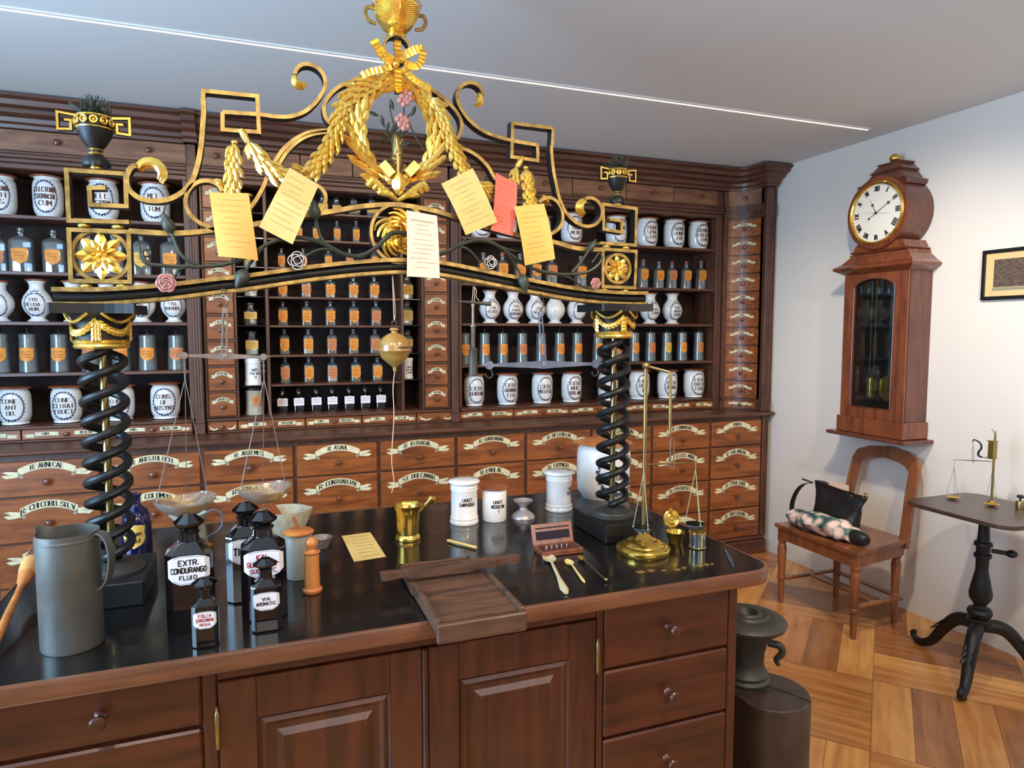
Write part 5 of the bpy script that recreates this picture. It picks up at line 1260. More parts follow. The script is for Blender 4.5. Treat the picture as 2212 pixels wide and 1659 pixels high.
# hexagonal-shouldered black bottles
def blackbottle(bx, by, ty, wpx, words, label, ink=2, ang=0.0, lz=.43, sh=.66, sw=.33):
    x, y, h, s = at(bx, by, ty); w = wpx*s
    t = thing('black_bottle', (x, y, ZC_), label, 'bottle', 'black square-shouldered bottles on the counter')
    c = w*.16; d = w*.78; poly = [(-w/2+c, -d/2), (w/2-c, -d/2), (w/2, -d/2+c), (w/2, d/2-c), (w/2-c, d/2), (-w/2+c, d/2), (-w/2, d/2-c), (-w/2, -d/2+c)]
    Mx = Matrix.Translation((x, y, ZC_)) @ Matrix.Rotation(ang, 4, 'Z'); nk = .17*w
    b = MB(); b.loft(poly, [(.97, .97, 0), (1, 1, .004), (1, 1, h*sh), (.985, .98, h*(sh+.015)), (.50, .58, h*(sh+.095)), (.44, .52, h*(sh+.105))]); b.lathe([(w*.22, h*(sh+.08)), (w*.21, h*.83), (w*.25, h*.84), (w*.25, h*.85), (w*.16, h*.855)], (0, 0, 0), 24)
    b.xf(Mx); build('body', b, M['blk'], t, smooth=False)
    b = MB(); b.lathe([(w*.17, h*.82), (w*.20, h*.87), (w*sw*.72, h*.885), (w*sw*.96, h*.905), (w*sw, h*.93), (w*sw*.42, h*.995), (0, h)], (0, 0, 0), 8); b.xf(Mx); build('stopper', b, M['blk'], t, smooth=False)
    b = MB(); lw, lh = w*.93, h*.235; yf = -d/2-.0012; cz = h*lz
    q = [(-.5, .36), (-.42, .5), (0, .53), (.42, .5), (.5, .36), (.5, -.28), (.30, -.50), (0, -.54), (-.30, -.50), (-.5, -.28)]
    def fn(u, v, o=0):
        e = w/2-c; au = abs(u)
        if au > e: return (math.copysign(e+(au-e)*.72, u), yf+(au-e)*.72-o, cz+v)
        return (u, yf-o, cz+v)
    cols = [-.5, -.36, -.2, 0, .2, .36, .5]
    def top_(u): return lh*(.53-.17*max(0, abs(u)-.3)/.2*1.0 if abs(u) > .3 else .53)
    def bot_(u): return -lh*(.54-.26*max(0, abs(u)-.2)/.3)
    b.add([fn(lw*u, e(u)) for u in cols for e in (bot_, top_)], [(2*i, 2*i+2, 2*i+3, 2*i+1) for i in range(6)], 0)
    nL = len(words); th = lh*(.19 if nL > 1 else .3)
    for i, wd_ in enumerate(words):
        k = th*(.8 if (nL == 3 and i == 2) else 1); text(b, wd_, k, lambda u, v, i=i: fn(u, v+((nL-1)/2-i)*th*1.45, .0006), 1, False, 1.25, 1.5, min(.8, lw*.78/(max(len(wd_), 5)*k*1.0)))
    rim = [fn(lw*.95*u, e(u)*.93, .0003) for u, e in [(c_, top_) for c_ in cols]+[(c_, bot_) for c_ in cols[::-1]]]
    for a0_, a1_ in zip(rim, rim[1:]+rim[:1]):
        a0_, a1_ = Vector(a0_), Vector(a1_); z_ = Vector((0, 0, .0004)); b.add([a0_-z_, a0_+z_, a1_+z_, a1_-z_], [(0, 1, 2, 3)], 2)
    b.xf(Mx); build('enamel_label', b, [M['pap'], M[ink], M['blue']], t, recalc=False); return t
blackbottle(416, 1350, 1108, 104, ["EXTR.", "CONDURANGO", "FLUID."], 'tall black glass bottle lettered EXTR CONDURANGO FLUID', 'ink', lz=.545)
blackbottle(536, 1290, 1083, 88, ["TINCT."], 'tall black glass bottle, rearmost, half hidden behind another tall one', 'ink', lz=.53)
blackbottle(573, 1326, 1102, 98, ["KAL.", "GUAJACOL-", "SULFONIC."], 'tall black bottle with red lettering behind the VIN AROMATIC bottle', 'inkr', lz=.54)
blackbottle(577, 1356, 1204, 66, ["VIN.", "AROMATIC."], 'small black bottle lettered VIN AROMATIC', 'ink', lz=.44, sh=.62, sw=.42)
blackbottle(446, 1392, 1246, 58, ["FOLIA", "STRICHNINI", "RESIN"], 'smallest black bottle with red lettering in front of the CONDURANGO bottle', 'inkr', lz=.42, sh=.60, sw=.50)
# small spouted pewter pitcher behind
x, y, h, s = at(420, 1186, 1108)
t = thing('spouted_pitcher', (x, y, ZC_), 'small grey spouted pitcher with thin loop handle hidden behind the CONDURANGO bottle', 'pitcher')
lathe_obj('body', [(0, 0), (.036, 0), (.040, h*.2), (.034, h*.6), (.033, h*.85), (.040, h), (.037, h), (.030, h*.85), (0, h*.3)], x, y, M['stoneware'], t)
b = MB(); b.tube([(x-.03, y, ZC_+h*.75), (x-.055, y, ZC_+h*.93), (x-.068, y, ZC_+h*1.0)], [.012, .007, .004], 10); build('spout', b, M['stoneware'], t)
b = MB(); b.tube(cr([(x+.034, y, ZC_+h*.95), (x+.06, y, ZC_+h*1.05), (x+.085, y, ZC_+h*.85), (x+.075, y, ZC_+h*.5), (x+.036, y, ZC_+h*.3)], 6), .003, 8); build('handle', b, M['steel'], t)
# stone mortar with wooden pestle
x, y, h, s = at(618, 1172, 1100)
t = thing('stone_mortar', (x, y, ZC_), 'grey rough stone mortar with pouring lug standing behind the black bottles', 'mortar')
b = MB(); n = 40; R0 = 52*s; pr = [(0, 0), (.55, 0), (.62, .01), (.80, h*.4), (.98, h*.9), (1.0, h), (.86, h), (.80, h*.85), (.5, h*.35), (0, h*.25)]; vs = []; fs = []
for q, z in pr:
    for i in range(n):
        a = 2*PI*i/n; bumpy = max(0, cos(2*(a)))**10*.16*(z > h*.6); vs.append((x+R0*(q+bumpy)*cos(a), y+R0*(q+bumpy)*sin(a), ZC_+z))
for k in range(len(pr)-1):
    for i in range(n): fs.append((k*n+i, k*n+(i+1) % n, (k+1)*n+(i+1) % n, (k+1)*n+i))
b.add(vs, fs); build('bowl', b, M['stone'], t, ang=60)
a_, c_ = Vector((x-.0, y, ZC_+h*.5)), P(575, 1085, y-.02)
o = MB(); o.tube([a_, a_+(c_-a_)*.25, a_+(c_-a_)*.3, a_+(c_-a_)*.6, c_], [.014, .015, .012, .016, .014], 14, ); o = build('pestle', o, M['lid']); tag(o, 'thick brown wooden pestle leaning left in the grey stone mortar', 'pestle')
# grey jar with wooden lid and stick
def lidjar(bx, by, ty, wpx, label, bm, lm, words=(), name='ointment_jar', lidh=.10, stick=None, ribs=True, ink='ink', th=0.0, wr=1.0):
    x, y, h, s = at(bx, by, ty); r = wpx*s/2
    t = thing(name, (x, y, ZC_), label, 'jar')
    if ribs: pr = [(0, 0), (r, 0), (r*1.03, .004), (r*1.03, h*.06), (r*.97, h*.09), (r*.97, h*.11), (r*1.0, h*.12), (r*1.0, h*.145), (r*.94, h*.17), (r*.94, h*.74), (r*.99, h*.77), (r*.99, h*.79), (r*.95, h*.80), (r*.98, h*.82), (r*.98, h*.85), (r*.93, h*.87), (r*.93, h*.93)]
    else: pr = [(0, 0), (r*.95, 0), (r, .004), (r, h*.84), (r*.97, h*.86), (r*.99, h*.88), (r*.94, h*.9)]
    b = MB(); b.lathe([(q, ZC_+z) for q, z in pr], (x, y, 0), 40, 0); fn = cylmap(x, y, lambda v: r*(.94 if ribs else 1), ZC_+h*.52, .001, th)
    tw = h*.07*wr
    for i, w_ in enumerate(words): text(b, w_, tw, lambda u, v, i=i: fn(u, v+(.5-i)*tw*1.5), 1, False, 1.3, 1.3, min(.8, r*1.25/(max(len(w_), 4)*tw)))
    build('body', b, [M[bm], M[ink]], t, recalc=False)
    lathe_obj('lid', [(0, h*.90), (r*1.0, h*.91), (r*1.12, h*.93), (r*1.13, h*.955), (r*1.0, h*.985), (r*.5, h*1.0), (0, h*1.003)], x, y, M[lm], t, 40)
    if stick: b = MB(); b.tube([(x, y, ZC_+h*.98), (x+stick[0], y, ZC_+h*1.0+stick[1])], .0045, 8); build('spatula_stick', b, M['lid'], t)
    return t
lidjar(647, 1245, 1143, 60, 'grey stoneware jar with round orange wooden lid and a stick in it', 'stoneware', 'turned', stick=(-.012, .035), ribs=False)
lidjar(1003, 1128, 1034, 61, 'tall white porcelain jar lettered UNGT CAMPHORAT', 'porc', 'porc', ["UNGT.", "CAMPHORAT."])
lidjar(1068, 1122, 1048, 53, 'shorter white porcelain jar with brown wooden lid and stick, lettered UNGT', 'porc', 'lid', ["UNGT.", "NECDUITAN.", "1"], stick=(-.008, .042), ribs=False, wr=1.25)
lidjar(1207, 1100, 1016, 58, 'white porcelain jar right of the pewter cup, lettering turned to its right side', 'porc', 'porc', ["UNGT.", "KUTKER.", "1%"], th=.85)
# big wreath jar behind the right column
x, y, h, s = at(1303, 1070, 950); r = 58*s
t = thing('large_faience_jar', (x, y, ZC_), 'large white jar with blue leaf wreath and orange wooden lid behind the right column', 'jar')
pr = [(0, 0), (r*.82, 0), (r*.86, .01), (r*.98, h*.12), (r, h*.3), (r, h*.75), (r*.96, h*.86), (r*.88, h*.90), (r*.9, h*.93)]
b = MB(); b.lathe([(q, ZC_+z) for q, z in pr], (x, y, 0), 44, 0); fn = cylmap(x, y, lambda v: r, ZC_+h*.47, .001, .1); wreath(b, fn, r*.74, h*.33, r*.19, 24); f2 = cylmap(x, y, lambda v: r, ZC_+h*.47, .0016, .1)
text(b, "UNGT.", .020, lambda u, v: f2(u, v+.02), 2, True); text(b, "ALTHAEAE", .018, lambda u, v: f2(u, v-.015), 2, True); build('body', b, [M['glaze'], M['blue'], M['inkb']], t, recalc=False)
lathe_obj('lid', [(0, h*.925), (r*.9, h*.93), (r*1.06, h*.945), (r*1.07, h*.965), (r*.8, h*1.0), (0, h*1.005)], x, y, M['turned'], t, 40)
# turned wooden case
x, y, h, s = at(675, 1278, 1160); r = 19*s
o = lathe_obj('turned_wooden_case', [(0, 0), (r*1.05, 0), (r*1.15, h*.02), (r*1.15, h*.06), (r*.92, h*.09), (r*.85, h*.5), (r*.84, h*.70), (r*1.0, h*.73), (r*.98, h*.745), (r*.5, h*.765), (r*.42, h*.785), (r*.55, h*.81), (r*.72, h*.85), (r*.74, h*.90), (r*.62, h*.95), (r*.3, h*.99), (0, h)], x, y, M['turned'], n=28)
tag(o, 'slim turned orange wooden case with ball top, in front of the grey stoneware jar', 'wooden case')
x, y, h, s = at(694, 1182, 1160)
b = MB(); q = [(cos(2*PI*i/8)*.037, sin(2*PI*i/8)*.037) for i in range(8)]; b.loft(q, [(.6, .6, 0), (1, 1, h), (.92, .92, h), (.5, .5, .006)], c=(x, y, ZC_)); o = build('octagonal_dish', b, M['steelb'], smooth=False); tag(o, 'small dark octagonal dish behind the turned wooden case', 'dish')
# white card
c4 = [Z(a, c, ZC_) for a, c in ((738, 1158), (800, 1150), (834, 1203), (765, 1214))]
b = MB(); 
for o_ in (0, .0008): b.add([tuple(p+Vector((0, 0, o_))) for p in c4], [(0, 1, 2, 3)], 0)
def S(u, v): p = c4[0]*(1-u)*(1-v)+c4[1]*u*(1-v)+c4[2]*u*v+c4[3]*(1-u)*v; return p+Vector((0, 0, .0014))
for v in (.12, .25, .38, .5, .62, .74, .88): scribble(b, .2+.2*random.random(), .85, v, .03, S, 1, .006)
o = build('prescription_card', b, [M['paperB'], M['pen']], smooth=False, recalc=False); tag(o, 'cream handwritten card lying on the black counter left of the brass mortar', 'card')
# brass mortar and pestle
x, y, h, s = at(881, 1164, 1090); r = 33*s
t = thing('brass_mortar', (x, y, ZC_), 'shiny brass mortar with flared rim in the middle of the counter', 'mortar')
lathe_obj('bowl', [(0, 0), (r*.82, 0), (r*.84, .004), (r*.80, h*.10), (r*.70, h*.16), (r*.72, h*.22), (r*.76, h*.6), (r*.82, h*.84), (r*.96, h*.96), (r, h), (r*.95, h*1.01), (r*.82, h*.95), (r*.72, h*.8), (r*.62, h*.3), (0, h*.2)], x, y, M['brass'], t, 44)
a_, c_ = Vector((x+.002, y, ZC_+h*.5)), P(938, 1072, y)
b = MB(); d = c_-a_; b.tube([a_, a_+d*.1, a_+d*.75, a_+d*.8, a_+d*.86, a_+d*.93, c_], [.008, .007, .0065, .009, .013, .013, .004], 16); o = build('brass_pestle', b, M['brass']); tag(o, 'round-headed brass pestle leaning right in the brass mortar', 'pestle')
# pewter cup on a foot
x, y, h, s = at(1130, 1118, 1080); r = 25*s
o = lathe_obj('pewter_cup', [(0, 0), (r*1.02, 0), (r*1.02, h*.06), (r*.9, h*.2), (r*.62, h*.34), (r*.35, h*.46), (r*.30, h*.6), (r*.45, h*.74), (r*.8, h*.9), (r*.86, h), (r*.8, h), (r*.6, h*.86), (0, h*.75)], x, y, M['silv'], n=36)
tag(o, 'small silvery pewter cup on a wide stepped foot between the white jars', 'cup')
# bone spatula
a_, c_ = Z(966, 1167, ZC_+.006), Z(1030, 1183, ZC_+.006)
b = MB(); d = c_-a_; b.tube([a_, a_+d*.05, a_+d*.5, a_+d*.95, c_], [.003, .007, .006, .0065, .003], 10, flat=.7); o = build('folding_knife', b, M['paperB']); tag(o, 'pale yellow bone handled folding knife in front of the white jars', 'knife')
# pill machine
YP0, YP1 = Z(1045, 1345, .96), None
p1, p2, p3, p4 = [Z(a, c, .958) for a, c in ((945, 1348), (1129, 1305), (1062, 1237), (900, 1259))]
pm = thing('pill_machine', ((p1.x+p2.x)/2, (p1.y+p3.y)/2, ZC_), 'brown wooden pill rolling board overhanging the counter front edge', 'pill machine')
xa, xb_, ya, yb_ = p1.x+.002, p2.x, (p1.y+p2.y)/2, (p3.y+p4.y)/2
b = MB(); b.box(xa+.012, xb_-.012, ya+.012, yb_-.0, .9245, .948, 0); build('bed', b, M['pill'], pm, smooth=False)
for n_, bx_ in (('side_rail', (xa, xa+.012, ya, yb_)), ('side_rail', (xb_-.012, xb_, ya, yb_)), ):
    b = MB(); b.box(*bx_, .9245, .958, 0, .002); build(n_, b, M['pill'], pm, smooth=False)
b = MB(); b.box(xa, xb_, min(ya-.012, 1.494), min(ya+.004, 1.506), .905, .950, 0, .003); build('front_board', b, M['pill'], pm, smooth=False)
q1, q2, q3, q4 = [Z(a, c, .952) for a, c in ((872, 1215), (1038, 1208), (1016, 1187), (870, 1203))]
b = MB(); bx0, bx1 = xa-.002, xb_-.01; b.box(bx0, bx1, yb_+.06, yb_+.17, .9245, .930, 0)
for e in ((bx0, bx0+.01, yb_+.06, yb_+.17), (bx1-.01, bx1, yb_+.06, yb_+.17), (bx0, bx1, yb_+.16, yb_+.17)): b.box(*e, .9245, .952, 0, .001)
b.box(bx0, bx1, yb_+.001, yb_+.06, .9245, .944, 0, .001)
for i in range(26): b.lathe([(.0028, yb_+.002), (.0028, yb_+.056)], (bx0+.012+i*(bx1-bx0-.024)/25, 0, .9445), 6, axis='y')
build('pill_trough', b, M['pill'], pm, smooth=False)
a_, c_ = Z(822, 1245, .968), Z(1121, 1206, .968); L_ = (c_-a_).length; b = MB()
pr = [(-.5, .010), (-.48, .015), (-.44, .016), (-.39, .009), (-.34, .009), (-.31, .016), (-.305, .017), (.305, .017), (.31, .016), (.34, .009), (.39, .009), (.44, .016), (.48, .015), (.5, .010)]
vs = [(L_*u, -w_, z) for z in (-.009, .009) for u, w_ in pr]+[(L_*u, w_, z) for z in (-.009, .009) for u, w_ in pr]; n = len(pr)
fs = [tuple(range(n))+tuple(range(3*n-1, 2*n-1, -1)), tuple(range(n, 2*n))+tuple(range(4*n-1, 3*n-1, -1))]
for i in range(n-1): fs += [(i, i+1, n+i+1, n+i), (2*n+i, 2*n+i+1, 3*n+i+1, 3*n+i)]
fs += [(0, n, 3*n, 2*n), (n-1, 2*n-1, 4*n-1, 3*n-1)]
b.add(vs, fs); b.xf(Matrix.Translation((a_+c_)/2) @ Matrix.Rotation(math.atan2(c_.y-a_.y, c_.x-a_.x), 4, 'Z')); o = build('pill_roller', b, M['pill'], smooth=False); tag(o, 'long wooden pill cutter bar with two flat handles lying across the pill board', 'pill cutter')
# box of weights
a_, c_ = Z(1172, 1196, .935), Z(1265, 1187, .935); bx_ = thing('weight_box', ((a_.x+c_.x)/2, a_.y+.03, ZC_), 'small open mahogany box of weights with dark lined lid', 'box')
W2, D2 = (c_.x-a_.x), .072; x0 = a_.x; y0 = a_.y
b = MB(); b.box(x0, x0+W2, y0, y0+D2, ZC_, ZC_+.016, 0, .002); build('base', b, M['mah'], bx_, smooth=False)
b = MB(); b.box(x0+.010, x0+W2-.010, y0+.012, y0+D2-.018, ZC_+.0165, ZC_+.018, 0); build('lining', b, M['cfr'], bx_, smooth=False)
b = MB(); b.box(0, W2, 0, .008, 0, .064, 0, .001); b.box(.012, W2-.012, -.0008, .004, .014, .040, 1); b.box(.012, W2-.012, -.0010, .004, .048, .052, 1); b.xf(Matrix.Translation((x0, y0+D2, ZC_+.016)) @ Matrix.Rotation(rad(-18), 4, 'X')); build('lid', b, [M['mah'], mat('dark_velvet', (30, 18, 34), .9)], bx_, smooth=False)
for i in range(5): o = lathe_obj('silver_weight', [(0, 0), (.0042-.0004*i, 0), (.0042-.0004*i, .006), (0, .008)], x0+.026+i*.017, y0+.030, M['silv'], n=12, z=ZC_+.0182); tag(o, 'tiny silvery weight in the mahogany box, %s from the left' % ORD[i], 'weight', 'weights in the small mahogany box')
# spoons
def spoon(a, c, w, m1, m2, label, hw=.0035, end=.006, n='spoon', end_ball=False):
    a_, c_ = Z(*a, ZC_+.004), Z(*c, ZC_+.006); d = c_-a_; L = d.length; t = thing(n, tuple(a_), label, 'spoon')
    ang = math.atan2(d.y, d.x); b = MB(); N = 14; vs = []; fs = []; R_ = 6
    bl = w*1.9
    for k in range(R_+1):
        q = k/R_
        for i in range(N):
            th = 2*PI*i/N; u = cos(th)*bl*q; v = sin(th)*w*q*(1-.25*cos(th)*-1*.6); vs.append((u, v, -.004+.008*q*q))
    for k in range(R_):
        for i in range(N): fs.append((k*N+i, k*N+(i+1) % N, (k+1)*N+(i+1) % N, (k+1)*N+i))
    off = len(vs); vs += [(vx*.97, vy*.97, vz-.0015) for vx, vy, vz in vs]
    fs += [tuple(i+off for i in f) for f in fs]; fs += [(R_*N+i, R_*N+(i+1) % N, off+R_*N+(i+1) % N, off+R_*N+i) for i in range(N)]
    b.add(vs, fs); Mx = Matrix.Translation(a_) @ Matrix.Rotation(ang, 4, 'Z'); b.xf(Mx); build('bowl', b, M[m1], t)
    b = MB(); b.tube([(bl*.9, 0, .004), (bl*1.3, 0, .006), (L*.6, 0, .003), (L*.9, 0, .001), (L, 0, 0)], [hw, hw*.8, hw, end, end*.5], 10, flat=.5); b.xf(Mx); build('handle', b, M[m2], t)
    if end_ball: b = MB(); b.ell((L, 0, .002), .006, .005, .005); b.xf(Mx); build('small_bowl', b, M[m2], t)
spoon((1186, 1207), (1223, 1280), .020, 'ivory', 'ivory', 'largest spoon, translucent horn bowl and long handle, left of three', .0055, .012)
spoon((1229, 1216), (1263, 1257), .013, 'paperB', 'paperB', 'middle ivory coloured spoon of the three', .0035, .005)
spoon((1256, 1208), (1309, 1252), .011, 'brass', 'brassd', 'thin brass double ended spoon, right of three', .0022, .003, end_ball=True)
# brass balance
x, y, h, s = at(1389, 1193, None); pb = Vector((x, y, ZC_))
bal = thing('brass_balance', (x, y, ZC_), 'standing brass balance with round domed foot and hanging glass pans', 'balance')
r = 57*mpp(pb)
lathe_obj('foot', [(0, 0), (r*.98, 0), (r, .003), (r, .014), (r*1.02, .016), (r*.99, .020), (r*.86, .027), (r*.80, .027), (r*.76, .031), (r*.55, .041), (r*.50, .041), (r*.34, .047), (r*.26, .055), (r*.15, .060), (r*.09, .066), (r*.13, .071), (r*.07, .080)], x, y, M['brass'], bal, 48)
zt = P(1390, 790, y).z; b = MB(); b.tube([(x, y, ZC_+.08), (x, y, zt)], [.0062, .0052], 14); build('pillar', b, M['brassd'], bal)
b = MB(); e1 = P(1447, 806, y-.05); b.lathe([(0, zt-.012), (.010, zt-.008), (.013, zt), (.010, zt+.008), (0, zt+.010)], (x, y, 0), 16)
e2 = P(1447, 935, y-.05); b.tube([(x, y, zt), e1*.96+Vector((x, y, zt))*.04+Vector((0, 0, .002)), e1+Vector((.002, 0, -.006)), e2], .0046, 10); build('bent_arm', b, M['brassd'], bal)
b = MB(); f0 = P(1452, 948, e1.y); f1 = P(1452, 1010, e1.y); b.tube([e2, f0], .0012, 5)
for sg in (-1, 1): b.tube([f0+Vector((sg*.002, 0, 0)), f0+Vector((sg*.0065, 0, -.008)), f1+Vector((sg*.006, 0, .008)), f1+Vector((sg*.002, 0, -.006))], .002, 6)
fork = build('suspension_fork', b, M['steelb'], bal)
k0, k1 = P(1391, 1004, e1.y), P(1503, 999, e1.y); b = MB(); m_ = (k0+k1)/2; b.tube([k0, m_+Vector((0, 0, .001)), k1], [.0013, .0035, .0013], 8); build('balance_beam', b, M['brassd'], bal)
for kx, py in ((k0, (1389, 1140)), (k1, (1501, 1132))):
    top = kx-Vector((0, 0, .022)); c = P(py[0], py[1], e1.y); R_ = 21*mpp(c); b = MB(); b.tube([kx, top], .0008, 5)
    for q in range(3):
        a = 2*PI*q/3+.5; e = c+Vector((R_*cos(a), R_*sin(a), .002)); b.tube([top, e], .0011, 5); b.ell(e, .0028, .0028, .0028, 8, 6)
    build('pan_cords', b, mat('green_cord', (160, 168, 130), .8) if 'green_cord' not in bpy.data.materials else bpy.data.materials['green_cord'], bal)
    b = MB(); b.lathe([(R_, c.z+.002), (R_*.96, c.z-.004), (R_*.75, c.z-.012), (R_*.4, c.z-.017), (0, c.z-.019), (0, c.z-.0175), (R_*.4, c.z-.0155), (R_*.93, c.z-.003), (R_*.98, c.z+.002)], (c.x, c.y, 0), 28); build('glass_pan', b, M['glassd'], bal)
# nested brass cup weights
x, y, h, s = at(1459, 1172, 1148); r = 22*s
t = thing('brass_weight_cup', (x, y, ZC_), 'brass nest-weight cup with its hinged lid standing open', 'weight cup')
lathe_obj('cup', [(0, 0), (r*.66, 0), (r*.68, h*.1), (r*.92, h*.92), (r, h), (r*.94, h), (r*.6, h*.3), (0, h*.3)], x, y, M['brass'], t)
b = MB(); b.lathe([(r*.92, 0), (r*.95, .003), (r*.8, .006), (r*.6, .004), (r*.45, .007), (r*.2, .005), (0, .007)], (0, 0, 0), 30); b.ell((0, r*1.0, .003), .004, .004, .004)
b.xf(Matrix.Translation((x, y+r*.85, ZC_+h+r*1.05)) @ Matrix.Rotation(rad(78), 4, 'X')); build('lid', b, M['brass'], t)
b = MB(); b.box(x-.004, x+.004, y+r*.80, y+r*.95, ZC_+h-.004, ZC_+h+r*.28); build('hinge', b, M['brassd'], t, smooth=False)
x, y, h, s = at(1506, 1182, 1146); r = 18*s
t = thing('glass_weight_tin', (x, y, ZC_), 'small cylindrical glass and brass tin under the right pan of the balance', 'tin')
lathe_obj('body', [(r, .001), (r, h*.92), (r*.97, h*.92), (r*.97, .003), (0, .003)], x, y, M['glassd'], t)
lathe_obj('brass_rim', [(r*.6, h*.86), (r*1.04, h*.9), (r*1.04, h*.98), (r*.8, h), (r*.5, h*.96), (0, h*.95)], x, y, M['brass'], t)
b = MB(); b.tube([(x+(r+.001)*cos(2*PI*i/24), y+(r+.001)*sin(2*PI*i/24), ZC_+.002) for i in range(24)], .0012, 5, closed=True)
for a in range(4): b.tube([(x+r*cos(a*PI/2-1.6), y+r*sin(a*PI/2-1.6), ZC_+.002), (x+r*cos(a*PI/2-1.6), y+r*sin(a*PI/2-1.6), ZC_+h*.9)], .0012, 5)
build('brass_frame', b, M['brass'], t)
for i, (a, c, w_) in enumerate(((1383, 1236, 9), (1406, 1233, 8), (1434, 1233, 5), (1463, 1231, 7), (1478, 1227, 5), (1512, 1222, 8), (1526, 1220, 6), (1538, 1219, 4))):
    p = Z(a, c, ZC_); k = w_*mpp(p); b = MB(); b.box(-k, k, -k*.8, k*.8, 0, .0016, 0, .0004); b.xf(Matrix.Translation(p) @ Matrix.Rotation(rad(8+i*5), 4, 'Z'))
    o = build('sheet_weight', b, M['goldd'], smooth=False); tag(o, 'tiny flat brass sheet weight on the black top, %s from the left' % ORD[i], 'weight', 'flat sheet weights in front of the balance')
a_, c_ = Z(1567, 1187, ZC_+.004), Z(1585, 1225, ZC_+.003); b = MB()
for sg in (-1, 1): b.tube([a_, (a_+c_)/2+Vector((sg*.004, 0, .001)), c_+Vector((sg*.002, 0, 0))], [.0018, .0022, .0008], 6)
o = build('tweezers', b, M['steel']); tag(o, 'fine steel tweezers near the rounded right corner of the counter', 'tweezers')

# ---------------- things hanging from the arch ----------------
def hangscale(name, label, kL, kR, hook, fr_top, fr_w, m, pans=None, hooks=False, Y=1.985, thick=.006):
    c = (kL+kR)/2; t = thing(name, tuple(c), label, 'hanging scale')
    b = MB(); N = 16; vs = []
    for i in range(N+1):
        q = i/N; p = kL+(kR-kL)*q; w = thick*(.45+1.1*(1-abs(2*q-1)**.8)); 
        vs += [p+Vector((0, -.003, w)), p+Vector((0, -.003, -w)), p+Vector((0, .003, -w)), p+Vector((0, .003, w))]
    b.add(vs, [(4*i+k, 4*i+(k+1) % 4, 4*i+4+(k+1) % 4, 4*i+4+k) for i in range(N) for k in range(4)]+[(0, 1, 2, 3), (4*N, 4*N+1, 4*N+2, 4*N+3)])
    for e, sg in ((kL, -1), (kR, 1)):
        b.lathe([(0, -.005), (thick*1.5, -.005), (thick*1.7, 0), (thick*1.5, .005), (0, .005)], tuple(e), 16, axis='y'); b.tube([e+Vector((sg*thick, 0, 0)), e+Vector((sg*thick*3.4, 0, .001))], [thick*.8, .001], 8)
    b.lathe([(0, -.007), (thick*1.2, -.006), (thick*1.2, .006), (0, .007)], tuple(c), 14, axis='y'); build('beam', b, M[m], t)
    b = MB()
    for sg in (-1, 1): b.tube([c+Vector((sg*fr_w*.8, 0, -.012)), c+Vector((sg*fr_w, 0, .01)), Vector((fr_top.x+sg*fr_w*.8, Y, fr_top.z-.012)), Vector((fr_top.x+sg*fr_w*.2, Y, fr_top.z))], .0028, 7)
    b.lathe([(0, -.004), (fr_w*1.2, -.004), (fr_w*1.2, .004), (0, .004)], (fr_top.x, Y, fr_top.z-.008), 14, axis='y')
    build('suspension_fork', b, M[m], t)
    b = MB(); H = hook; hx = Vector((fr_top.x, Y, fr_top.z)); b.tube(cr([hx, hx+Vector((.006, 0, .008)), (hx+H)/2+Vector((.010, 0, 0)), H+Vector((0, 0, -.004)), H+Vector((-.008, 0, -.004)), H+Vector((-.010, 0, -.015))], 6), .0018, 6); build('hook', b, M['tinb'], t)
    for e in (kL, kR):
        if hooks:
            b = MB(); o = e-Vector((0, 0, .010)); b.tube(cr([e, o, o+Vector((.008, 0, -.010)), o+Vector((.010, 0, -.022)), o+Vector((0, 0, -.030)), o+Vector((-.010, 0, -.024)), o+Vector((-.011, 0, -.016))], 5), .0024, 7); build('end_hook', b, M['irong'], t)
    if pans:
        for e, (cp, R_) in zip((kL, kR), pans):
            jn = e-Vector((0, 0, .060)); b = MB(); b.tube([e, jn], .0022, 6)
            for k in range(3): b.tube([e-Vector((0, 0, .01+.014*k))+Vector((.004*cos(i), 0, .004*sin(i))) for i in range(7)], .0009, 4)
            for q in range(3):
                a = 2*PI*q/3+PI/2; f = cp+Vector((R_*.92*cos(a), R_*.92*sin(a), .004)); b.tube([jn, jn+(f-jn)*.5+Vector((0, 0, 0)), f], .0012, 5); b.tube([f, f+Vector((.004, 0, .008)), f+Vector((-.002, 0, .012))], .0012, 5)
            build('pan_cords', b, M['steelb'], t)
            b = MB(); n = 36; pr = [(1, 0), (.97, -.006), (.85, -.020), (.62, -.034), (.3, -.042), (0, -.044), (0, -.042), (.3, -.040), (.6, -.032), (.83, -.018), (.95, -.004)]; vs = []; fs = []
            for q, z in pr:
                for i in range(n):
                    a = 2*PI*i/n; wv = 1+.03*sin(3*a)*q+.02*sin(7*a+1)*q; vs.append((cp.x+R_*q*wv*cos(a), cp.y+R_*q*wv*sin(a), cp.z+z+.004*sin(2*a+.5)*q))
            for k in range(len(pr)-1):
                for i in range(n): fs.append((k*n+i, k*n+(i+1) % n, (k+1)*n+(i+1) % n, (k+1)*n+i))
            b.add(vs, fs); build('horn_pan', b, M['horn'], t)
    return t
Ya = 1.96; cL, cR = P(398, 1077, Ya), P(569, 1052, Ya)
hangscale('apothecary_hand_scale', 'iron hand scale with two translucent horn pans hanging under the left half of the arch', P(398, 768, Ya), P(569, 771, Ya), P(486, 622, Ya), P(486, 664, Ya), .0062, 'steelb', pans=((cL, 63*mpp(cL)), (cR, 57*mpp(cR))), Y=Ya, thick=.0058)
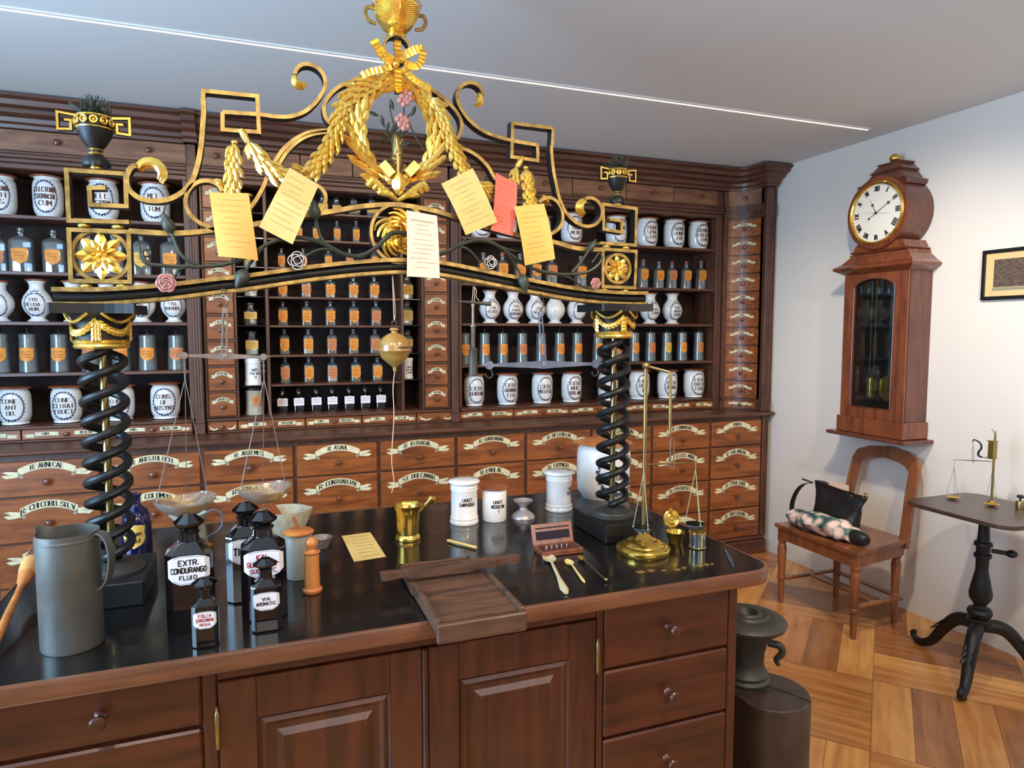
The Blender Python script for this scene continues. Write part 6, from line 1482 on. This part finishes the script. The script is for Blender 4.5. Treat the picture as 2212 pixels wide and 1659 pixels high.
hangscale('steel_hook_scale', 'blued steel scale beam with two end hooks hanging right of centre', P(1057, 789, 1.97), P(1286, 786, 1.97), P(1170, 634, 1.97), P(1167, 672, 1.97), .0065, 'steel', hooks=True, Y=1.97, thick=.0085)
# wooden string holder
c = P(852, 754, 1.985); R_ = 35*mpp(c)
t = thing('string_holder_ball', tuple(c), 'cracked yellow-brown wooden string holder ball hanging from the middle of the arch', 'string holder')
b = MB(); b.lathe([(0, c.z-R_*1.42), (R_*.10, c.z-R_*1.38), (R_*.13, c.z-R_*1.12), (R_*.45, c.z-R_*.86), (R_*.82, c.z-R_*.52), (R_*.98, c.z-R_*.12), (R_*1.01, c.z-R_*.10), (R_*1.01, c.z-R_*.04), (R_, c.z-R_*.02), (R_*1.01, c.z+R_*.06), (R_*.96, c.z+R_*.34), (R_*.80, c.z+R_*.64), (R_*.5, c.z+R_*.88), (R_*.2, c.z+R_*1.0), (R_*.18, c.z+R_*1.1), (R_*.30, c.z+R_*1.18), (R_*.28, c.z+R_*1.28), (0, c.z+R_*1.34)], (c.x, c.y, 0), 40)
build('ball', b, wood('varnished_boxwood', (158, 122, 58), (112, 84, 38), (14, 14, 26), .22, .6, .05), t)
b = MB()
for i in range(9): a = -PI/2+.10+i*.09; b.box(-.004, .004, -.0015, .0015, -.0011-.0012*(i % 2), .0011, 0); st = len(b.v)-8; b.xf(Matrix.Translation((c.x+R_*.998*cos(a), c.y+R_*.998*sin(a), c.z+R_*.12)) @ Matrix.Rotation(a+PI/2, 4, 'Z'), st)
build('crack', b, M['ink'], t, smooth=False)
b = MB(); q = Vector((c.x, c.y, c.z+R_*1.42)); b.tube([q+Vector((.007*cos(2*PI*i/12), 0, .008+.008*sin(2*PI*i/12))) for i in range(12)], .0022, 6, closed=True); build('ring', b, M['tinb'], t)
b = MB(); b.tube(cr([q+Vector((0, 0, .012)), q+Vector((-.001, 0, .06)), P(848, 596, 1.985)], 4), .0011, 5); b.tube(cr([P(848, 596, 1.985), q+Vector((.004, 0, .05)), q+Vector((.001, 0, .014))], 4), .0009, 5); build('hanging_string', b, M['string'], t)
b = MB(); b.tube(cr([(c.x, c.y, c.z-R_*1.40), P(849, 840, 1.985), P(851, 900, 1.985), P(846, 990, 1.985), P(851, 1040, 1.985), P(846, 1064, 1.985)], 5), .0013, 6); build('loose_string', b, M['string'], t)
# cork press / tablet borer hanging from two strings
Yb = 1.975; c = P(1022, 760, Yb); t = thing('hanging_press', tuple(c), 'dark iron screw press with cross bar hanging on strings left of the steel scale', 'press')
b = MB(); e0, e1 = P(990, 651, Yb), P(1060, 657, Yb); b.tube([e0, e1], [.0032, .0062], 8); build('cross_bar', b, M['irong'], t)
b = MB(); zt, z1, z2, z3 = P(1022, 655, Yb).z, P(1022, 706, Yb).z, P(1022, 756, Yb).z, P(1022, 812, Yb).z
b.lathe([(0, z3), (.0145, z3), (.0155, z3+.004), (.0135, z3+.01), (.013, z2-.004), (.0145, z2), (.010, z2+.006), (.0075, z2+.008)], (c.x, c.y, 0), 20); build('barrel', b, M['irong'], t)
b = MB(); pr = []
for i in range(40): pr.append((.0072 if i % 2 else .0056, z2+.006+(z1-z2-.006)*i/39))
b.lathe([(0, z2)]+pr+[(.0085, z1), (.0085, z1+.004), (.0045, z1+.006), (.0035, zt)], (c.x, c.y, 0), 14); build('screw', b, M['steelb'], t)
b = MB(); tp = P(1024, 619, Yb)
for sg in (-1, 1): b.tube([(c.x+sg*.004, Yb, zt-.01), (tp.x+sg*.002, Yb, tp.z)], .0009, 5)
b.tube(cr([tp, tp+Vector((.008, 0, -.012)), tp+Vector((.006, 0, -.03)), tp+Vector((.016, 0, -.042))], 4), .0009, 5); build('hanging_string', b, M['string'], t)
# ================= right side of the room =================
# wall clock (faces -X)
YC = 2.895; XF = 3.289; XWc = 3.468
ck = thing('wall_clock', (XF+.09, YC, .985), 'tall mahogany wall clock with round white dial and glazed door showing brass weights', 'clock')
def cbox(name, m, *bs, par=ck, be=.004):
    b = MB()
    for q in bs: b.box(*q, 0, be)
    return build(name, b, m, par, smooth=False)
cbox('bracket_shelf', M['mahd'], (XF-.045, XWc, 2.63, 3.168, .985, 1.006))
cbox('case_foot', M['mah'], (XF-.012, XWc, 2.668, 3.122, 1.007, 1.10))
hy = (2.684, 3.106)
b = MB(); b.box(XF, XF+.02, hy[0], hy[1], 1.101, 1.93, 0, .002); 
b = MB()
b.box(XWc-.01, XWc, hy[0], hy[1], 1.101, 1.93); b.box(XF+.012, XWc-.01, hy[0], hy[0]+.012, 1.101, 1.93); b.box(XF+.012, XWc-.01, hy[1]-.012, hy[1], 1.101, 1.93); b.box(XF+.012, XWc-.01, hy[0]+.012, hy[1]-.012, 1.101, 1.113)
build('case', b, M['mahd'], ck, smooth=False)
cbox('dark_interior', M['iron'], (XWc-.014, XWc-.0105, hy[0]+.013, hy[1]-.013, 1.115, 1.92), be=0)
# door front with arched opening
ya, yb, z0, z1 = 2.765, 3.035, 1.165, 1.845
b = MB(); arc = [(ya+(yb-ya)*(.5-.5*cos(PI*i/12)), z1+.055*sin(PI*i/12)) for i in range(13)]
outer = [(hy[0], 1.101), (hy[1], 1.101), (hy[1], 1.93), (hy[0], 1.93)]
def frame_plate(x, dx, m):
    mb = MB()
    mb.box(x, x+dx, hy[0], ya, 1.101, 1.93); mb.box(x, x+dx, yb, hy[1], 1.101, 1.93); mb.box(x, x+dx, ya, yb, 1.101, z0)
    vs = []; 
    for (y, z) in arc: vs += [(x, y, z), (x, y, 1.93), (x+dx, y, z), (x+dx, y, 1.93)]
    fs = []
    for i in range(12): a = 4*i; fs += [(a, a+4, a+5, a+1), (a+2, a+6, a+7, a+3), (a, a+4, a+6, a+2)]
    mb.add(vs, fs); return mb
dr = build('door', frame_plate(XF, .016, 0), M['mah'], ck, smooth=False)
b = MB(); pts = [(XF-.002, ya, z0), (XF-.002, yb, z0)]+[(XF-.002, y, z) for y, z in arc[::-1]]; b.tube(pts, .004, 6, closed=True); b.box(XF-.002, XF+.001, hy[0]+.045, hy[0]+.049, 1.105, 1.925); build('door_beading', b, M['mahd'], dr, smooth=False)
b = MB(); b.box(XF+.012, XF+.014, ya, yb, z0, z1+.05); build('glass_pane', b, glass('door_glass', (215, 222, 222), .015, .03, .995, .10), dr, smooth=False)
for y, zt_, zb_, k in ((2.965, 1.33, 1.14+.08, 0), (2.80, 1.66, 1.50, 1)):
    b = MB(); b.lathe([(0, zb_), (.030, zb_), (.030, zt_), (0, zt_+.003)], (XF+.08, y, 0), 20); w = build('brass_weight', b, M['brass'], ck)
    b = MB(); b.lathe([(0, -.005), (.016, -.005), (.016, .005), (0, .005)], (XF+.08, y, zt_+.03), 14, axis='x'); b.tube([(XF+.08, y, zt_), (XF+.08, y, zt_+.03)], .002, 5)
    for s in (-1, 1): b.tube([(XF+.08, y+s*.015, zt_+.03), (XF+.08, y+s*.015, 1.92)], .0018, 5)
    build('weight_line', b, M['brassd'], w)
b = MB(); b.box(XF+.095, XF+.10, 2.845, 2.868, 1.34, 1.92, 0); build('pendulum_rod', b, M['steel'], ck, smooth=False)
b = MB(); b.lathe([(0, -.008), (.075, -.004), (.078, 0), (.075, .004), (0, .008)], (XF+.10, 2.857, 1.275), 32, axis='x'); build('pendulum_bob', b, M['brass'], ck)
# hood
def zring(y0, y1, x0, z): return [(x0, y0, z), (x0, y1, z), (XWc, y1, z), (XWc, y0, z)]
def zloft(name, lv, m, par=ck):
    b = MB(); vs = []; 
    for (y0, y1, x0, z) in lv: vs += zring(y0, y1, x0, z)
    n = len(lv); fs = [(4*i+k, 4*i+(k+1) % 4, 4*i+4+(k+1) % 4, 4*i+4+k) for i in range(n-1) for k in range(4)]+[(0, 1, 2, 3), (4*n-4, 4*n-3, 4*n-2, 4*n-1)]
    b.add(vs, fs); return build(name, b, m, par, smooth=False)
zloft('case_cornice', [(2.68, 3.11, XF, 1.931), (2.64, 3.155, XF-.035, 1.955), (2.634, 3.162, XF-.042, 1.962), (2.634, 3.162, XF-.042, 1.972), (2.66, 3.13, XF-.012, 1.99), (2.70, 3.085, XF+.010, 2.03), (2.70, 3.085, XF+.010, 2.045)], M['mah'])
zloft('hood_base', [(2.71, 3.06, XF+.0, 2.046), (2.70, 3.07, XF-.012, 2.056), (2.715, 3.055, XF, 2.062), (2.735, 3.035, XF+.004, 2.10)], M['mah'])
cz, cr_ = 2.262, .200
b = MB(); out = []
for i in range(29):
    a = rad(-122)+rad(244)*i/28+PI/2; out.append((YC+cr_*cos(a)*.98, cz+cr_*sin(a)))
out = [(2.735, 2.10)] + sorted([], key=lambda q: 0) + [(y, z) for y, z in out if z > 2.115] + [(3.035, 2.10)] if False else [(YC+cr_*cos(rad(-60)+rad(300)*i/30), cz+cr_*sin(rad(-60)+rad(300)*i/30)) for i in range(31)]
n = len(out); vs = [(XF, y, z) for y, z in out]+[(XWc, y, z) for y, z in out]
b.add(vs, [tuple(range(n)), tuple(range(n, 2*n))]+[(i, (i+1) % n, n+(i+1) % n, n+i) for i in range(n)]); hood = build('hood', b, M['mahd'], ck, ang=30)
b = MB(); b.lathe([(cr_*.99, XF), (cr_*1.0, XF-.010), (cr_*.9, XF-.016), (cr_*.84, XF-.012), (cr_*.82, XF)], (0, YC, cz), 48, axis='x'); 
build('hood_ring', b, M['mah'], hood)
rd = .168
b = MB(); b.lathe([(rd*1.04, XF-.006), (rd*1.05, XF-.016), (rd*1.0, XF-.024), (rd*.95, XF-.018), (rd*.95, XF-.004)], (0, YC, cz), 48, axis='x'); build('brass_bezel', b, M['brass'], ck)
b = MB(); b.lathe([(0, XF-.010), (rd, XF-.008), (rd, XF-.002)], (0, YC, cz), 48, 0, axis='x')
def dm(o=0): return lambda u, v: (XF-.0112-o, YC-u, cz+v)      # u to the viewer's right
RN = ["XII", "I", "II", "III", "IIII", "V", "VI", "VII", "VIII", "IX", "X", "XI"]
for i in range(12):
    a = PI/2-2*PI*i/12; ca_, sa_ = cos(a), sin(a); f = dm()
    text(b, RN[i], .026, (lambda A: (lambda u, v: f((rd*.80+v)*cos(A)+u*sin(A), (rd*.80+v)*sin(A)-u*cos(A))))(a), 1, True, 1.3, .7)
for i in range(60):
    a = 2*PI*i/60; f = dm(); L_ = .005 if i % 5 else .009; w_ = .0007; q = [(rd*.93, w_), (rd*.93-L_, w_), (rd*.93-L_, -w_), (rd*.93, -w_)]
    b.add([f(r*cos(a)-w*sin(a), r*sin(a)+w*cos(a)) for r, w in q], [(0, 1, 2, 3)], 1)
build('dial', b, [mat('white_dial', (236, 234, 224), .3, coat=.4), M['ink']], ck, recalc=False)
def hand(a, L, w, m, o, disc=None, tail=.0, nm='clock_hand'):
    b = MB(); a = rad(90-a); f = dm(o); d = (cos(a), sin(a)); t = Vector(f(0, 0)); e = Vector(f(d[0]*L, d[1]*L)); s_ = Vector(f(-d[0]*tail, -d[1]*tail))
    b.tube([s_, t, t+(e-t)*.6, e], [w*.6, w, w*.6, w*.3], 6)
    if disc: c = t+(e-t)*disc; b.lathe([(0, -.001), (w*3.6, -.001), (w*3.6, .001), (0, .001)], tuple(c), 14, axis='x')
    build(nm, b, m, ck)
hand(331, .085, .0022, M['brassd'], .003, .62); hand(60, .125, .0022, M['brassd'], .005, .72); hand(240, .07, .0016, M['ink'], .004, .75); hand(278, .10, .0007, M['ink'], .006, None, .10)
b = MB(); b.ell((XF-.018, YC, cz), .005, .007, .007); build('hand_boss', b, M['ink'], ck)
# hood top
zloft('hood_top', [(2.745, 3.045, XF+.03, 2.405), (2.735, 3.055, XF+.01, 2.43), (2.77, 3.02, XF+.03, 2.445), (2.80, 2.99, XF+.05, 2.49), (2.79, 3.00, XF+.04, 2.497), (2.80, 2.99, XF+.05, 2.505), (2.83, 2.965, XF+.07, 2.535), (2.82, 2.975, XF+.065, 2.545)], M['mahd'])
b = MB(); b.ell((XF+.11, YC, 2.572), .028, .028, .026, 20, 12); build('gilt_ball', b, M['brass'], ck)

# chair with its back to the right wall
ch = thing('chair', (3.1, 2.84, 0), 'reddish brown wooden chair with open arched back against the white wall', 'chair')
b = MB(); q = [(2.845, 2.545), (2.845, 3.135), (3.30, 3.085), (3.30, 2.620)]; b.prism(q, .452, .472); b.prism([(2.853, 2.553), (2.853, 3.127), (3.29, 3.08), (3.29, 2.625)], .446, .452); build('seat', b, M['cherry'], ch, smooth=False)
b = MB()
def brd(a, c, z0_, z1_, t=.018):
    a, c = Vector((*a, 0)), Vector((*c, 0)); d = (c-a).normalized(); nn = Vector((-d.y, d.x, 0))*t/2; p = [a+nn, c+nn, c-nn, a-nn]
    b.prism([(v.x, v.y) for v in p], z0_, z1_)
for a, c in (((2.862, 2.565), (2.862, 3.115)), ((2.862, 2.568), (3.275, 2.635)), ((2.862, 3.112), (3.275, 3.07)), ((3.275, 2.635), (3.275, 3.07))): brd(a, c, .385, .446)
build('apron', b, M['cherry'], ch, smooth=False)
LEG = [(.013, 0), (.016, .02), (.0175, .10), (.019, .14), (.0245, .145), (.0245, .16), (.019, .165), (.021, .22), (.026, .33), (.021, .352), (.019, .358), (.026, .375), (.026, .384), (.018, .386)]
for x, y in ((2.875, 2.578), (2.875, 3.10)): lathe_obj('front_leg', LEG, x, y, M['cherry'], ch, 20, z=0)
for x, y in ((3.255, 2.655), (3.255, 3.055)): lathe_obj('rear_leg', LEG, x, y, M['cherry'], ch, 20, z=0)
b = MB(); b.box(2.88, 3.25, 3.062, 3.088, .145, .160, 0, .002); build('stretcher', b, M['cherry'], ch, smooth=False)
b = MB(); b.box(2.88, 3.25, 2.60, 2.63, .145, .160, 0, .002); b.xf(Matrix.Identity(4)); build('stretcher', b, M['cherry'], ch, smooth=False)
b = MB(); b.box(3.235, 3.275, 2.67, 3.04, .147, .158, 0, .002); build('stretcher', b, M['cherry'], ch, smooth=False)
b = MB(); b.box(3.05, 3.075, 2.632, 3.062, .148, .158, 0, .002); build('stretcher', b, M['cherry'], ch, smooth=False)
# back frame: inverted U leaning back
def bk(y, z): return (3.285+.10*(z-.47)/.43, y, z)
oc = [(2.615, .42), (2.635, .70), (2.640, .84), (2.665, .895), (2.74, .925), (2.86, .940), (2.98, .925), (3.055, .895), (3.08, .84), (3.085, .70), (3.10, .42)]
ic = [(2.665, .42), (2.690, .70), (2.695, .82), (2.715, .842), (2.76, .862), (2.86, .876), (2.96, .862), (3.005, .842), (3.025, .82), (3.03, .70), (3.05, .42)]
oc = [(a, c) for a, c in oc]; vs = []; n = len(oc)
for (a, c), (e, f) in zip(oc, ic):
    p, q = Vector(bk(a, c)), Vector(bk(e, f)); dx = Vector((.024, 0, 0)); vs += [p, q, q+dx, p+dx]
b = MB(); b.add(vs, [(4*i+k, 4*i+(k+1) % 4, 4*i+4+(k+1) % 4, 4*i+4+k) for i in range(n-1) for k in range(4)]+[(0, 1, 2, 3), (4*n-4, 4*n-3, 4*n-2, 4*n-1)]); build('backrest', b, M['cherry'], ch, smooth=False)

# handbag and scarf/umbrella on the chair
hb = thing('handbag', (3.08, 2.88, .4725), 'slouchy black leather shoulder bag standing on the chair seat', 'bag')
def bag():
    b = MB(); n = 36; pr = []; K = 12
    for j in range(K+1):
        t = j/K; z = .4738+(.235+.012*sin(5*t))*t; hw = .158-.012*sin(PI*t)+.030*t**2; hd = .062*(1-.62*t)+.010*sin(6*t)
        pr.append((hw, hd, z))
    vs = []; fs = []
    for k, (hw, hd, z) in enumerate(pr):
        for i in range(n):
            a = 2*PI*i/n; ca_, sa_ = cos(a), sin(a)
            u = math.copysign(abs(ca_)**.55, ca_)*hw; v = math.copysign(abs(sa_)**.8, sa_)*hd; w = (.007*sin(2.2*u/.1+k*.9)+.005*sin(4*u/.1-k*.7+2))*sin(PI*k/K)**.5
            vs.append((3.09+v+w+.03*(k/K), 2.925-u, z+(k/K)**2*(-.012*(u/hw)+.005*sin(6*u/.15)-.008*cos(3*u/hw))))
    for k in range(K):
        for i in range(n): fs.append((k*n+i, k*n+(i+1) % n, (k+1)*n+(i+1) % n, (k+1)*n+i))
    fs += [tuple(range(n)), tuple(K*n+i for i in range(n))]
    b.add(vs, fs); return b
build('bag_body', bag(), M['leather'], hb, ang=60)
b = MB(); q = cr([(3.09, 3.11, .695), (3.05, 3.13, .685), (3.03, 3.165, .63), (3.02, 3.185, .55), (3.01, 3.16, .482), (3.0, 3.09, .478)], 6); N = len(q); vs = []
for p in q: vs += [p+Vector((-.017, 0, 0)), p+Vector((.017, 0, 0)), p+Vector((.017, .003, .003)), p+Vector((-.017, .003, .003))]
b.add(vs, [(4*i+k, 4*i+(k+1) % 4, 4*i+4+(k+1) % 4, 4*i+4+k) for i in range(N-1) for k in range(4)]+[(0, 1, 2, 3), (4*N-4, 4*N-3, 4*N-2, 4*N-1)]); build('strap', b, M['leather'], hb)
b = MB(); b.tube([(3.09, 3.10, .700), (3.07, 3.16, .712)], [.010, .012], 8, flat=.4); build('zip_end', b, M['leather'], hb)
b = MB(); b.tube([(3.10+.010*cos(t), 2.738+.012*sin(t), .702+.014*cos(t*1)) for t in [2*PI*i/10 for i in range(10)]], .003, 6, closed=True); b.ell((3.066, 2.80, .690), .003, .006, .006); build('buckle', b, M['brassd'], hb)
b = MB(); b.box(3.112, 3.115, 2.86, 3.00, .700, .733); o = build('paper_slip', b, M['paperW'], smooth=False); tag(o, 'white paper slip sticking out of the black bag', 'paper')
# rolled flowery umbrella
m, nt, bs_ = _base('flower_print'); tc = nt.nodes.new('ShaderNodeTexCoord'); vo = nt.nodes.new('ShaderNodeTexVoronoi'); vo.inputs['Scale'].default_value = 19; rp = nt.nodes.new('ShaderNodeValToRGB'); nt.links.new(tc.outputs['Object'], vo.inputs['Vector']); nt.links.new(vo.outputs['Distance'], rp.inputs[0])
e = rp.color_ramp.elements; e[0].position = .05; e[0].color = lin((226, 178, 100)); e[1].position = .80; e[1].color = lin((40, 62, 76))
for p_, c_ in ((.14, (238, 220, 208)), (.50, (214, 180, 176)), (.58, (110, 140, 120))): q = e.new(p_); q.color = lin(c_)
rp.color_ramp.interpolation = 'LINEAR'; nt.links.new(rp.outputs[0], bs_.inputs['Base Color']); bs_.inputs['Roughness'].default_value = .6
um_ = thing('folded_umbrella', (2.95, 2.85, .4725), 'folded flower patterned umbrella with black end lying before the black bag', 'umbrella')
b = MB(); q = cr([(2.935, 3.08, .522), (2.925, 2.96, .530), (2.93, 2.85, .535), (2.945, 2.74, .528), (2.955, 2.67, .516)], 5)
N = len(q); n = 20; vs = []
for i, p in enumerate(q):
    r_ = (.046, .058, .060, .056, .044)[min(int(i/(N-1)*4.99), 4)]
    for k in range(n): a = 2*PI*k/n; rr = r_*(1+.10*sin(5*a+i*.5)+.05*sin(3*a-i)); vs.append((p.x+rr*1.25*cos(a), p.y, max(.474, p.z-.002+rr*.9*sin(a))))
b.add(vs, [(i*n+k, i*n+(k+1) % n, (i+1)*n+(k+1) % n, (i+1)*n+k) for i in range(N-1) for k in range(n)]+[tuple(range(n)), tuple((N-1)*n+k for k in range(n))]); build('canopy', b, m, um_, ang=60)
b = MB(); b.tube([(2.953, 2.69, .514), (2.957, 2.65, .513), (2.955, 2.60, .511), (2.952, 2.585, .510)], [.036, .037, .034, .022], 18); build('end_cap', b, M['leather'], um_)

# tripod table
tb = thing('tripod_table', (3.12, 2.1, 0), 'small dark table on a black cast iron tripod pedestal at the right edge', 'table')
b = MB(); top = [(x+3.10, y+2.075) for x, y in rrect(.47, .50, .075, 6)]; n = len(top)
b.prism(top, .780, .798); b.prism([(3.10+(x-3.10)*1.012, 2.075+(y-2.075)*1.012) for x, y in top], .785, .793); build('tabletop', b, wood('dark_table_wood', (74, 54, 46), (52, 37, 32), (4, 20, 20), .35, .2), tb, smooth=False)
o = lathe_obj('pedestal', [(.030, .24), (.05, .25), (.052, .262), (.036, .272), (.046, .282), (.052, .30), (.046, .316), (.028, .325), (.026, .335), (.045, .365), (.048, .39), (.036, .45), (.026, .50), (.027, .555), (.036, .56), (.036, .575), (.028, .58), (.028, .61), (.038, .615), (.036, .63), (.026, .635), (.024, .66), (.021, .76), (.06, .772), (.06, .7795)], 3.12, 2.1, M['iron'], tb, 24, z=0)
b = MB(); b.tube([(3.14, 2.075, .595), (3.18, 2.03, .592)], .010, 10); b.ell((3.19, 2.018, .592), .024, .024, .018); build('clamp_knob', b, M['iron'], o)
for k in range(3):
    a = rad(205.5+120*k)+0; d = Vector((cos(a), sin(a), 0)); sdv = Vector((-sin(a), cos(a), 0)); c0 = Vector((3.12, 2.1, 0))
    pr = [(.02, .235), (.08, .232), (.13, .205), (.19, .13), (.235, .062), (.275, .030), (.315, .018), (.345, .030), (.352, .048), (.338, .058)]
    b = MB(); b.tube(cr([c0+d*r+Vector((0, 0, z)) for r, z in pr], 5), [.030, .032, .030, .026, .023, .020, .017, .014, .014, .010], 12)
    for i in range(7):
        r, z = .07+.022*i, .236-.003*i**2*.8
        for s in (-1, 1): b.leaf(c0+d*r+Vector((0, 0, max(z, .06)))+sdv*s*.01, d+Vector((0, 0, -.9))+sdv*s*.6, d*.3+Vector((0, 0, 1)), .045, .018)
    b.ell(c0+d*.318+Vector((0, 0, .014)), .02, .02, .013); build('leg', b, M['iron'], tb, ang=50)
# balance on the tripod table
X = 3.10; zt = .7985; pb = Z(2142, 1084, zt)
tbal = thing('coin_scale', (pb.x, pb.y, zt), 'small iron column scale with two brass pans standing on the tripod table', 'balance')
def R(px_, py_, x_=None):     # on the vertical plane through the pillar facing the room
    return PX(px_, py_, pb.x)
zt2 = R(2142, 930).z; b = MB(); b.lathe([(0, zt), (.016, zt), (.014, zt+.006), (.0055, zt+.010), (.005, zt2-.03), (.004, zt2-.01), (.003, zt2)], (pb.x, pb.y, 0), 14); b.tube([(pb.x, pb.y, zt2-.012), (pb.x, pb.y+.02, zt2+.008)], .0015, 5); build('pillar', b, M['brassd'], tbal)
h0, h1 = R(2131, 951), R(2140, 989); b = MB(); b.box(pb.x-.014, pb.x+.014, pb.y-.004, pb.y+.022, h1.z, h0.z, 0, .001); b.box(pb.x-.016, pb.x+.016, pb.y-.006, pb.y+.030, h0.z, h0.z+.0025); b.box(pb.x-.016, pb.x+.016, pb.y-.006, pb.y+.040, h1.z-.0025, h1.z); build('winding_housing', b, M['brassd'], tbal, smooth=False)
b = MB(); b.tube(cr([R(2122, 988), R(2114, 984), R(2114, 976), R(2120, 968), R(2118, 958), R(2110, 952), R(2103, 950), R(2101, 955)], 5), [.004, .005, .0045, .004, .003, .002], 8); build('swan_arm', b, M['iron'], tbal)
b = MB(); b.tube([R(2102, 955), R(2102, 964)], .001, 5)
for dx in (-1.6, 1.6): b.tube([R(2102, 964), R(2102+dx, 969), R(2102+dx, 992), R(2102, 1000)], .0012, 5)
b.tube([R(2058, 993), R(2102, 995), R(2150, 997)], [.0012, .0028, .0012], 6); build('balance_beam', b, M['steelb'], tbal)
for px_, py_, bp in ((2062, 994, (2058, 1074)), (2146, 997, (2142, 1089))):
    c = Z(bp[0], bp[1], zt+.008); tp = R(px_, py_); 
    b = MB(); j_ = Vector((tp.x, tp.y, tp.z-.035)); b.tube([tp, j_], .0008, 4)
    for k in range(3): a = 2*PI*k/3+.4; b.tube([j_, c+Vector((.028*cos(a), .028*sin(a), 0))], .0008, 4)
    build('pan_cords', b, M['steelb'], tbal)
    b = MB(); b.lathe([(0, c.z-.008), (.012, c.z-.006), (.024, c.z-.002), (.030, c.z+.002), (.031, c.z+.002), (.024, c.z-.0005), (0, c.z-.006)], (c.x, c.y, 0), 22); build('brass_pan', b, M['brass'], tbal)
p = Z(2203, 1098, zt); t = thing('ink_pot', (p.x, p.y, zt), 'small dark round pot with a knobbed lid at the right end of the tripod table', 'pot')
lathe_obj('body', [(0, .0005), (.017, .0005), (.018, .03), (.016, .034)], p.x, p.y, M['brassd'], t, 20, z=zt)
lathe_obj('knob', [(.004, .034), (.004, .044), (.014, .050), (.016, .056), (.010, .062), (0, .063)], p.x, p.y, M['tinb'], t, 16, z=zt)
# framed picture on the right wall
pf = thing('picture_frame', (3.465, 2.2, 1.755), 'black framed print with cream mount on the white wall, cut by the right edge', 'picture')
yA, yB, zA, zB = 1.98, 2.408, 1.757, 2.006
b = MB()
for q in ((yA, yB, zA, zA+.018), (yA, yB, zB-.018, zB), (yA, yA+.018, zA+.018, zB-.018), (yB-.018, yB, zA+.018, zB-.018)): b.box(3.452, 3.469, *q, 0, .002)
build('frame', b, M['iron'], pf, smooth=False)
b = MB(); b.box(3.460, 3.466, yA+.018, yB-.018, zA+.018, zB-.018, 0); b.box(3.4595, 3.4605, yA+.06, yB-.058, zA+.062, zB-.05, 1); b.box(3.4595, 3.4605, yA+.06, yB-.054, zA+.045, zA+.060, 2)
build('print', b, [mat('cream_mount', (220, 190, 136), .8), mat('old_engraving', (108, 92, 78), .8, c2=(66, 54, 46), vs=60, stretch=(1, 1, 3)), mat('green_caption_strip', (142, 142, 116), .8)], pf, smooth=False)
# iron mortar on a wooden block, right of the counter
XM, YM = 1.60, 1.82
st = thing('wooden_block', (XM, YM-.02, 0), 'dark round-fronted wooden block right of the counter carrying the iron mortar', 'block')
b = MB(); o_ = [(XM-.10, YM+.20), (XM-.125, YM+.06), (XM-.125, YM-.11)]+[(XM-.005+.132*cos(rad(-155+i*11)), YM-.06+.132*sin(rad(-155+i*11))) for i in range(1, 20)]+[(XM+.10, YM+.20)]
n = len(o_); vs = []
for k_, z in ((1, 0), (1, .375), (.985, .385), (.97, .387)): vs += [(XM+(x-XM)*k_, YM+(y-YM)*k_, z) for x, y in o_]
b.add(vs, [(j*n+i, j*n+(i+1) % n, (j+1)*n+(i+1) % n, (j+1)*n+i) for j in range(3) for i in range(n)]+[tuple(range(n)), tuple(3*n+i for i in range(n))])
build('body', b, wood('blackened_wood', (64, 48, 40), (38, 28, 24), (20, 20, 4), .45, .2), st, ang=30)
b = MB(); b.tube([(XM-.02, YM+.02, .3872), (XM+.05, YM-.10, .3872), (XM+.075, YM-.165, .3872)], .0022, 5); build('split', b, M['ink'], st)
mt_ = thing('iron_mortar', (XM-.03, YM+.03, .388), 'big cast iron mortar with wide flat lid standing on the dark block', 'mortar')
xx, yy = XM-.03, YM+.03
MP = lambda a, c: P(a, c, yy)
lathe_obj('pedestal_body', [(0, 0), (.078, 0), (.082, .012), (.072, .02), (.076, .032), (.066, .045), (.060, .07), (.062, .11), (.072, .15), (.092, .18), (.096, .195)], xx, yy, M['irong'], mt_, 36, z=.3885)
lathe_obj('wide_rim', [(.084, .180), (.112, .190), (.128, .203), (.133, .215), (.128, .222), (.09, .236), (.075, .234), (.068, .242), (.050, .240), (.045, .246), (.035, .245), (.030, .230), (0, .20)], xx, yy, M['irong'], mt_, 48, z=.3885)
b = MB()
for sg in (1,): b.tube(cr([(xx+.055, yy-.045, .53), (xx+.085, yy-.07, .525), (xx+.09, yy-.075, .50), (xx+.078, yy-.062, .475), (xx+.085, yy-.068, .455)], 5), [.012, .013, .011, .010, .006], 10)
build('handle', b, M['irong'], mt_)
